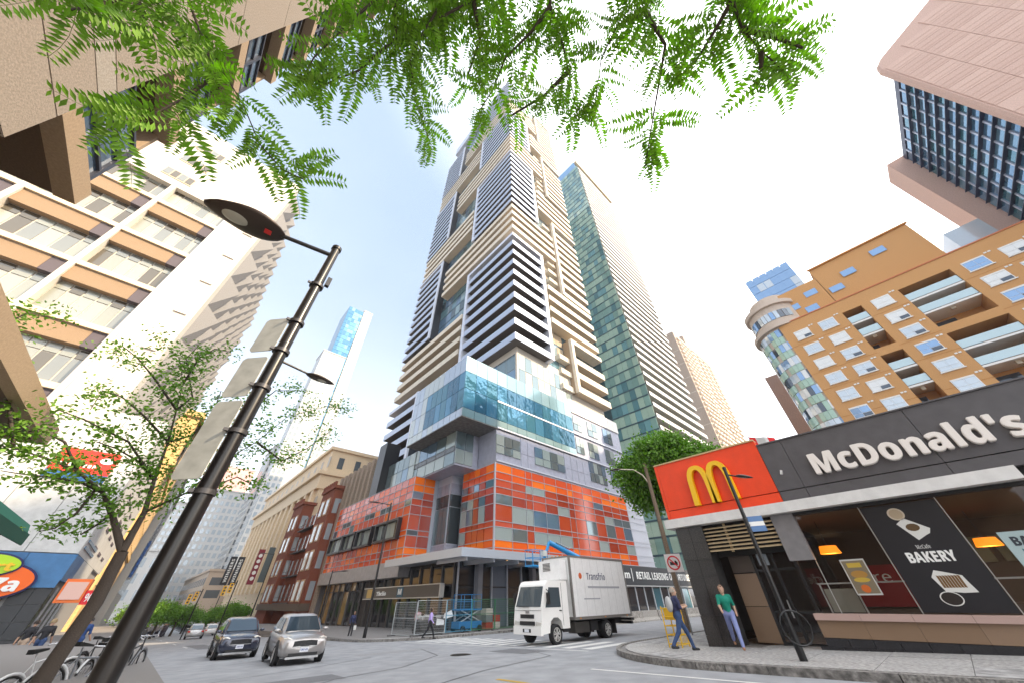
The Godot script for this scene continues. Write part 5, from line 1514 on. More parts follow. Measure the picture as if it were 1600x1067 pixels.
	for i in 8:
		for s in [0.0]:
			var a := i / 8.0
			var b := (i + 1) / 8.0
			var col := Color(0.65, 0.02, 0.02) if i < 2 or i > 5 else Color(0.75, 0.74, 0.72)
			var za := -5.2 + a * 1.5
			var zb := -5.2 + b * 1.5
			quad(fs, Vector3(29.5 + 0.12 * sin(a * 7), 10.3 - a * 0.5, za), Vector3(29.5 + 0.12 * sin(a * 7), 11.1 - a * 0.5, za), Vector3(29.5 + 0.12 * sin(b * 7), 11.1 - b * 0.5, zb), Vector3(29.5 + 0.12 * sin(b * 7), 10.3 - b * 0.5, zb), col)
	put(fl, "cloth", fs.commit(), vertex_mat("flag cloth", 0.8))
	# concrete barriers
	var jb := PackedVector2Array([Vector2(-0.3, 0), Vector2(0.3, 0), Vector2(0.3, 0.12), Vector2(0.13, 0.36), Vector2(0.09, 0.95), Vector2(-0.09, 0.95), Vector2(-0.13, 0.36), Vector2(-0.3, 0.12)])
	var jm := plate(jb, 3.4, 0.02)
	for k in 12:
		var x := 27.0 + k * 3.5
		var b := put(self, "concrete_barrier", jm, [mat("barrier concrete", Color(0.46, 0.43, 0.39), 0.9, 0, "coarse", 0.35, 0.5, 0.3), mat("barrier concrete paler", Color(0.52, 0.49, 0.45), 0.9, 0, "fine", 0.35, 0.5, 0.3)][k % 2], Vector3(x, ground_y(-25.0), -25.0 + rng.randf_range(-0.08, 0.08)))
		b.rotation.y = PI / 2
		tag(b, "pale concrete barrier block in the line along the side street", "barrier", "concrete barriers along the side street")
	# construction fence
	var galv := mat("fence galvanised", Color(0.42, 0.45, 0.46), 0.45, 0.5)
	var greenf := mat("fence green", Color(0.03, 0.16, 0.07), 0.6)
	var bluef := mat("fence blue", Color(0.05, 0.22, 0.34), 0.6)
	var pts := [Vector2(16.5, -32.5), Vector2(16.7, -29.2), Vector2(19.3, -29.0), Vector2(21.9, -29.0), Vector2(24.5, -29.0), Vector2(27.1, -29.0)]
	for i in 5:
		var a: Vector2 = pts[i]
		var b: Vector2 = pts[i + 1]
		var fm: Material = [galv, galv, bluef, greenf, greenf][i]
		var f := thing("fence_panel", ["galvanised mesh fence panel turning the pavement corner", "galvanised mesh fence panel facing the crossing", "blue framed mesh fence panel by the building works", "green framed mesh fence panel next to the blue one", "green framed mesh fence panel behind the truck"][i], "fence", Vector3(a.x, ground_y(a.y) + 0.15, a.y), 0.0, "construction fence panels")
		var y0 := ground_y(a.y) + 0.2
		var A := Vector3(a.x, y0, a.y)
		var B := Vector3(b.x, y0, b.y)
		for p in [A, B.lerp(A, 0.02)]:
			put(f, "post", tube_mesh([p, p + Vector3(0, 2.1, 0)], [0.035], 7), fm)
		for h in [0.1, 1.1, 2.1]:
			put(f, "rail", tube_mesh([A + Vector3(0, h, 0), B + Vector3(0, h, 0)], [0.024], 6), fm)
		var wires := st_new()
		for k in 24:
			var q := A.lerp(B, (k + 0.5) / 24)
			st_tube(wires, [q + Vector3(0, 0.1, 0), q + Vector3(0, 2.1, 0)], [0.006], 3, Color.WHITE, false)
		for k in 12:
			st_tube(wires, [A + Vector3(0, 0.2 + k * 0.16, 0), B + Vector3(0, 0.2 + k * 0.16, 0)], [0.006], 3, Color.WHITE, false)
		var wm := put(f, "wire_mesh", wires.commit(), fm)
		wm.set_meta("kind", "stuff")
		put(f, "foot", cube(0.6, 0.12, 0.25), mat("fence foot", Color(0.12, 0.12, 0.12), 0.9), A + Vector3(0, -0.0, 0))
	# works inside the fence
	var sk := thing("scissor_lift", "blue scissor lift platform standing inside the mesh fence", "lift", Vector3(22.5, -0.45, -30.5))
	var lb := mat("lift blue", Color(0.03, 0.20, 0.48), 0.45)
	bb(sk, "chassis", 21.3, 23.7, -0.25, 0.2, -31.1, -29.9, lb)
	bb(sk, "platform", 21.3, 23.7, 0.95, 1.05, -31.1, -29.9, lb)
	for k in 2:
		put(sk, "scissor_arm", tube_mesh([Vector3(21.5, 0.2, -30.0 - k), Vector3(23.5, 0.95, -30.0 - k)], [0.05], 6), mat("lift grey", Color(0.4, 0.42, 0.44), 0.5))
		put(sk, "scissor_arm", tube_mesh([Vector3(23.5, 0.2, -30.0 - k), Vector3(21.5, 0.95, -30.0 - k)], [0.05], 6), mat("lift grey", Color.WHITE))
	for x in [21.35, 22.5, 23.65]:
		for z in [-31.05, -29.95]:
			put(sk, "guard_post", tube_mesh([Vector3(x, 1.05, z), Vector3(x, 2.05, z)], [0.025], 6), lb)
	for h in [1.55, 2.05]:
		for z in [-31.05, -29.95]:
			put(sk, "guard_rail", tube_mesh([Vector3(21.35, h, z), Vector3(23.65, h, z)], [0.022], 6), lb)
	for x in [21.6, 23.4]:
		for z in [-31.2, -29.8]:
			var wl := put(sk, "wheel", cylinder(0.22, 0.14), mat("rubber", Color(0.012, 0.012, 0.012), 0.8), Vector3(x, -0.27, z))
			wl.rotation.x = PI / 2
	var pal := thing("material_stack", "stacked red and pale packs of building material behind the fence", "stack", Vector3(25, -0.4, -30.8))
	for k in 5:
		bb(pal, "pack", 24.6 + (k % 2) * 0.9, 25.4 + (k % 2) * 0.9, -0.45 + (k / 2) * 0.5, 0.02 + (k / 2) * 0.5, -31.2, -30.4, [mat("pack red", Color(0.42, 0.05, 0.04), 0.8), mat("pack pale", Color(0.55, 0.52, 0.47), 0.8), mat("pack grey", Color(0.2, 0.22, 0.23), 0.8)][k % 3])
	var dump := thing("rubble_skip", "dark skip of rubble with a torn white sheet inside the fence", "skip", Vector3(18.8, -0.45, -30.5))
	var so := PackedVector2Array([Vector2(-1.1, 0.1), Vector2(0.9, 0.1), Vector2(1.3, 1.0), Vector2(-1.5, 0.9)])
	put(dump, "skip_body", plate(so, 1.4, 0.05), mat("skip dark", Color(0.04, 0.038, 0.036), 0.7), Vector3(18.8, -0.5, -30.6))
	var sheet := st_new()
	quad(sheet, Vector3(19.6, 0.4, -29.9), Vector3(19.9, 0.8, -30.2), Vector3(20.8, 1.0, -30.5), Vector3(20.6, 0.6, -29.9))
	quad(sheet, Vector3(18.9, 0.1, -29.8), Vector3(19.0, 0.5, -29.9), Vector3(19.7, 0.4, -29.9), Vector3(19.6, 0.1, -29.7))
	put(dump, "torn_sheet", sheet.commit(), mat("sheet white", Color(0.66, 0.68, 0.68), 0.7))
	for k in 12:
		var rk := put(dump, "rubble", cube(0.35, 0.25, 0.3), mat("rubble grey", Color(0.34, 0.32, 0.30), 0.9), Vector3(17.9 + rng.randf() * 1.9, 0.45 + rng.randf() * 0.15, -30.9 + rng.randf() * 0.7))
		rk.rotation = Vector3(rng.randf() * 3, rng.randf() * 3, rng.randf() * 3)
	build_lift()
	# far traffic signals
	for s in [[8.9, -66.0, 3.4, "yellow traffic signal hanging over the main street"], [6.1, -72.0, 2.6, "yellow traffic signal on a pole beside the street trees"]]:
		var g := thing("traffic_signal", s[3], "traffic signal", Vector3(s[0], ground_y(s[1]), s[1]))
		put(g, "pole", tube_mesh([Vector3(s[0] + 0.5, ground_y(s[1]), s[1]), Vector3(s[0] + 0.5, s[2] + 0.8, s[1])], [0.07], 8), black)
		put(g, "arm", tube_mesh([Vector3(s[0] + 0.5, s[2] + 0.5, s[1]), Vector3(s[0], s[2] + 0.5, s[1])], [0.05], 6), black)
		for k in 2:
			bb(g, "housing", s[0] - 0.2 - k * 0.6, s[0] + 0.2 - k * 0.6, s[2] - 0.55 - k * 0.3, s[2] + 0.5 - k * 0.3, s[1], s[1] + 0.35, mat("signal yellow", Color(0.75, 0.42, 0.01), 0.5))
			for q in 3:
				put(g, "lens", plate(ellipse(0.12, 0.12, 14, s[0] - k * 0.6, s[2] - 0.36 - k * 0.3 + q * 0.33), 0.05), mat("signal lens", Color(0.05, 0.03, 0.02), 0.3), Vector3(0, 0, s[1] + 0.37))
	build_bikes()

func build_lift() -> void:
	# articulated boom lift working on the podium front
	var t := thing("boom_lift", "blue boom lift reaching up to the orange podium behind the truck", "boom lift", Vector3(26, -0.4, -26.5))
	var blue := mat("boom blue", Color(0.02, 0.26, 0.58), 0.4)
	var grey := mat("boom grey", Color(0.30, 0.32, 0.34), 0.5, 0.3)
	bb(t, "chassis", 25.6, 28.2, 0.1, 0.75, -27.4, -25.8, grey)
	bb(t, "turret", 26.2, 28.0, 0.76, 1.6, -27.2, -26.0, blue)
	for x in [25.9, 27.9]:
		for z in [-27.5, -25.7]:
			var w := put(t, "wheel", cylinder(0.42, 0.3), mat("rubber", Color(0.012, 0.012, 0.012), 0.8), Vector3(x, -0.02, z))
			w.rotation.x = PI / 2
	var a := Vector3(27.4, 1.5, -26.6)
	var b := far_point(905, 872, 34.5)
	var c := far_point(858, 847, 33.5)
	var d := far_point(850, 874, 33.0)
	put(t, "lower_boom", tube_mesh([a, b], [0.22], 4), blue)
	put(t, "upper_boom", tube_mesh([b, c], [0.24, 0.2], 4), blue)
	put(t, "jib", tube_mesh([c, d], [0.15], 4), blue)
	put(t, "ram", tube_mesh([b.lerp(c, 0.3) + Vector3(0, 0.35, 0), b.lerp(c, 0.75) + Vector3(0, 0.3, 0)], [0.06], 6), grey)
	var basket := node_part(t, "basket", d)
	var e := d + Vector3(-0.9, -0.5, 0)
	put(basket, "floor", cube(1.9, 0.1, 0.9), blue, e)
	for sx in [-0.9, 0.0, 0.9]:
		for sz in [-0.42, 0.42]:
			put(basket, "post", tube_mesh([e + Vector3(sx, 0, sz), e + Vector3(sx, 1.1, sz)], [0.03], 6), blue)
	for h in [0.55, 1.1]:
		for sz in [-0.42, 0.42]:
			put(basket, "rail", tube_mesh([e + Vector3(-0.9, h, sz), e + Vector3(0.9, h, sz)], [0.03], 6), blue)
		for sx in [-0.9, 0.9]:
			put(basket, "rail", tube_mesh([e + Vector3(sx, h, -0.42), e + Vector3(sx, h, 0.42)], [0.03], 6), blue)
	put(basket, "control_box", cube(0.5, 0.4, 0.3), mat("control white", Color(0.6, 0.62, 0.6), 0.5), e + Vector3(0.6, 0.9, 0.3))

func bicycle(label: String, at: Vector3, turn: float, lean: float, frame: Material, guard: Material) -> void:
	var t := local_thing("bicycle", label, "bicycle", at, turn, "bicycles locked beside the young tree")
	t.rotation.z = lean
	var rubber := mat("rubber", Color(0.012, 0.012, 0.012), 0.8)
	var chrome := mat("bicycle chrome", Color(0.55, 0.56, 0.58), 0.25, 0.8)
	for x in [-0.52, 0.52]:
		var w := node_part(t, "wheel", Vector3(x, 0.34, 0))
		var ty := put(w, "tyre", ring_mesh(0.325, 0.018, 32, 8), rubber, Vector3(x, 0.34, 0))
		ty.rotation.x = PI / 2
		var rim := put(w, "rim", ring_mesh(0.298, 0.010, 32, 6), chrome, Vector3(x, 0.34, 0))
		rim.rotation.x = PI / 2
		var sp := st_new()
		for k in 16:
			var a := TAU * k / 16
			st_tube(sp, [Vector3(x, 0.34, 0.02 * (1 if k % 2 else -1)), Vector3(x + 0.295 * cos(a), 0.34 + 0.295 * sin(a), 0)], [0.0022], 3, Color.WHITE, false)
		put(w, "spokes", sp.commit(), chrome, Vector3.ZERO).position = -Vector3(x, 0.34, 0)
		var arc_pts := []
		for k in 11:
			var a := deg_to_rad(10.0 + k * 15.0)
			arc_pts.append(Vector3(x + 0.37 * cos(a), 0.34 + 0.37 * sin(a), 0))
		put(t, "mudguard", tube_mesh(arc_pts, [0.024], 6), guard)
	var bbk := Vector3(-0.05, 0.29, 0)
	var seat := Vector3(-0.22, 0.80, 0)
	var headt := Vector3(0.36, 0.82, 0)
	var rear := Vector3(-0.52, 0.34, 0)
	var front := Vector3(0.52, 0.34, 0)
	for s in [[bbk, seat, 0.017, "seat_tube"], [bbk, headt, 0.019, "down_tube"], [seat, headt, 0.017, "top_tube"], [seat, rear, 0.010, "seat_stay"], [bbk, rear, 0.011, "chain_stay"], [headt, front, 0.014, "fork"], [seat, seat + Vector3(-0.05, 0.15, 0), 0.013, "seat_post"], [headt, headt + Vector3(-0.02, 0.14, 0), 0.014, "stem"]]:
		put(t, s[3], tube_mesh([s[0], s[1]], [s[2]], 7), frame)
	var h := headt + Vector3(-0.02, 0.14, 0)
	put(t, "handlebar", tube_mesh([h + Vector3(-0.16, 0.03, -0.3), h + Vector3(0.03, 0.03, -0.22), h + Vector3(0.05, 0, 0), h + Vector3(0.03, 0.03, 0.22), h + Vector3(-0.16, 0.03, 0.3)], [0.013], 7), chrome)
	put(t, "saddle", plate(PackedVector2Array([Vector2(-0.14, 0.0), Vector2(0.14, 0.01), Vector2(0.14, 0.04), Vector2(-0.14, 0.07)]), 0.13, 0.02), rubber, Vector3(-0.27, 0.96, 0))
	var cr := put(t, "chainring", ring_mesh(0.09, 0.008), chrome, bbk + Vector3(0, 0, 0.04))
	cr.rotation.x = PI / 2
	if lean > 0.13:
		put(t, "basket", cube(0.3, 0.22, 0.3), mat("basket dark", Color(0.05, 0.05, 0.05), 0.7), headt + Vector3(0.26, 0.1, 0))

func build_bikes() -> void:
	var white := mat("bicycle white", Color(0.66, 0.67, 0.68), 0.35)
	var black := mat("bicycle black", Color(0.02, 0.02, 0.022), 0.35)
	var grey := mat("bicycle grey", Color(0.22, 0.23, 0.25), 0.35, 0.3)
	var y := ground_y(-12.5) + 0.15
	bicycle("pale bicycle with white mudguards leaning on the young tree", Vector3(-0.75, y, -13.3), 0.9, 0.12, white, white)
	bicycle("black bicycle with pale mudguards behind the lamp post", Vector3(0.0, y, -13.9), 1.25, -0.1, black, white)
	bicycle("grey bicycle with a dark basket among the parked bicycles", Vector3(0.15, y, -15.0), 1.0, 0.14, grey, grey)
	bicycle("white bicycle with black mudguards beside the kerb", Vector3(0.45, y - 0.05, -16.2), 1.4, 0.05, white, black)
	bicycle("silver bicycle with pale mudguards nearest the tree trunk", Vector3(-0.25, y, -12.7), 0.7, -0.12, grey, white)
	bicycle("white bicycle lying against the silver one", Vector3(0.25, y, -13.2), 1.5, 0.2, white, white)
	bicycle("black bicycle with grey mudguards between two white ones", Vector3(0.55, y, -14.6), 1.2, 0.1, black, grey)
	bicycle("black bicycle with dark mudguards at the back of the bicycle row", Vector3(-0.2, y - 0.1, -17.6), 1.1, -0.08, black, black)

# ---------- vehicles ----------
func loft(rings: Array, close_ends := true) -> ArrayMesh:
	var st := st_new()
	st.set_smooth_group(0)
	var n: int = rings[0].size()
	for i in rings.size() - 1:
		for k in n:
			var q := [rings[i][k], rings[i][(k + 1) % n], rings[i + 1][(k + 1) % n], rings[i + 1][k]]
			for p in [q[0], q[1], q[2], q[0], q[2], q[3]]:
				st.add_vertex(p)
	if close_ends:
		for e in [0, rings.size() - 1]:
			for k in range(1, n - 1):
				for p in ([rings[e][0], rings[e][k + 1], rings[e][k]] if e == 0 else [rings[e][0], rings[e][k], rings[e][k + 1]]):
					st.add_vertex(p)
	st.index()
	st.generate_normals()
	return st.commit()

func pane_mesh(a: Vector3, b: Vector3, c: Vector3, d: Vector3, out_by := 0.012) -> ArrayMesh:
	var st := st_new()
	var n := (c - a).cross(b - a).normalized()
	var m := (a + b + c + d) / 4
	quad(st, a + n * out_by, b + n * out_by, c + n * out_by, d + n * out_by)
	for e in [[a, b], [b, c], [c, d], [d, a]]:
		quad(st, e[0] - n * 0.02, e[1] - n * 0.02, e[1] + n * out_by, e[0] + n * out_by)
	return st.commit()

func wheel(parent: Node, at: Vector3, r: float, w: float, rim_m: Material) -> void:
	var o := node_part(parent, "wheel", at)
	var c := CylinderMesh.new()
	c.top_radius = r
	c.bottom_radius = r
	c.height = w * 0.8
	c.radial_segments = 28
	var ty := put(o, "tyre", c, mat("tyre", Color(0.014, 0.014, 0.015), 0.8), at)
	ty.rotation.z = PI / 2
	var s := signf(at.x)
	var sh := put(o, "tyre_shoulder", ring_mesh(r * 0.82, r * 0.17, 28, 8), mat("tyre", Color.WHITE), at + Vector3(s * w * 0.34, 0, 0))
	sh.rotation.z = PI / 2
	var st := st_new()
	for k in 5:
		var a := TAU * k / 5
		var d := Vector3(0, cos(a), sin(a))
		var e := Vector3(0, -sin(a), cos(a))
		var x := at.x + s * w * 0.47
		for q in [-1.0, 1.0]:
			st_tube(st, [Vector3(x, at.y, at.z) + d * r * 0.1, Vector3(x, at.y, at.z) + d * r * 0.62 + e * r * 0.16 * q], [r * 0.075], 5)
	st_tube(st, [Vector3(at.x + s * w * 0.3, at.y, at.z), Vector3(at.x + s * w * 0.5, at.y, at.z)], [r * 0.16], 10)
	put(o, "spokes", st.commit(), rim_m, at).position = -at
	var rr := put(o, "rim", ring_mesh(r * 0.64, r * 0.06, 24, 6), rim_m, at + Vector3(s * w * 0.44, 0, 0))
	rr.rotation.z = PI / 2
	var back := put(o, "brake", cylinder(r * 0.6, 0.02), mat("wheel dark", Color(0.02, 0.02, 0.02), 0.6, 0.3), at + Vector3(s * w * 0.36, 0, 0))
	back.rotation.z = PI / 2

func car(called: String, label: String, at: Vector3, turn: float, paint: Material, tall := 1.0, detail := true) -> Node3D:
	var t := local_thing(called, label, "car", at, turn)
	var rings := []
	for s in [[-2.24, 0.68, 0.46, 0.93], [-2.16, 0.84, 0.36, 1.02], [-1.9, 0.91, 0.30, 1.06], [-1.35, 0.93, 0.26, 1.06], [-0.3, 0.93, 0.24, 1.05], [0.85, 0.925, 0.24, 1.05], [1.3, 0.925, 0.26, 1.02], [1.75, 0.905, 0.28, 0.97], [2.05, 0.87, 0.30, 0.90], [2.2, 0.79, 0.34, 0.82], [2.27, 0.66, 0.44, 0.72]]:
		var ring := []
		var w: float = s[1]
		var h: float = s[3] - s[2]
		var half := [[0.0, 0.0], [0.8, 0.0], [0.955, 0.1], [1.0, 0.34], [1.0, 0.6], [0.955, 0.86], [0.82, 0.975], [0.45, 1.01]]
		for p in half:
			ring.append(Vector3(w * p[0], (s[2] + h * p[1]) * (1.0 if p[1] < 0.5 else tall), s[0]))
		ring.append(Vector3(0, (s[3] + 0.025) * tall, s[0]))
		for k in range(half.size() - 1, 0, -1):
			ring.append(Vector3(-w * half[k][0], (s[2] + h * half[k][1]) * (1.0 if half[k][1] < 0.5 else tall), s[0]))
		rings.append(ring)
	put(t, "body", loft(rings), paint)
	var gh := []
	for l in [[1.0, -2.06, 1.06, 0.87], [1.25, -2.0, 0.72, 0.80], [1.5, -1.84, 0.30, 0.70], [1.6, -1.68, 0.05, 0.64], [1.65, -1.4, -0.22, 0.50]]:
		var ring := []
		for k in 28:
			var a := TAU * k / 28
			var cx := signf(cos(a)) * pow(absf(cos(a)), 0.28)
			var cz := signf(sin(a)) * pow(absf(sin(a)), 0.28)
			ring.append(Vector3(-l[3] * cx, l[0] * tall, lerpf(l[1], l[2], 0.5 + 0.5 * cz)))
		gh.append(ring)
	put(t, "cabin", loft(gh), paint)
	var glass := glass_mat("car glass", Color(0.05, 0.075, 0.10), 0.03, 0.45)
	var T := tall
	put(t, "windscreen", pane_mesh(Vector3(-0.70, 1.08 * T, 0.97), Vector3(-0.58, 1.53 * T, 0.27), Vector3(0.58, 1.53 * T, 0.27), Vector3(0.70, 1.08 * T, 0.97), 0.03), glass)
	put(t, "rear_window", pane_mesh(Vector3(0.62, 1.12 * T, -2.05), Vector3(0.54, 1.5 * T, -1.86), Vector3(-0.54, 1.5 * T, -1.86), Vector3(-0.62, 1.12 * T, -2.05), 0.02), glass)
	for s in [-1.0, 1.0]:
		for q in [[0.66, 0.12, -0.42, -0.42], [-0.52, -0.52, -1.62, -1.42]]:
			var a := Vector3(s * 0.845, 1.09 * T, q[0])
			var b := Vector3(s * 0.71, 1.49 * T, q[1])
			var c := Vector3(s * 0.71, 1.49 * T, q[3])
			var d := Vector3(s * 0.845, 1.09 * T, q[2])
			put(t, "side_window", pane_mesh(a, b, c, d, 0.015) if s > 0 else pane_mesh(d, c, b, a, 0.015), glass)
		for z in [-1.34, 1.36]:
			var arch := put(t, "wheel_arch", cylinder(0.44, 0.05), mat("car trim", Color(0.02, 0.02, 0.021), 0.7), Vector3(s * 0.905, 0.38, z))
			arch.rotation.z = PI / 2
			wheel(t, Vector3(s * 0.84, 0.35, z), 0.35, 0.24, mat("wheel alloy", Color(0.5, 0.5, 0.5), 0.3, 0.8))
		bb(t, "sill_trim", s * 0.90 - 0.04, s * 0.90 + 0.04, 0.24, 0.36, -0.9, 0.92, mat("car trim", Color.WHITE))
		var mirror := SphereMesh.new()
		mirror.radius = 0.1
		mirror.height = 0.17
		var mr := put(t, "mirror", mirror, paint, Vector3(s * 1.0, 1.1 * T, 0.72))
		mr.scale = Vector3(1.2, 0.8, 0.7)
		if detail:
			put(t, "headlight", plate(PackedVector2Array([Vector2(-0.16, -0.05), Vector2(0.17, -0.07), Vector2(0.19, 0.03), Vector2(0.0, 0.09), Vector2(-0.17, 0.06)]), 0.16, 0.02), mat("headlight", Color(0.75, 0.72, 0.66), 0.1, 0.3), Vector3(s * 0.66, 0.83 * T, 2.02)).rotation.y = s * 0.55
			put(t, "fog_panel", plate(ellipse(0.11, 0.15, 16), 0.12), mat("car trim", Color.WHITE), Vector3(s * 0.68, 0.52, 2.14)).rotation.y = s * 0.5
			put(t, "fog_lamp", plate(ellipse(0.045, 0.045, 12), 0.14), mat("headlight", Color.WHITE), Vector3(s * 0.69, 0.54, 2.15)).rotation.y = s * 0.5
		put(t, "tail_light", plate(PackedVector2Array([Vector2(-0.14, -0.1), Vector2(0.14, -0.06), Vector2(0.14, 0.08), Vector2(-0.14, 0.1)]), 0.14, 0.02), mat("tail red", Color(0.55, 0.015, 0.012), 0.25), Vector3(s * 0.70, 0.86 * T, -2.15)).rotation.y = -s * 0.35
	if detail:
		var gr := put(t, "grille", plate(PackedVector2Array([Vector2(-0.46, -0.09), Vector2(-0.2, -0.075), Vector2(-0.1, -0.11), Vector2(0.1, -0.11), Vector2(0.2, -0.075), Vector2(0.46, -0.09), Vector2(0.44, 0.07), Vector2(0.2, 0.09), Vector2(-0.2, 0.09), Vector2(-0.44, 0.07)]), 0.08, 0.015), mat("grille black", Color(0.012, 0.012, 0.013), 0.4), Vector3(0, 0.72 * T, 2.25))
		for k in 3:
			put(gr, "grille_bar", cube(0.84, 0.012, 0.02), mat("clamp steel", Color(0.05, 0.05, 0.055), 0.4, 0.5), Vector3(0, 0.72 * T - 0.05 + k * 0.05, 2.295))
		put(t, "grille_trim", cube(0.94, 0.02, 0.05), mat("wheel alloy", Color.WHITE), Vector3(0, 0.615 * T, 2.27))
		bb(t, "lower_intake", -0.55, 0.55, 0.33, 0.45, 2.15, 2.26, mat("grille black", Color.WHITE))
		bb(t, "skid_plate", -0.62, 0.62, 0.25, 0.32, 2.0, 2.24, mat("wheel alloy", Color.WHITE))
		bb(t, "licence_plate", -0.16, 0.16, 0.45, 0.60, 2.27, 2.295, mat("plate white", Color(0.72, 0.74, 0.78), 0.5))
		letters(t, "plate_lettering", "CBKX 418", 0.26, 0.06, 0.004, Vector3(0, 0.525, 2.298), 0.0, mat("plate blue ink", Color(0.03, 0.06, 0.25), 0.6), 700)
	else:
		bb(t, "licence_plate", -0.22, 0.22, 0.62, 0.76, -2.27, -2.24, mat("plate white", Color(0.72, 0.74, 0.78), 0.5))
	return t

func build_vehicles() -> void:
	var silver := mat("paint silver taupe", Color(0.36, 0.34, 0.33), 0.28, 0.55)
	silver.clearcoat_enabled = true
	silver.clearcoat = 0.8
	silver.clearcoat_roughness = 0.05
	var navy := mat("paint dark navy", Color(0.03, 0.035, 0.06), 0.25, 0.3)
	navy.clearcoat_enabled = true
	navy.clearcoat = 0.8
	navy.clearcoat_roughness = 0.05
	var pale := mat("paint pale silver", Color(0.48, 0.49, 0.50), 0.3, 0.4)
	car("silver_sport_utility_car", "silver taupe sport utility car driving towards the junction", Vector3(6.35, ground_y(-21.5), -21.9), -0.10, silver)
	car("dark_sport_utility_car", "dark navy sport utility car just behind the silver one", Vector3(5.15, ground_y(-28.0), -28.6), -0.06, navy)
	car("pale_hatchback", "pale silver hatchback with red tail lamps far down the street", Vector3(8.0, ground_y(-73.0), -73.0), PI - 0.1, pale, 0.95, false)
	car("pale_saloon", "pale saloon further off, past the silver hatchback", Vector3(11.2, ground_y(-86.0), -86.0), PI, mat("paint white", Color(0.6, 0.6, 0.6), 0.3, 0.1), 0.92, false)
	# box truck
	var g := ground_y(-16.1)
	var t := local_thing("box_truck", "white refrigerated box truck turning out of the side street", "truck", Vector3(20.3, g, -16.15), -PI / 2)
	var white := mat("truck white", Color(0.84, 0.84, 0.83), 0.35, 0, "coarse", 0.045, 0.5)
	var cream := mat("truck cab white", Color(0.83, 0.82, 0.79), 0.25)
	var black := mat("truck black", Color(0.014, 0.014, 0.015), 0.6)
	var grey := mat("truck grey", Color(0.30, 0.28, 0.26), 0.6, 0.2, "fine", 0.3, 1.0)
	var prof := PackedVector2Array([Vector2(2.15, 0.62), Vector2(2.75, 0.62), Vector2(2.85, 0.95), Vector2(3.1, 1.1), Vector2(3.45, 1.1), Vector2(3.7, 0.95), Vector2(3.8, 0.5), Vector2(4.3, 0.46), Vector2(4.38, 0.6), Vector2(4.4, 1.0), Vector2(4.33, 1.5), Vector2(3.93, 2.5), Vector2(3.8, 2.64), Vector2(3.6, 2.7), Vector2(2.15, 2.7)])
	var cab := put(t, "cab", plate(prof, 2.08, 0.07), cream)
	cab.rotation.y = -PI / 2
	var glass := glass_mat("truck glass", Color(0.10, 0.13, 0.15), 0.03, 0.4)
	put(t, "windscreen", pane_mesh(Vector3(-0.94, 1.55, 4.32), Vector3(-0.88, 2.42, 3.975), Vector3(0.88, 2.42, 3.975), Vector3(0.94, 1.55, 4.32), 0.02), glass)
	for s in [-1.0, 1.0]:
		var a := Vector3(s * 1.04, 1.52, 4.05)
		var b := Vector3(s * 1.04, 2.38, 3.72)
		var c := Vector3(s * 1.04, 2.38, 2.85)
		var d := Vector3(s * 1.04, 1.52, 2.8)
		put(t, "side_window", pane_mesh(a, b, c, d, 0.012) if s > 0 else pane_mesh(d, c, b, a, 0.012), glass)
		bb(t, "door_seam", s * 1.04 - 0.004, s * 1.04 + 0.004, 0.75, 2.6, 2.66, 2.68, black)
		bb(t, "door_handle", s * 1.05 - 0.015, s * 1.05 + 0.015, 1.36, 1.40, 2.75, 2.95, black)
		var arm := put(t, "mirror_arm", tube_mesh([Vector3(s * 1.04, 2.3, 3.9), Vector3(s * 1.3, 2.2, 4.05)], [0.02], 6), black)
		bb(t, "mirror", s * 1.3 - 0.09, s * 1.3 + 0.09, 1.65, 2.15, 4.0, 4.12, black)
		put(t, "headlight", plate(PackedVector2Array([Vector2(-0.2, -0.09), Vector2(0.2, -0.09), Vector2(0.22, 0.06), Vector2(-0.16, 0.1)]), 0.1, 0.02), mat("headlight", Color(0.75, 0.72, 0.66), 0.1, 0.3), Vector3(s * 0.8, 0.88, 4.37))
		bb(t, "fog_lamp", s * 0.75 - 0.09, s * 0.75 + 0.09, 0.52, 0.62, 4.34, 4.40, black)
		wheel(t, Vector3(s * 0.93, 0.42, 3.28), 0.42, 0.26, mat("wheel steel", Color(0.5, 0.49, 0.47), 0.4, 0.5))
		wheel(t, Vector3(s * 0.93, 0.42, -1.3), 0.42, 0.3, mat("wheel steel", Color.WHITE))
		wheel(t, Vector3(s * 0.62, 0.42, -1.3), 0.42, 0.3, mat("wheel steel", Color.WHITE))
		bb(t, "mud_flap", s * 0.85 - 0.28, s * 0.85 + 0.28, 0.2, 0.85, -2.1, -2.07, black)
		bb(t, "side_tank", s * 0.75 - 0.25, s * 0.75 + 0.25, 0.38, 0.85, 0.4, 1.7, mat("tank dark", Color(0.06, 0.055, 0.05), 0.5, 0.3))
		bb(t, "side_box", s * 0.75 - 0.22, s * 0.75 + 0.22, 0.42, 0.85, -0.5, 0.2, black)
	bb(t, "upper_grille", -0.5, 0.5, 1.08, 1.24, 4.38, 4.43, black)
	bb(t, "lower_grille", -0.55, 0.55, 0.80, 0.96, 4.39, 4.44, black)
	bb(t, "bumper", -1.03, 1.03, 0.42, 0.76, 4.3, 4.46, cream)
	bb(t, "bumper_slot", -0.3, 0.3, 0.52, 0.66, 4.455, 4.47, black)
	put(t, "badge", cube(0.28, 0.09, 0.02), mat("wheel alloy", Color(0.5, 0.5, 0.5), 0.3, 0.8), Vector3(0, 1.33, 4.375))
	bb(t, "licence_plate", -0.16, 0.16, 0.53, 0.65, 4.472, 4.485, mat("plate white", Color(0.72, 0.74, 0.78), 0.5))
	bb(t, "wiper", -0.7, 0.1, 1.55, 1.575, 4.34, 4.37, black)
	bb(t, "chassis_rail", -0.4, 0.4, 0.6, 0.92, -3.9, 2.2, black)
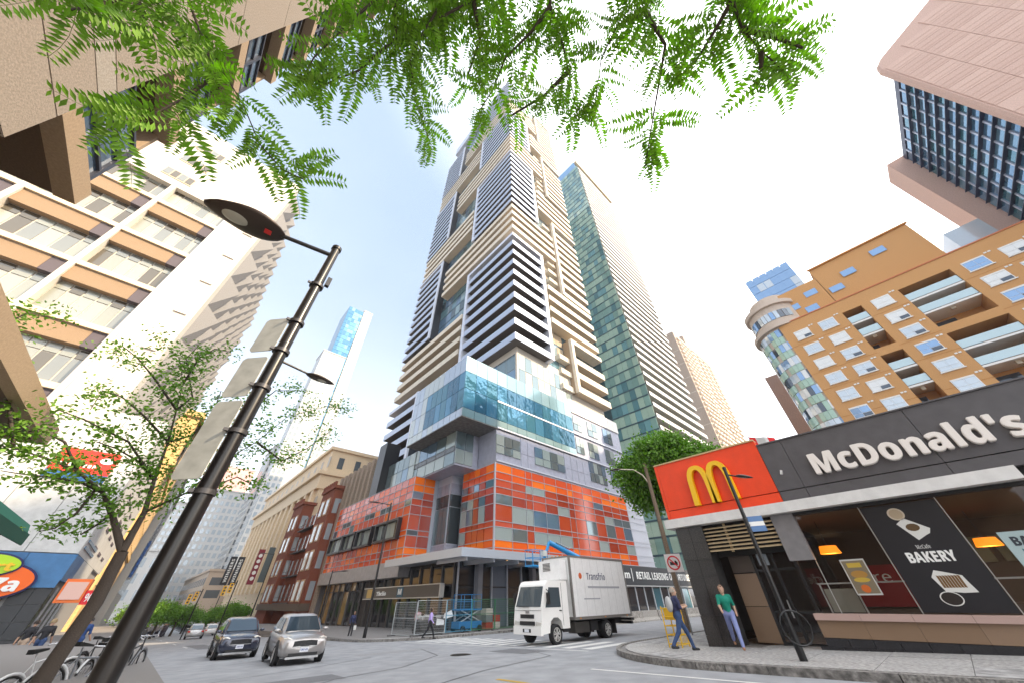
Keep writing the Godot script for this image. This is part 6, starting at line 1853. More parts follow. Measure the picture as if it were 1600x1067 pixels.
	bb(t, "cargo_box", -1.1, 1.1, 1.06, 3.88, -4.1, 1.75, white)
	for y in [[0.93, 1.06], [3.86, 3.95]]:
		bb(t, "box_rail", -1.125, 1.125, y[0], y[1], -4.13, 1.78, grey)
	for z in [[-4.14, -4.02], [1.68, 1.79]]:
		for s in [-1.0, 1.0]:
			bb(t, "corner_post", s * 1.07 - 0.055, s * 1.07 + 0.055, 1.06, 3.86, z[0], z[1], grey)
	for s in [-1.0, 1.0]:
		for k in 7:
			bb(t, "panel_seam", s * 1.1 - 0.004, s * 1.1 + 0.004, 1.08, 3.85, -3.4 + k * 0.78, -3.385 + k * 0.78, mat("truck seam", Color(0.55, 0.55, 0.54), 0.5))
		for k in 3:
			bb(t, "marker_lamp", s * 1.12 - 0.02, s * 1.12 + 0.02, 0.97, 1.02, -3.6 + k * 2.4, -3.48 + k * 2.4, mat("marker amber", Color(0.7, 0.25, 0.02), 0.3))
	for k in 3:
		bb(t, "roof_lamp", -0.3 + k * 0.3, -0.2 + k * 0.3, 3.95, 3.99, 1.7, 1.78, mat("marker amber", Color.WHITE))
	bb(t, "cab_seam", -1.0, 1.0, 1.40, 1.41, 4.345, 4.37, black)
	bb(t, "step", 1.0, 1.06, 0.48, 0.56, 2.2, 2.75, black)
	bb(t, "cooling_unit", -0.85, 0.85, 2.75, 3.72, 1.8, 2.4, white)
	for k in 6:
		bb(t, "cooling_slat", -0.5, 0.1, 3.2 + k * 0.07, 3.23 + k * 0.07, 2.4, 2.42, black)
	bb(t, "rear_bumper", -1.0, 1.0, 0.55, 0.7, -4.3, -4.1, black)
	bb(t, "tail_lift", -1.0, 1.0, 0.72, 0.85, -4.5, -4.12, black)
	var ink := mat("truck print grey", Color(0.16, 0.17, 0.22), 0.6)
	letters(t, "box_lettering", "Transfrio", 1.95, 0.38, 0.008, Vector3(1.104, 2.95, -0.75), PI / 2, ink, 700)
	bb(t, "print_line", 1.1, 1.108, 2.36, 2.46, -3.2, 0.2, mat("truck print pale", Color(0.38, 0.39, 0.42), 0.6))
	bb(t, "print_line", 1.1, 1.108, 1.82, 1.88, -0.9, 0.7, mat("truck print pale", Color.WHITE))
	put(t, "print_mark", plate(ellipse(0.16, 0.16, 8), 0.01), mat("truck print orange", Color(0.6, 0.12, 0.03), 0.6), Vector3(1.105, 2.95, 0.85)).rotation.y = PI / 2
	var driver := node_part(t, "cab_interior", Vector3(0, 1.3, 3.0))
	bb(driver, "seat_back", 0.2, 0.8, 1.2, 2.1, 2.3, 2.5, black)

# ---------- trees ----------
func frond_mesh(pairs: int, length: float, seed_: int) -> ArrayMesh:
	# a feather leaf: a thin curved stalk along +Z with leaflets on both sides
	var r := RandomNumberGenerator.new()
	r.seed = seed_
	var st := st_new()
	var pts := []
	for i in 5:
		var f := i / 4.0
		pts.append(Vector3(0.02 * sin(f * 3.0), -0.10 * length * f * f, length * f))
	st_tube(st, pts, [0.0018, 0.001], 3, Color(0.10, 0.13, 0.03), false)
	for i in pairs:
		var f := (i + 0.6) / pairs
		var c := Vector3(0.02 * sin(f * 3.0), -0.10 * length * f * f, length * f)
		var l := length * 0.19 * (0.55 + 0.75 * sin(PI * clampf(f * 0.85 + 0.1, 0, 1))) * r.randf_range(0.85, 1.1)
		for s in [-1.0, 1.0]:
			var d := Vector3(s, r.randf_range(-0.25, 0.15), 0.38 + r.randf_range(-0.15, 0.15)).normalized()
			var wd := Vector3(-d.z * s, 0, d.x * s).normalized() * l * 0.165
			var tint := r.randf_range(0.6, 1.3)
			var col := Color(0.155 * tint, 0.32 * tint, 0.02 * tint)
			var tip := c + d * l
			var m := c + d * l * 0.5
			var up := Vector3(0, l * 0.05, 0)
			tri(st, c, m + wd + up, tip, col)
			tri(st, c, tip, m - wd + up, col)
	return st.commit()

func leaf_mat(key: String, back: Color) -> StandardMaterial3D:
	if mats.has(key):
		return mats[key]
	var m := vertex_mat(key, 0.55)
	m.backlight_enabled = true
	m.backlight = back.linear_to_srgb()
	m.cull_mode = BaseMaterial3D.CULL_DISABLED
	return m

func clump_mesh(n: int, r: float, leaf: float, seed_: int) -> ArrayMesh:
	var g := RandomNumberGenerator.new()
	g.seed = seed_
	var st := st_new()
	for i in n:
		var p := Vector3(g.randfn(), g.randfn() * 0.6, g.randfn()) * r * 0.5
		var d := Vector3(g.randfn(), g.randfn() * 0.5 - 0.2, g.randfn()).normalized()
		var s := d.cross(Vector3(g.randfn(), g.randfn(), g.randfn())).normalized() * leaf * 0.3
		var tint := g.randf_range(0.65, 1.25)
		var col := Color(0.13 * tint, 0.27 * tint, 0.025 * tint)
		tri(st, p, p + d * leaf * 0.5 + s, p + d * leaf, col)
		tri(st, p, p + d * leaf, p + d * leaf * 0.5 - s, col)
	return st.commit()

func scatter(parent: Node, called: String, mesh: Mesh, m: Material, spots: Array) -> void:
	var mm := MultiMesh.new()
	mm.transform_format = MultiMesh.TRANSFORM_3D
	mm.mesh = mesh
	mm.instance_count = spots.size()
	for i in spots.size():
		mm.set_instance_transform(i, Transform3D(spots[i].basis, spots[i].origin - off.get(parent, Vector3.ZERO)))
	var o := MultiMeshInstance3D.new()
	o.name = called
	o.multimesh = mm
	o.material_override = m
	parent.add_child(o, true)
	o.set_meta("kind", "stuff")

func leaf_turn(dir: Vector3, normal: Vector3, size: float) -> Basis:
	var z := dir.normalized()
	var x := normal.cross(z).normalized()
	if x.length() < 0.1:
		x = Vector3.RIGHT
	return Basis(x * size, z.cross(x) * size, z * size)

func rand_dir() -> Vector3:
	return Vector3(rng.randfn(), rng.randfn(), rng.randfn()).normalized()

func build_trees() -> void:
	var bark := mat("bark", Color(0.16, 0.125, 0.10), 0.95, 0, "fine", 0.6, 3.0, 0.8)
	var twig := mat("twig dark", Color(0.05, 0.04, 0.03), 0.9)
	var fronds := [frond_mesh(13, 0.27, 1), frond_mesh(11, 0.24, 2), frond_mesh(14, 0.30, 3), frond_mesh(9, 0.19, 4)]
	var leafy := leaf_mat("locust leaf", Color(0.44, 0.70, 0.05))
	# branches of the street tree that hangs over the camera: [px, py, distance] along each twig
	var t := thing("overhead_tree", "honey locust tree whose leafy branches hang over the pavement corner", "tree", Vector3(-0.6, 0.2, 3.4))
	put(t, "trunk", tube_mesh([Vector3(-0.6, 0.1, 3.4), Vector3(-0.55, 2.4, 3.3), Vector3(-0.3, 4.2, 2.6), Vector3(0.1, 5.1, 1.4)], [0.17, 0.13, 0.11, 0.07], 10), bark)
	var limbs := [
		[[560, -120, 3.4], [287, -20, 2.7], [310, 45, 2.6], [326, 85, 2.55], [352, 118, 2.5], [380, 165, 2.5], [405, 225, 2.5], [440, 265, 2.5], [478, 282, 2.5]],
		[[326, 85, 2.55], [322, 128, 2.5], [285, 155, 2.45], [240, 178, 2.4], [185, 190, 2.35]],
		[[287, -20, 2.7], [200, -10, 2.5], [150, 10, 2.45], [110, 15, 2.4]],
		[[240, -40, 2.6], [215, 0, 2.5], [225, 40, 2.45]],
		[[700, -120, 3.6], [620, -30, 2.9], [540, 40, 2.7], [490, 90, 2.6], [468, 130, 2.6]],
		[[620, -30, 2.9], [618, 60, 2.7], [560, 110, 2.65], [500, 135, 2.6]],
		[[700, -120, 3.6], [680, 20, 2.8], [640, 90, 2.7], [650, 160, 2.65], [672, 225, 2.6]],
		[[860, -100, 3.6], [740, 0, 2.9], [660, 42, 2.8], [600, 60, 2.75]],
		[[860, -100, 3.6], [860, 10, 2.9], [880, 70, 2.8], [890, 120, 2.75], [905, 190, 2.7]],
		[[860, 10, 2.9], [830, 50, 2.8], [790, 90, 2.75], [770, 140, 2.7], [745, 180, 2.7]],
		[[890, 110, 2.75], [850, 150, 2.7], [800, 180, 2.7]],
		[[1010, -80, 3.5], [1010, 20, 2.9], [965, 40, 2.8], [940, 90, 2.75], [930, 160, 2.7], [935, 175, 2.7]],
		[[1010, 20, 2.9], [1040, 70, 2.75], [1030, 130, 2.7], [1018, 200, 2.65], [1008, 262, 2.6]],
		[[1120, -80, 3.4], [1145, 0, 2.8], [1160, 45, 2.7], [1190, 80, 2.65], [1225, 110, 2.6]],
		[[1145, 0, 2.8], [1110, 60, 2.7], [1085, 100, 2.7]],
		[[1190, 80, 2.65], [1190, 110, 2.6]],
		[[1160, 45, 2.7], [1215, 60, 2.65], [1255, 75, 2.6]],
		[[740, 0, 2.9], [750, 60, 2.8], [730, 120, 2.75]],
	]
	for s in [[560, -120, 3.4], [700, -120, 3.6], [860, -100, 3.6], [1010, -80, 3.5], [1120, -80, 3.4]]:
		var e := near_point(s[0], s[1], s[2])
		put(t, "limb", tube_mesh([Vector3(0.1, 5.1, 1.4), Vector3(0.1, 5.1, 1.4).lerp(e, 0.5) + Vector3(0, 0.25, 0.2), e], [0.06, 0.035, 0.018], 8), twig)
	var singles := 0
	var more := [[], [], [], []]
	for l in limbs:
		var pts := []
		for q in l:
			pts.append(near_point(q[0], q[1], q[2]))
		put(t, "branch", tube_mesh(pts, [0.016, 0.009, 0.006, 0.004, 0.003], 6), twig)
		for i in range(1, pts.size()):
			var a: Vector3 = pts[i - 1]
			var b: Vector3 = pts[i]
			var n := maxi(4, int(a.distance_to(b) * (46.0 if b.distance_to(EYE) < 2.78 else 64.0)))
			if l[i][1] < -20:
				n = 0
			for k in n:
				var p := a.lerp(b, rng.randf()) + rand_dir() * 0.05
				var along := (b - a).normalized()
				var dir := (along * 0.5 + rand_dir() * 0.9 + Vector3(0, -0.55, 0)).normalized()
				var view := (p - EYE).normalized()
				dir = (dir - view * dir.dot(view) * 0.55).normalized()
				var nrm := (-view + rand_dir() * 0.55).normalized()
				if nrm.y > 0:
					nrm = -nrm
				var which := rng.randi() % 4
				var bas := leaf_turn(dir, nrm, rng.randf_range(0.55, 1.0))
				if singles < 290 and k % 3 == 0:
					singles += 1
					var o := put(t, "leaf", fronds[which], leafy, p)
					o.basis = bas
				else:
					more[which].append(Transform3D(bas, p))
	for k in 4:
		scatter(t, "foliage", fronds[k], leafy, more[k])
	# young tree by the lamp post
	var y := thing("young_tree", "young honey locust with forked trunk growing beside the parked bicycles", "tree", Vector3(-0.55, 0.1, -12))
	var b0 := ground_y(-12.0) + 0.1
	var fork := far_point(190, 862, 12.0)
	put(y, "trunk", tube_mesh([Vector3(-0.66, b0, -12.0), Vector3(-0.62, 0.9, -12.0), Vector3(-0.56, 1.7, -12.0), fork], [0.17, 0.13, 0.12, 0.105], 12), bark)
	var small := [clump_mesh(16, 0.30, 0.085, 11), clump_mesh(14, 0.26, 0.095, 12)]
	var ybr := [
		[[190, 862], [176, 810], [160, 770], [120, 735], [70, 715], [20, 700], [-30, 690]],
		[[160, 770], [130, 755], [80, 745], [30, 740], [0, 735]],
		[[150, 762], [120, 800], [85, 825], [60, 830]],
		[[120, 735], [100, 690], [60, 670], [20, 680]],
		[[176, 800], [150, 820], [125, 835]],
		[[190, 862], [225, 800], [240, 750], [262, 690], [275, 640], [285, 600], [280, 560], [250, 530]],
		[[262, 690], [225, 650], [190, 620], [160, 610], [140, 640]],
		[[275, 640], [240, 590], [215, 560], [190, 540], [170, 560]],
		[[285, 600], [310, 560], [335, 545], [360, 550]],
		[[240, 750], [215, 720], [180, 700], [150, 690]],
		[[225, 800], [290, 770], [350, 720], [400, 690], [450, 650], [510, 635], [550, 640]],
		[[350, 720], [380, 650], [430, 610], [480, 610]],
		[[400, 690], [440, 720], [480, 700], [520, 670]],
		[[290, 770], [330, 760], [370, 745], [400, 760]],
		[[262, 690], [300, 680], [330, 650], [345, 610]],
		[[20, 700], [0, 510], [40, 490], [100, 500]],
		[[275, 640], [300, 620], [290, 560], [310, 540]],
		[[240, 750], [200, 690], [130, 655], [90, 640]],
	]
	singles = 0
	var leaves := [[], []]
	var yleaf := leaf_mat("young locust leaf", Color(0.42, 0.62, 0.07))
	for l in ybr:
		var pts := []
		for i in l.size():
			pts.append(far_point(l[i][0], l[i][1], 12.0 + 0.5 * sin(l[i][0] * 0.021 + l[i][1] * 0.013)))
		pts[0] = far_point(l[0][0], l[0][1], 12.0 + 0.5 * sin(l[0][0] * 0.021 + l[0][1] * 0.013)) if l[0][1] != 862 else fork
		var r0 := 0.075 if l[0][1] == 862 else 0.03
		put(y, "branch", tube_mesh(pts, [r0, r0 * 0.75, r0 * 0.5, r0 * 0.35, r0 * 0.25, 0.009, 0.006], 7), bark if r0 > 0.05 else twig)
		for i in range(1, pts.size()):
			if i == 1 and l[0][1] == 862:
				continue
			var a: Vector3 = pts[i - 1]
			var b: Vector3 = pts[i]
			for k in int(a.distance_to(b) * 10.0) + 3:
				var p := a.lerp(b, rng.randf()) + Vector3(rng.randfn() * 0.16, rng.randfn() * 0.07, rng.randfn() * 0.2)
				var dir := Vector3(rng.randfn(), rng.randfn() * 0.35 - 0.25, rng.randfn()).normalized()
				var bas := leaf_turn(dir, (Vector3.UP + rand_dir() * 0.5).normalized(), rng.randf_range(0.8, 1.3))
				leaves[rng.randi() % 2].append(Transform3D(bas, p))
	for k in 2:
		scatter(y, "foliage", small[k], yleaf, leaves[k])
	# trees with full crowns
	var clumps := [clump_mesh(26, 0.7, 0.26, 21), clump_mesh(24, 0.6, 0.24, 22)]
	var crown := leaf_mat("street tree leaf", Color(0.50, 0.72, 0.07))
	full_tree("leafy_tree", "bright green leafy tree behind the red restaurant fascia", Vector3(28.0, ground_y(-11.0) + 0.1, -11.6), Vector3(27.6, 9.6, -11.0), Vector3(3.8, 4.8, 5.0), 2600, clumps, crown, bark, "")
	var k := 0
	for s in [[4.2, -88.0, 3.0], [7.4, -100.0, 3.2], [13.2, -112.0, 3.4], [14.9, -104.0, 3.0], [11.0, -125.0, 3.6], [1.8, -80.0, 3.6], [15.0, -92.0, 2.6]]:
		var g := ground_y(s[1])
		full_tree("street_tree", ["dark green street tree beside the far signal", "dark green street tree in the middle of the far row", "round street tree near the beige building", "street tree in front of the store banners", "farthest dark street tree down the street", "dark green street tree on the near kerb line", "small street tree by the far lamp post"][k], Vector3(s[0], g, s[1]), Vector3(s[0], g + 2.9, s[1]), Vector3(s[2], 2.3, s[2]), 260, clumps, crown, bark, "trees down the main street")
		k += 1

func full_tree(called: String, label: String, base: Vector3, centre: Vector3, radii: Vector3, n: int, clumps: Array, m: Material, bark: Material, group: String) -> void:
	var t := thing(called, label, "tree", base, 0.0, group)
	var top := centre + Vector3(0, radii.y * 0.3, 0)
	put(t, "trunk", tube_mesh([base, base.lerp(centre, 0.5) + Vector3(0.08, 0, 0.05), centre - Vector3(0, radii.y * 0.3, 0), top], [0.2, 0.15, 0.12, 0.04], 10), bark)
	var lobes := []
	for i in 13:
		var d := rand_dir()
		d.y = absf(d.y) * 0.9 - 0.35
		lobes.append(centre + d * radii * rng.randf_range(0.45, 0.75))
		put(t, "limb", tube_mesh([centre - Vector3(0, radii.y * 0.45, 0), (centre + lobes[i]) / 2 - Vector3(0, 0.2, 0), lobes[i]], [0.09, 0.05, 0.015], 6), bark)
	var spots := [[], []]
	for i in n:
		var l: Vector3 = lobes[rng.randi() % lobes.size()]
		var p := l + rand_dir() * radii * 0.36 * pow(rng.randf(), 0.45)
		var bas := Basis(rand_dir(), rng.randf() * TAU).scaled(Vector3.ONE * rng.randf_range(0.7, 1.25))
		spots[i % 2].append(Transform3D(bas, p))
	for q in 2:
		scatter(t, "crown", clumps[q], m, spots[q])

# ---------- people ----------
func smooth_min(a: float, b: float, k: float) -> float:
	var h := clampf(0.5 + 0.5 * (b - a) / k, 0.0, 1.0)
	return lerpf(b, a, h) - k * h * (1.0 - h)

func body_mesh(bones: Array, cell: float, extra: Callable) -> ArrayMesh:
	# bones: [a, b, ra, rb, colour]; joined by a smooth minimum and meshed as surface nets
	var lo := Vector3(1e9, 1e9, 1e9)
	var hi := -lo
	for b in bones:
		for e in [[b[0], b[2]], [b[1], b[3]]]:
			lo = lo.min(e[0] - Vector3.ONE * (e[1] + cell * 3))
			hi = hi.max(e[0] + Vector3.ONE * (e[1] + cell * 3))
	var d := Vector3i(((hi - lo) / cell).ceil()) + Vector3i.ONE
	var field := PackedFloat32Array()
	field.resize(d.x * d.y * d.z)
	field.fill(1.0)
	var near := PackedFloat32Array()
	near.resize(field.size())
	near.fill(9.0)
	var who := PackedInt32Array()
	who.resize(field.size())
	for n in bones.size():
		var a: Vector3 = bones[n][0]
		var b: Vector3 = bones[n][1]
		var ra: float = bones[n][2]
		var rb: float = bones[n][3]
		var pad := maxf(ra, rb) + cell * 2.5
		var l := Vector3i(((a.min(b) - Vector3.ONE * pad - lo) / cell).floor()).max(Vector3i.ZERO)
		var h := Vector3i(((a.max(b) + Vector3.ONE * pad - lo) / cell).ceil()).min(d - Vector3i.ONE)
		var ab := b - a
		var len2 := maxf(ab.length_squared(), 1e-6)
		for z in range(l.z, h.z + 1):
			for y in range(l.y, h.y + 1):
				for x in range(l.x, h.x + 1):
					var p := lo + Vector3(x, y, z) * cell
					var t := clampf((p - a).dot(ab) / len2, 0.0, 1.0)
					var dist := (p - a - ab * t).length() - lerpf(ra, rb, t)
					var i := (z * d.y + y) * d.x + x
					field[i] = smooth_min(field[i], dist, 0.025)
					if dist < near[i]:
						near[i] = dist
						who[i] = n
	var st := st_new()
	var index := {}
	var verts := []
	var cols := []
	var sx := 1
	var sy := d.x
	var sz := d.x * d.y
	for z in d.z - 1:
		for y in d.y - 1:
			for x in d.x - 1:
				var i := (z * d.y + y) * d.x + x
				var c := 0
				var s := 0
				for o in [0, sx, sy, sx + sy, sz, sz + sx, sz + sy, sz + sx + sy]:
					if field[i + o] < 0.0:
						s += 1
				if s == 0 or s == 8:
					continue
				var sum := Vector3.ZERO
				for e in [[0, 1, 0], [2, 3, 0], [4, 5, 0], [6, 7, 0], [0, 2, 1], [1, 3, 1], [4, 6, 1], [5, 7, 1], [0, 4, 2], [1, 5, 2], [2, 6, 2], [3, 7, 2]]:
					var oa: int = (e[0] & 1) * sx + ((e[0] >> 1) & 1) * sy + (e[0] >> 2) * sz
					var ob: int = (e[1] & 1) * sx + ((e[1] >> 1) & 1) * sy + (e[1] >> 2) * sz
					var fa := field[i + oa]
					var fb := field[i + ob]
					if (fa < 0.0) == (fb < 0.0):
						continue
					var t := fa / (fa - fb)
					var pa := Vector3(e[0] & 1, (e[0] >> 1) & 1, e[0] >> 2)
					var pb := Vector3(e[1] & 1, (e[1] >> 1) & 1, e[1] >> 2)
					sum += pa.lerp(pb, t)
					c += 1
				index[i] = verts.size()
				verts.append(lo + (Vector3(x, y, z) + sum / c) * cell)
				cols.append(bones[who[i]][4])
	for z in range(1, d.z - 1):
		for y in range(1, d.y - 1):
			for x in range(1, d.x - 1):
				var i := (z * d.y + y) * d.x + x
				for ax in 3:
					var step: int = [sx, sy, sz][ax]
					var inside := field[i] < 0.0
					if inside == (field[i + step] < 0.0):
						continue
					var u: int = [sy, sz, sx][ax]
					var v: int = [sz, sx, sy][ax]
					var q := [i - u - v, i - v, i, i - u]
					if not (index.has(q[0]) and index.has(q[1]) and index.has(q[2]) and index.has(q[3])):
						continue
					if inside:
						q.reverse()
					for k in [0, 1, 2, 0, 2, 3]:
						st.set_smooth_group(0)
						st.set_color(cols[index[q[k]]])
						st.add_vertex(verts[index[q[k]]])
	st.index()
	st.generate_normals()
	var body := st.commit()
	var st2 := st_new()
	st2.append_from(body, 0, Transform3D())
	extra.call(st2)
	return st2.commit()

func person(label: String, at: Vector3, turn: float, look: Dictionary, group := "") -> Node3D:
	var t := local_thing("person", label, "person", at, turn, group)
	var skin: Color = look.skin
	var top: Color = look.top
	var legs: Color = look.legs
	var shoe: Color = look.get("shoe", Color(0.02, 0.02, 0.02))
	var sleeve: Color = look.get("sleeve", top)
	var forearm: Color = look.get("forearm", skin)
	var stride: float = look.get("stride", 0.2)
	var lean: float = look.get("lean", 0.03)
	var w: float = look.get("wide", 1.0)
	var hip := Vector3(0, 0.93, 0)
	var chest := Vector3(0, 1.30, lean)
	var neck := Vector3(0, 1.47, lean * 1.25)
	var head := Vector3(0, 1.61, lean * 1.4 + 0.02)
	var B := [[hip + Vector3(-0.08 * w, 0, 0), hip + Vector3(0.08 * w, 0, 0), 0.115 * w, 0.115 * w, legs], [hip + Vector3(0, 0.08, 0), chest, 0.125 * w, 0.145 * w, top], [chest + Vector3(-0.06 * w, 0, 0), chest + Vector3(0.06 * w, 0, 0), 0.135 * w, 0.135 * w, top], [chest + Vector3(-0.15 * w, 0.1, 0), chest + Vector3(0.15 * w, 0.1, 0), 0.075, 0.075, top], [neck - Vector3(0, 0.05, 0), head, 0.055, 0.055, skin], [head - Vector3(0, 0.03, 0), head + Vector3(0, 0.05, -0.01), 0.083, 0.092, skin], [head + Vector3(0, -0.075, 0.04), head + Vector3(0, -0.07, 0.05), 0.045, 0.04, skin], [head + Vector3(0, 0.0, 0.085), head + Vector3(0, -0.025, 0.105), 0.014, 0.018, skin]]
	var k := 0
	var ends := []
	for s in [-1.0, 1.0]:
		var f: float = stride * s
		var h := hip + Vector3(0.09 * s * w, -0.03, 0)
		var knee := Vector3(0.10 * s, 0.50, f * 0.75 + 0.04)
		var ankle := Vector3(0.10 * s, 0.09 + (0.06 if f < -0.1 else 0.0), f * 1.45 - (0.10 if f < -0.1 else 0.0))
		B.append([h, knee, 0.098 * w, 0.072, legs])
		B.append([knee, ankle, 0.07, 0.052, legs])
		B.append([ankle + Vector3(0, -0.045, -0.04), ankle + Vector3(0, -0.055, 0.15), 0.045, 0.036, shoe])
		B.append([head + Vector3(0.085 * s, 0, -0.005), head + Vector3(0.09 * s, 0.02, -0.01), 0.018, 0.016, skin])
		var sh := chest + Vector3(0.19 * s * w, 0.1, 0)
		var arm: Array = look.get("arm_left" if s > 0 else "arm_right", [Vector3(0.06 * s, -0.28, -0.06 - f * 0.4), Vector3(0.03 * s, -0.23, 0.10 - f * 0.5)])
		var el: Vector3 = sh + arm[0]
		var wr: Vector3 = el + arm[1]
		B.append([sh, el, 0.062, 0.05, sleeve])
		B.append([el, wr, 0.047, 0.034, forearm])
		var hd := (wr - el).normalized()
		B.append([wr, wr + hd * 0.075, 0.03, 0.034, skin])
		ends.append([wr + hd * 0.07, hd, s])
		k += 1
	var fingers := func(st: SurfaceTool):
		for e in ends:
			var side := Vector3(0, 0, 1) if absf(e[1].y) > 0.7 else Vector3(0, 1, 0)
			var inn := Vector3(-e[2], 0, 0)
			for q in 4:
				var b: Vector3 = e[0] + side * (q - 1.5) * 0.019 + e[1] * 0.015
				var ln: float = [0.055, 0.07, 0.065, 0.05][q]
				st_tube(st, [b - e[1] * 0.02, b + e[1] * ln * 0.55, b + e[1] * ln * 0.9 + inn * 0.02], [0.0095, 0.009, 0.007], 6, skin)
			var th: Vector3 = e[0] + side * 0.034 - e[1] * 0.03
			st_tube(st, [th - side * 0.012, th + side * 0.018 + e[1] * 0.025, th + side * 0.022 + e[1] * 0.055 + inn * 0.015], [0.012, 0.0105, 0.008], 6, skin)
		for s in [-1.0, 1.0]:
			var ey: Vector3 = head + Vector3(0.034 * s, 0.005, 0.088)
			st_box(st, ey.x - 0.012, ey.x + 0.012, ey.y - 0.006, ey.y + 0.006, ey.z - 0.01, ey.z + 0.004, Color(0.02, 0.015, 0.01))
		st_box(st, -0.022, 0.022, head.y - 0.066, head.y - 0.058, head.z + 0.07, head.z + 0.092, Color(0.28, 0.08, 0.06))
	put(t, "body", body_mesh(B, 0.02, fingers), cloth_mat())
	# hair: a cap of small overlapping locks
	var st := st_new()
	var g := RandomNumberGenerator.new()
	g.seed = int(at.x * 100) + 5
	for q in 150:
		var a := g.randf() * TAU
		var el := g.randf_range(-0.25, 1.0)
		var dir := Vector3(cos(a) * cos(asin(el)), el, sin(a) * cos(asin(el)))
		if dir.z > 0.35 and dir.y < 0.55:
			continue
		var p := head + Vector3(0, 0.035, -0.01) + dir * Vector3(0.092, 0.105, 0.1)
		st_tube(st, [p - dir * 0.01, p + dir * 0.008 + Vector3(0, -0.012, -0.01), p + dir * 0.002 + Vector3(0, -0.045 - look.get("long_hair", 0.0), -0.02)], [0.017, 0.018, 0.006], 5)
	put(t, "hair", st.commit(), mat("hair " + str(look.hair), look.hair, 0.7))
	return t

func cloth_mat() -> StandardMaterial3D:
	var m := vertex_mat("body", 0.75)
	m.normal_enabled = true
	m.normal_texture = bump_tex(0.02)
	m.normal_scale = 0.9
	m.uv1_triplanar = true
	m.uv1_scale = Vector3(1.6, 0.9, 1.6)
	return m

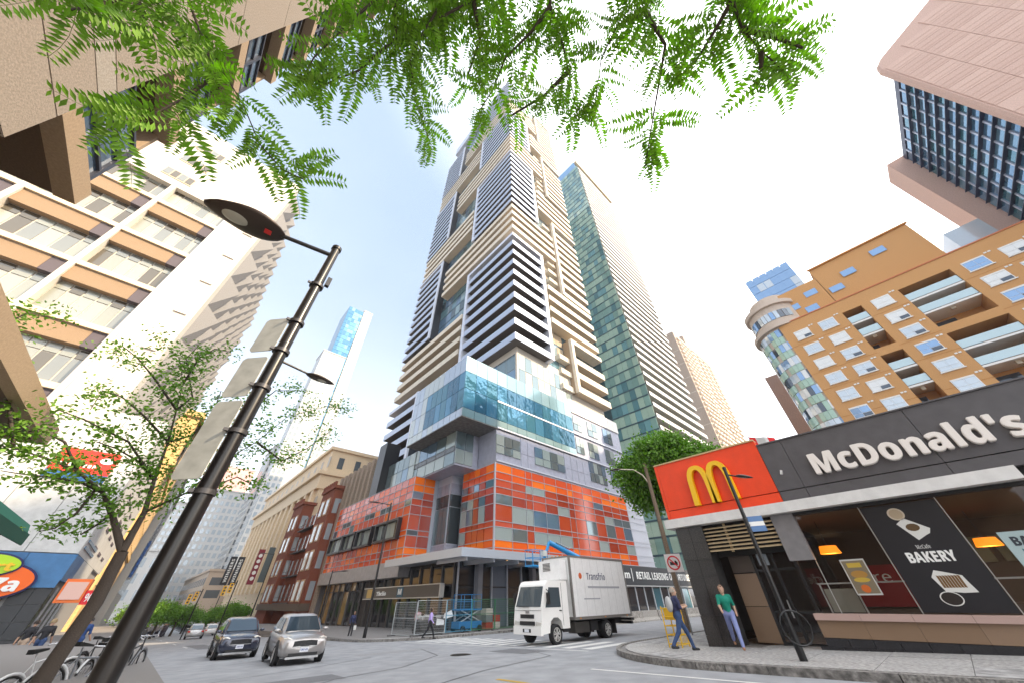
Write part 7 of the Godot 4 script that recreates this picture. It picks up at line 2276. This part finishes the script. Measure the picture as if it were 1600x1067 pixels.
func build_people() -> void:
	var pale := Color(0.50, 0.31, 0.22)
	var brown := Color(0.20, 0.11, 0.07)
	var jeans := Color(0.03, 0.06, 0.15)
	var dark := Color(0.014, 0.014, 0.018)
	var at := func(x, z): return Vector3(x, ground_y(z) + 0.15, z)
	person("man in lilac shirt and black trousers walking past the mesh fence", at.call(17.0, -27.6) + Vector3(0, -0.1, 0), 0.9, {"skin": brown, "top": Color(0.42, 0.33, 0.66), "forearm": Color(0.42, 0.33, 0.66), "legs": dark, "hair": Color(0.015, 0.012, 0.01), "stride": 0.24})
	var navy := person("man in navy jacket standing by the slim lamp post", at.call(15.0, -37.2), 0.2, {"skin": brown, "top": Color(0.02, 0.03, 0.09), "forearm": Color(0.02, 0.03, 0.09), "legs": dark, "hair": Color(0.015, 0.012, 0.01), "stride": 0.03})
	put(navy, "paper_bag", cube(0.22, 0.3, 0.1), mat("paper white", Color(0.7, 0.7, 0.68), 0.7), Vector3(0.25, 0.62, 0.12))
	person("person in pink top and jeans behind the fence by the shop door", at.call(19.6, -34.0), 2.6, {"skin": pale, "top": Color(0.55, 0.34, 0.38), "legs": Color(0.05, 0.08, 0.2), "hair": Color(0.05, 0.03, 0.02), "stride": 0.08, "long_hair": 0.06})
	# pair crossing in front of the restaurant
	var man := person("man in navy shirt and jeans with a pale backpack stepping along the restaurant corner", at.call(14.7, -7.2), 0.75, {"skin": pale, "top": Color(0.03, 0.035, 0.09), "legs": jeans, "hair": Color(0.38, 0.33, 0.28), "stride": 0.22, "wide": 1.08, "arm_left": [Vector3(0.05, -0.24, 0.1), Vector3(-0.14, 0.05, 0.2)], "arm_right": [Vector3(-0.05, -0.25, 0.06), Vector3(0.12, 0.03, 0.22)]})
	var bp := SphereMesh.new()
	bp.radius = 0.5
	bp.height = 1.0
	var pack := put(man, "backpack", bp, mat("backpack grey", Color(0.42, 0.42, 0.42), 0.8), Vector3(0, 1.25, -0.2))
	pack.scale = Vector3(0.34, 0.46, 0.24)
	person("woman in emerald top and pale blue trousers walking by the restaurant door", at.call(16.0, -5.9), -1.2, {"skin": pale, "top": Color(0.0, 0.22, 0.15), "legs": Color(0.20, 0.24, 0.46), "hair": Color(0.06, 0.035, 0.02), "shoe": Color(0.35, 0.18, 0.10), "stride": 0.32, "lean": 0.07, "long_hair": 0.05, "arm_left": [Vector3(0.05, -0.26, -0.12), Vector3(0.0, -0.2, 0.1)], "arm_right": [Vector3(-0.04, -0.25, 0.1), Vector3(0.03, -0.14, 0.19)]})
	# passers-by outside the pizza shop
	person("man in black shirt and tan trousers with a shoulder bag near the pizza shop", at.call(-3.3, -33.5), 2.6, {"skin": pale, "top": dark, "legs": Color(0.40, 0.30, 0.22), "hair": Color(0.03, 0.02, 0.015), "stride": 0.16})
	person("person in black top and blue jeans walking away along the pizza shop", at.call(-2.5, -31.0), 2.9, {"skin": pale, "top": dark, "legs": jeans, "hair": Color(0.30, 0.22, 0.12), "stride": 0.18})
	person("man in navy overalls and cap striding towards the shop door", at.call(-1.2, -30.5), 2.7, {"skin": pale, "top": Color(0.015, 0.05, 0.17), "legs": Color(0.015, 0.045, 0.15), "hair": Color(0.02, 0.02, 0.02), "stride": 0.24})
	person("person in pale blue shirt standing at the pizza shop window", at.call(-5.3, -35.2), 1.6, {"skin": pale, "top": Color(0.35, 0.50, 0.62), "legs": dark, "hair": Color(0.42, 0.34, 0.2), "stride": 0.04})
	# a far crowd, too small to tell apart
	var hip := Vector3(0, 0.9, 0)
	var cols := [Color(0.06, 0.05, 0.06), Color(0.25, 0.06, 0.06), Color(0.3, 0.3, 0.32)]
	var c := thing("crowd", "distant crowd of pedestrians crossing at the far end of the street", "crowd", Vector3(6, ground_y(-100), -100))
	c.set_meta("kind", "stuff")
	for v in 3:
		var bones := [[hip, Vector3(0, 1.4, 0), 0.15, 0.17, cols[v]], [Vector3(0, 1.6, 0), Vector3(0, 1.66, 0), 0.1, 0.1, Color(0.35, 0.22, 0.16)], [hip + Vector3(0.09, 0, 0), Vector3(0.1, 0.05, 0.15), 0.1, 0.06, Color(0.03, 0.03, 0.05)], [hip - Vector3(0.09, 0, 0), Vector3(-0.1, 0.05, -0.15), 0.1, 0.06, Color(0.03, 0.03, 0.05)], [Vector3(0.2, 1.4, 0), Vector3(0.26, 0.85, 0.08), 0.06, 0.045, cols[v]], [Vector3(-0.2, 1.4, 0), Vector3(-0.26, 0.85, -0.05), 0.06, 0.045, cols[v]]]
		var mesh := body_mesh(bones, 0.05, func(_s): pass)
		var spots := []
		for i in 16:
			var z := -92.0 - rng.randf() * 22.0
			var x := rng.randf_range(1.4, 13.5)
			if x > 6.5 and x < 12.6:
				x = x - 6.0
			spots.append(Transform3D(Basis(Vector3.UP, rng.randf() * TAU), Vector3(x, ground_y(z) + 0.02, z)))
		scatter(c, "figures", mesh, vertex_mat("body"), spots)
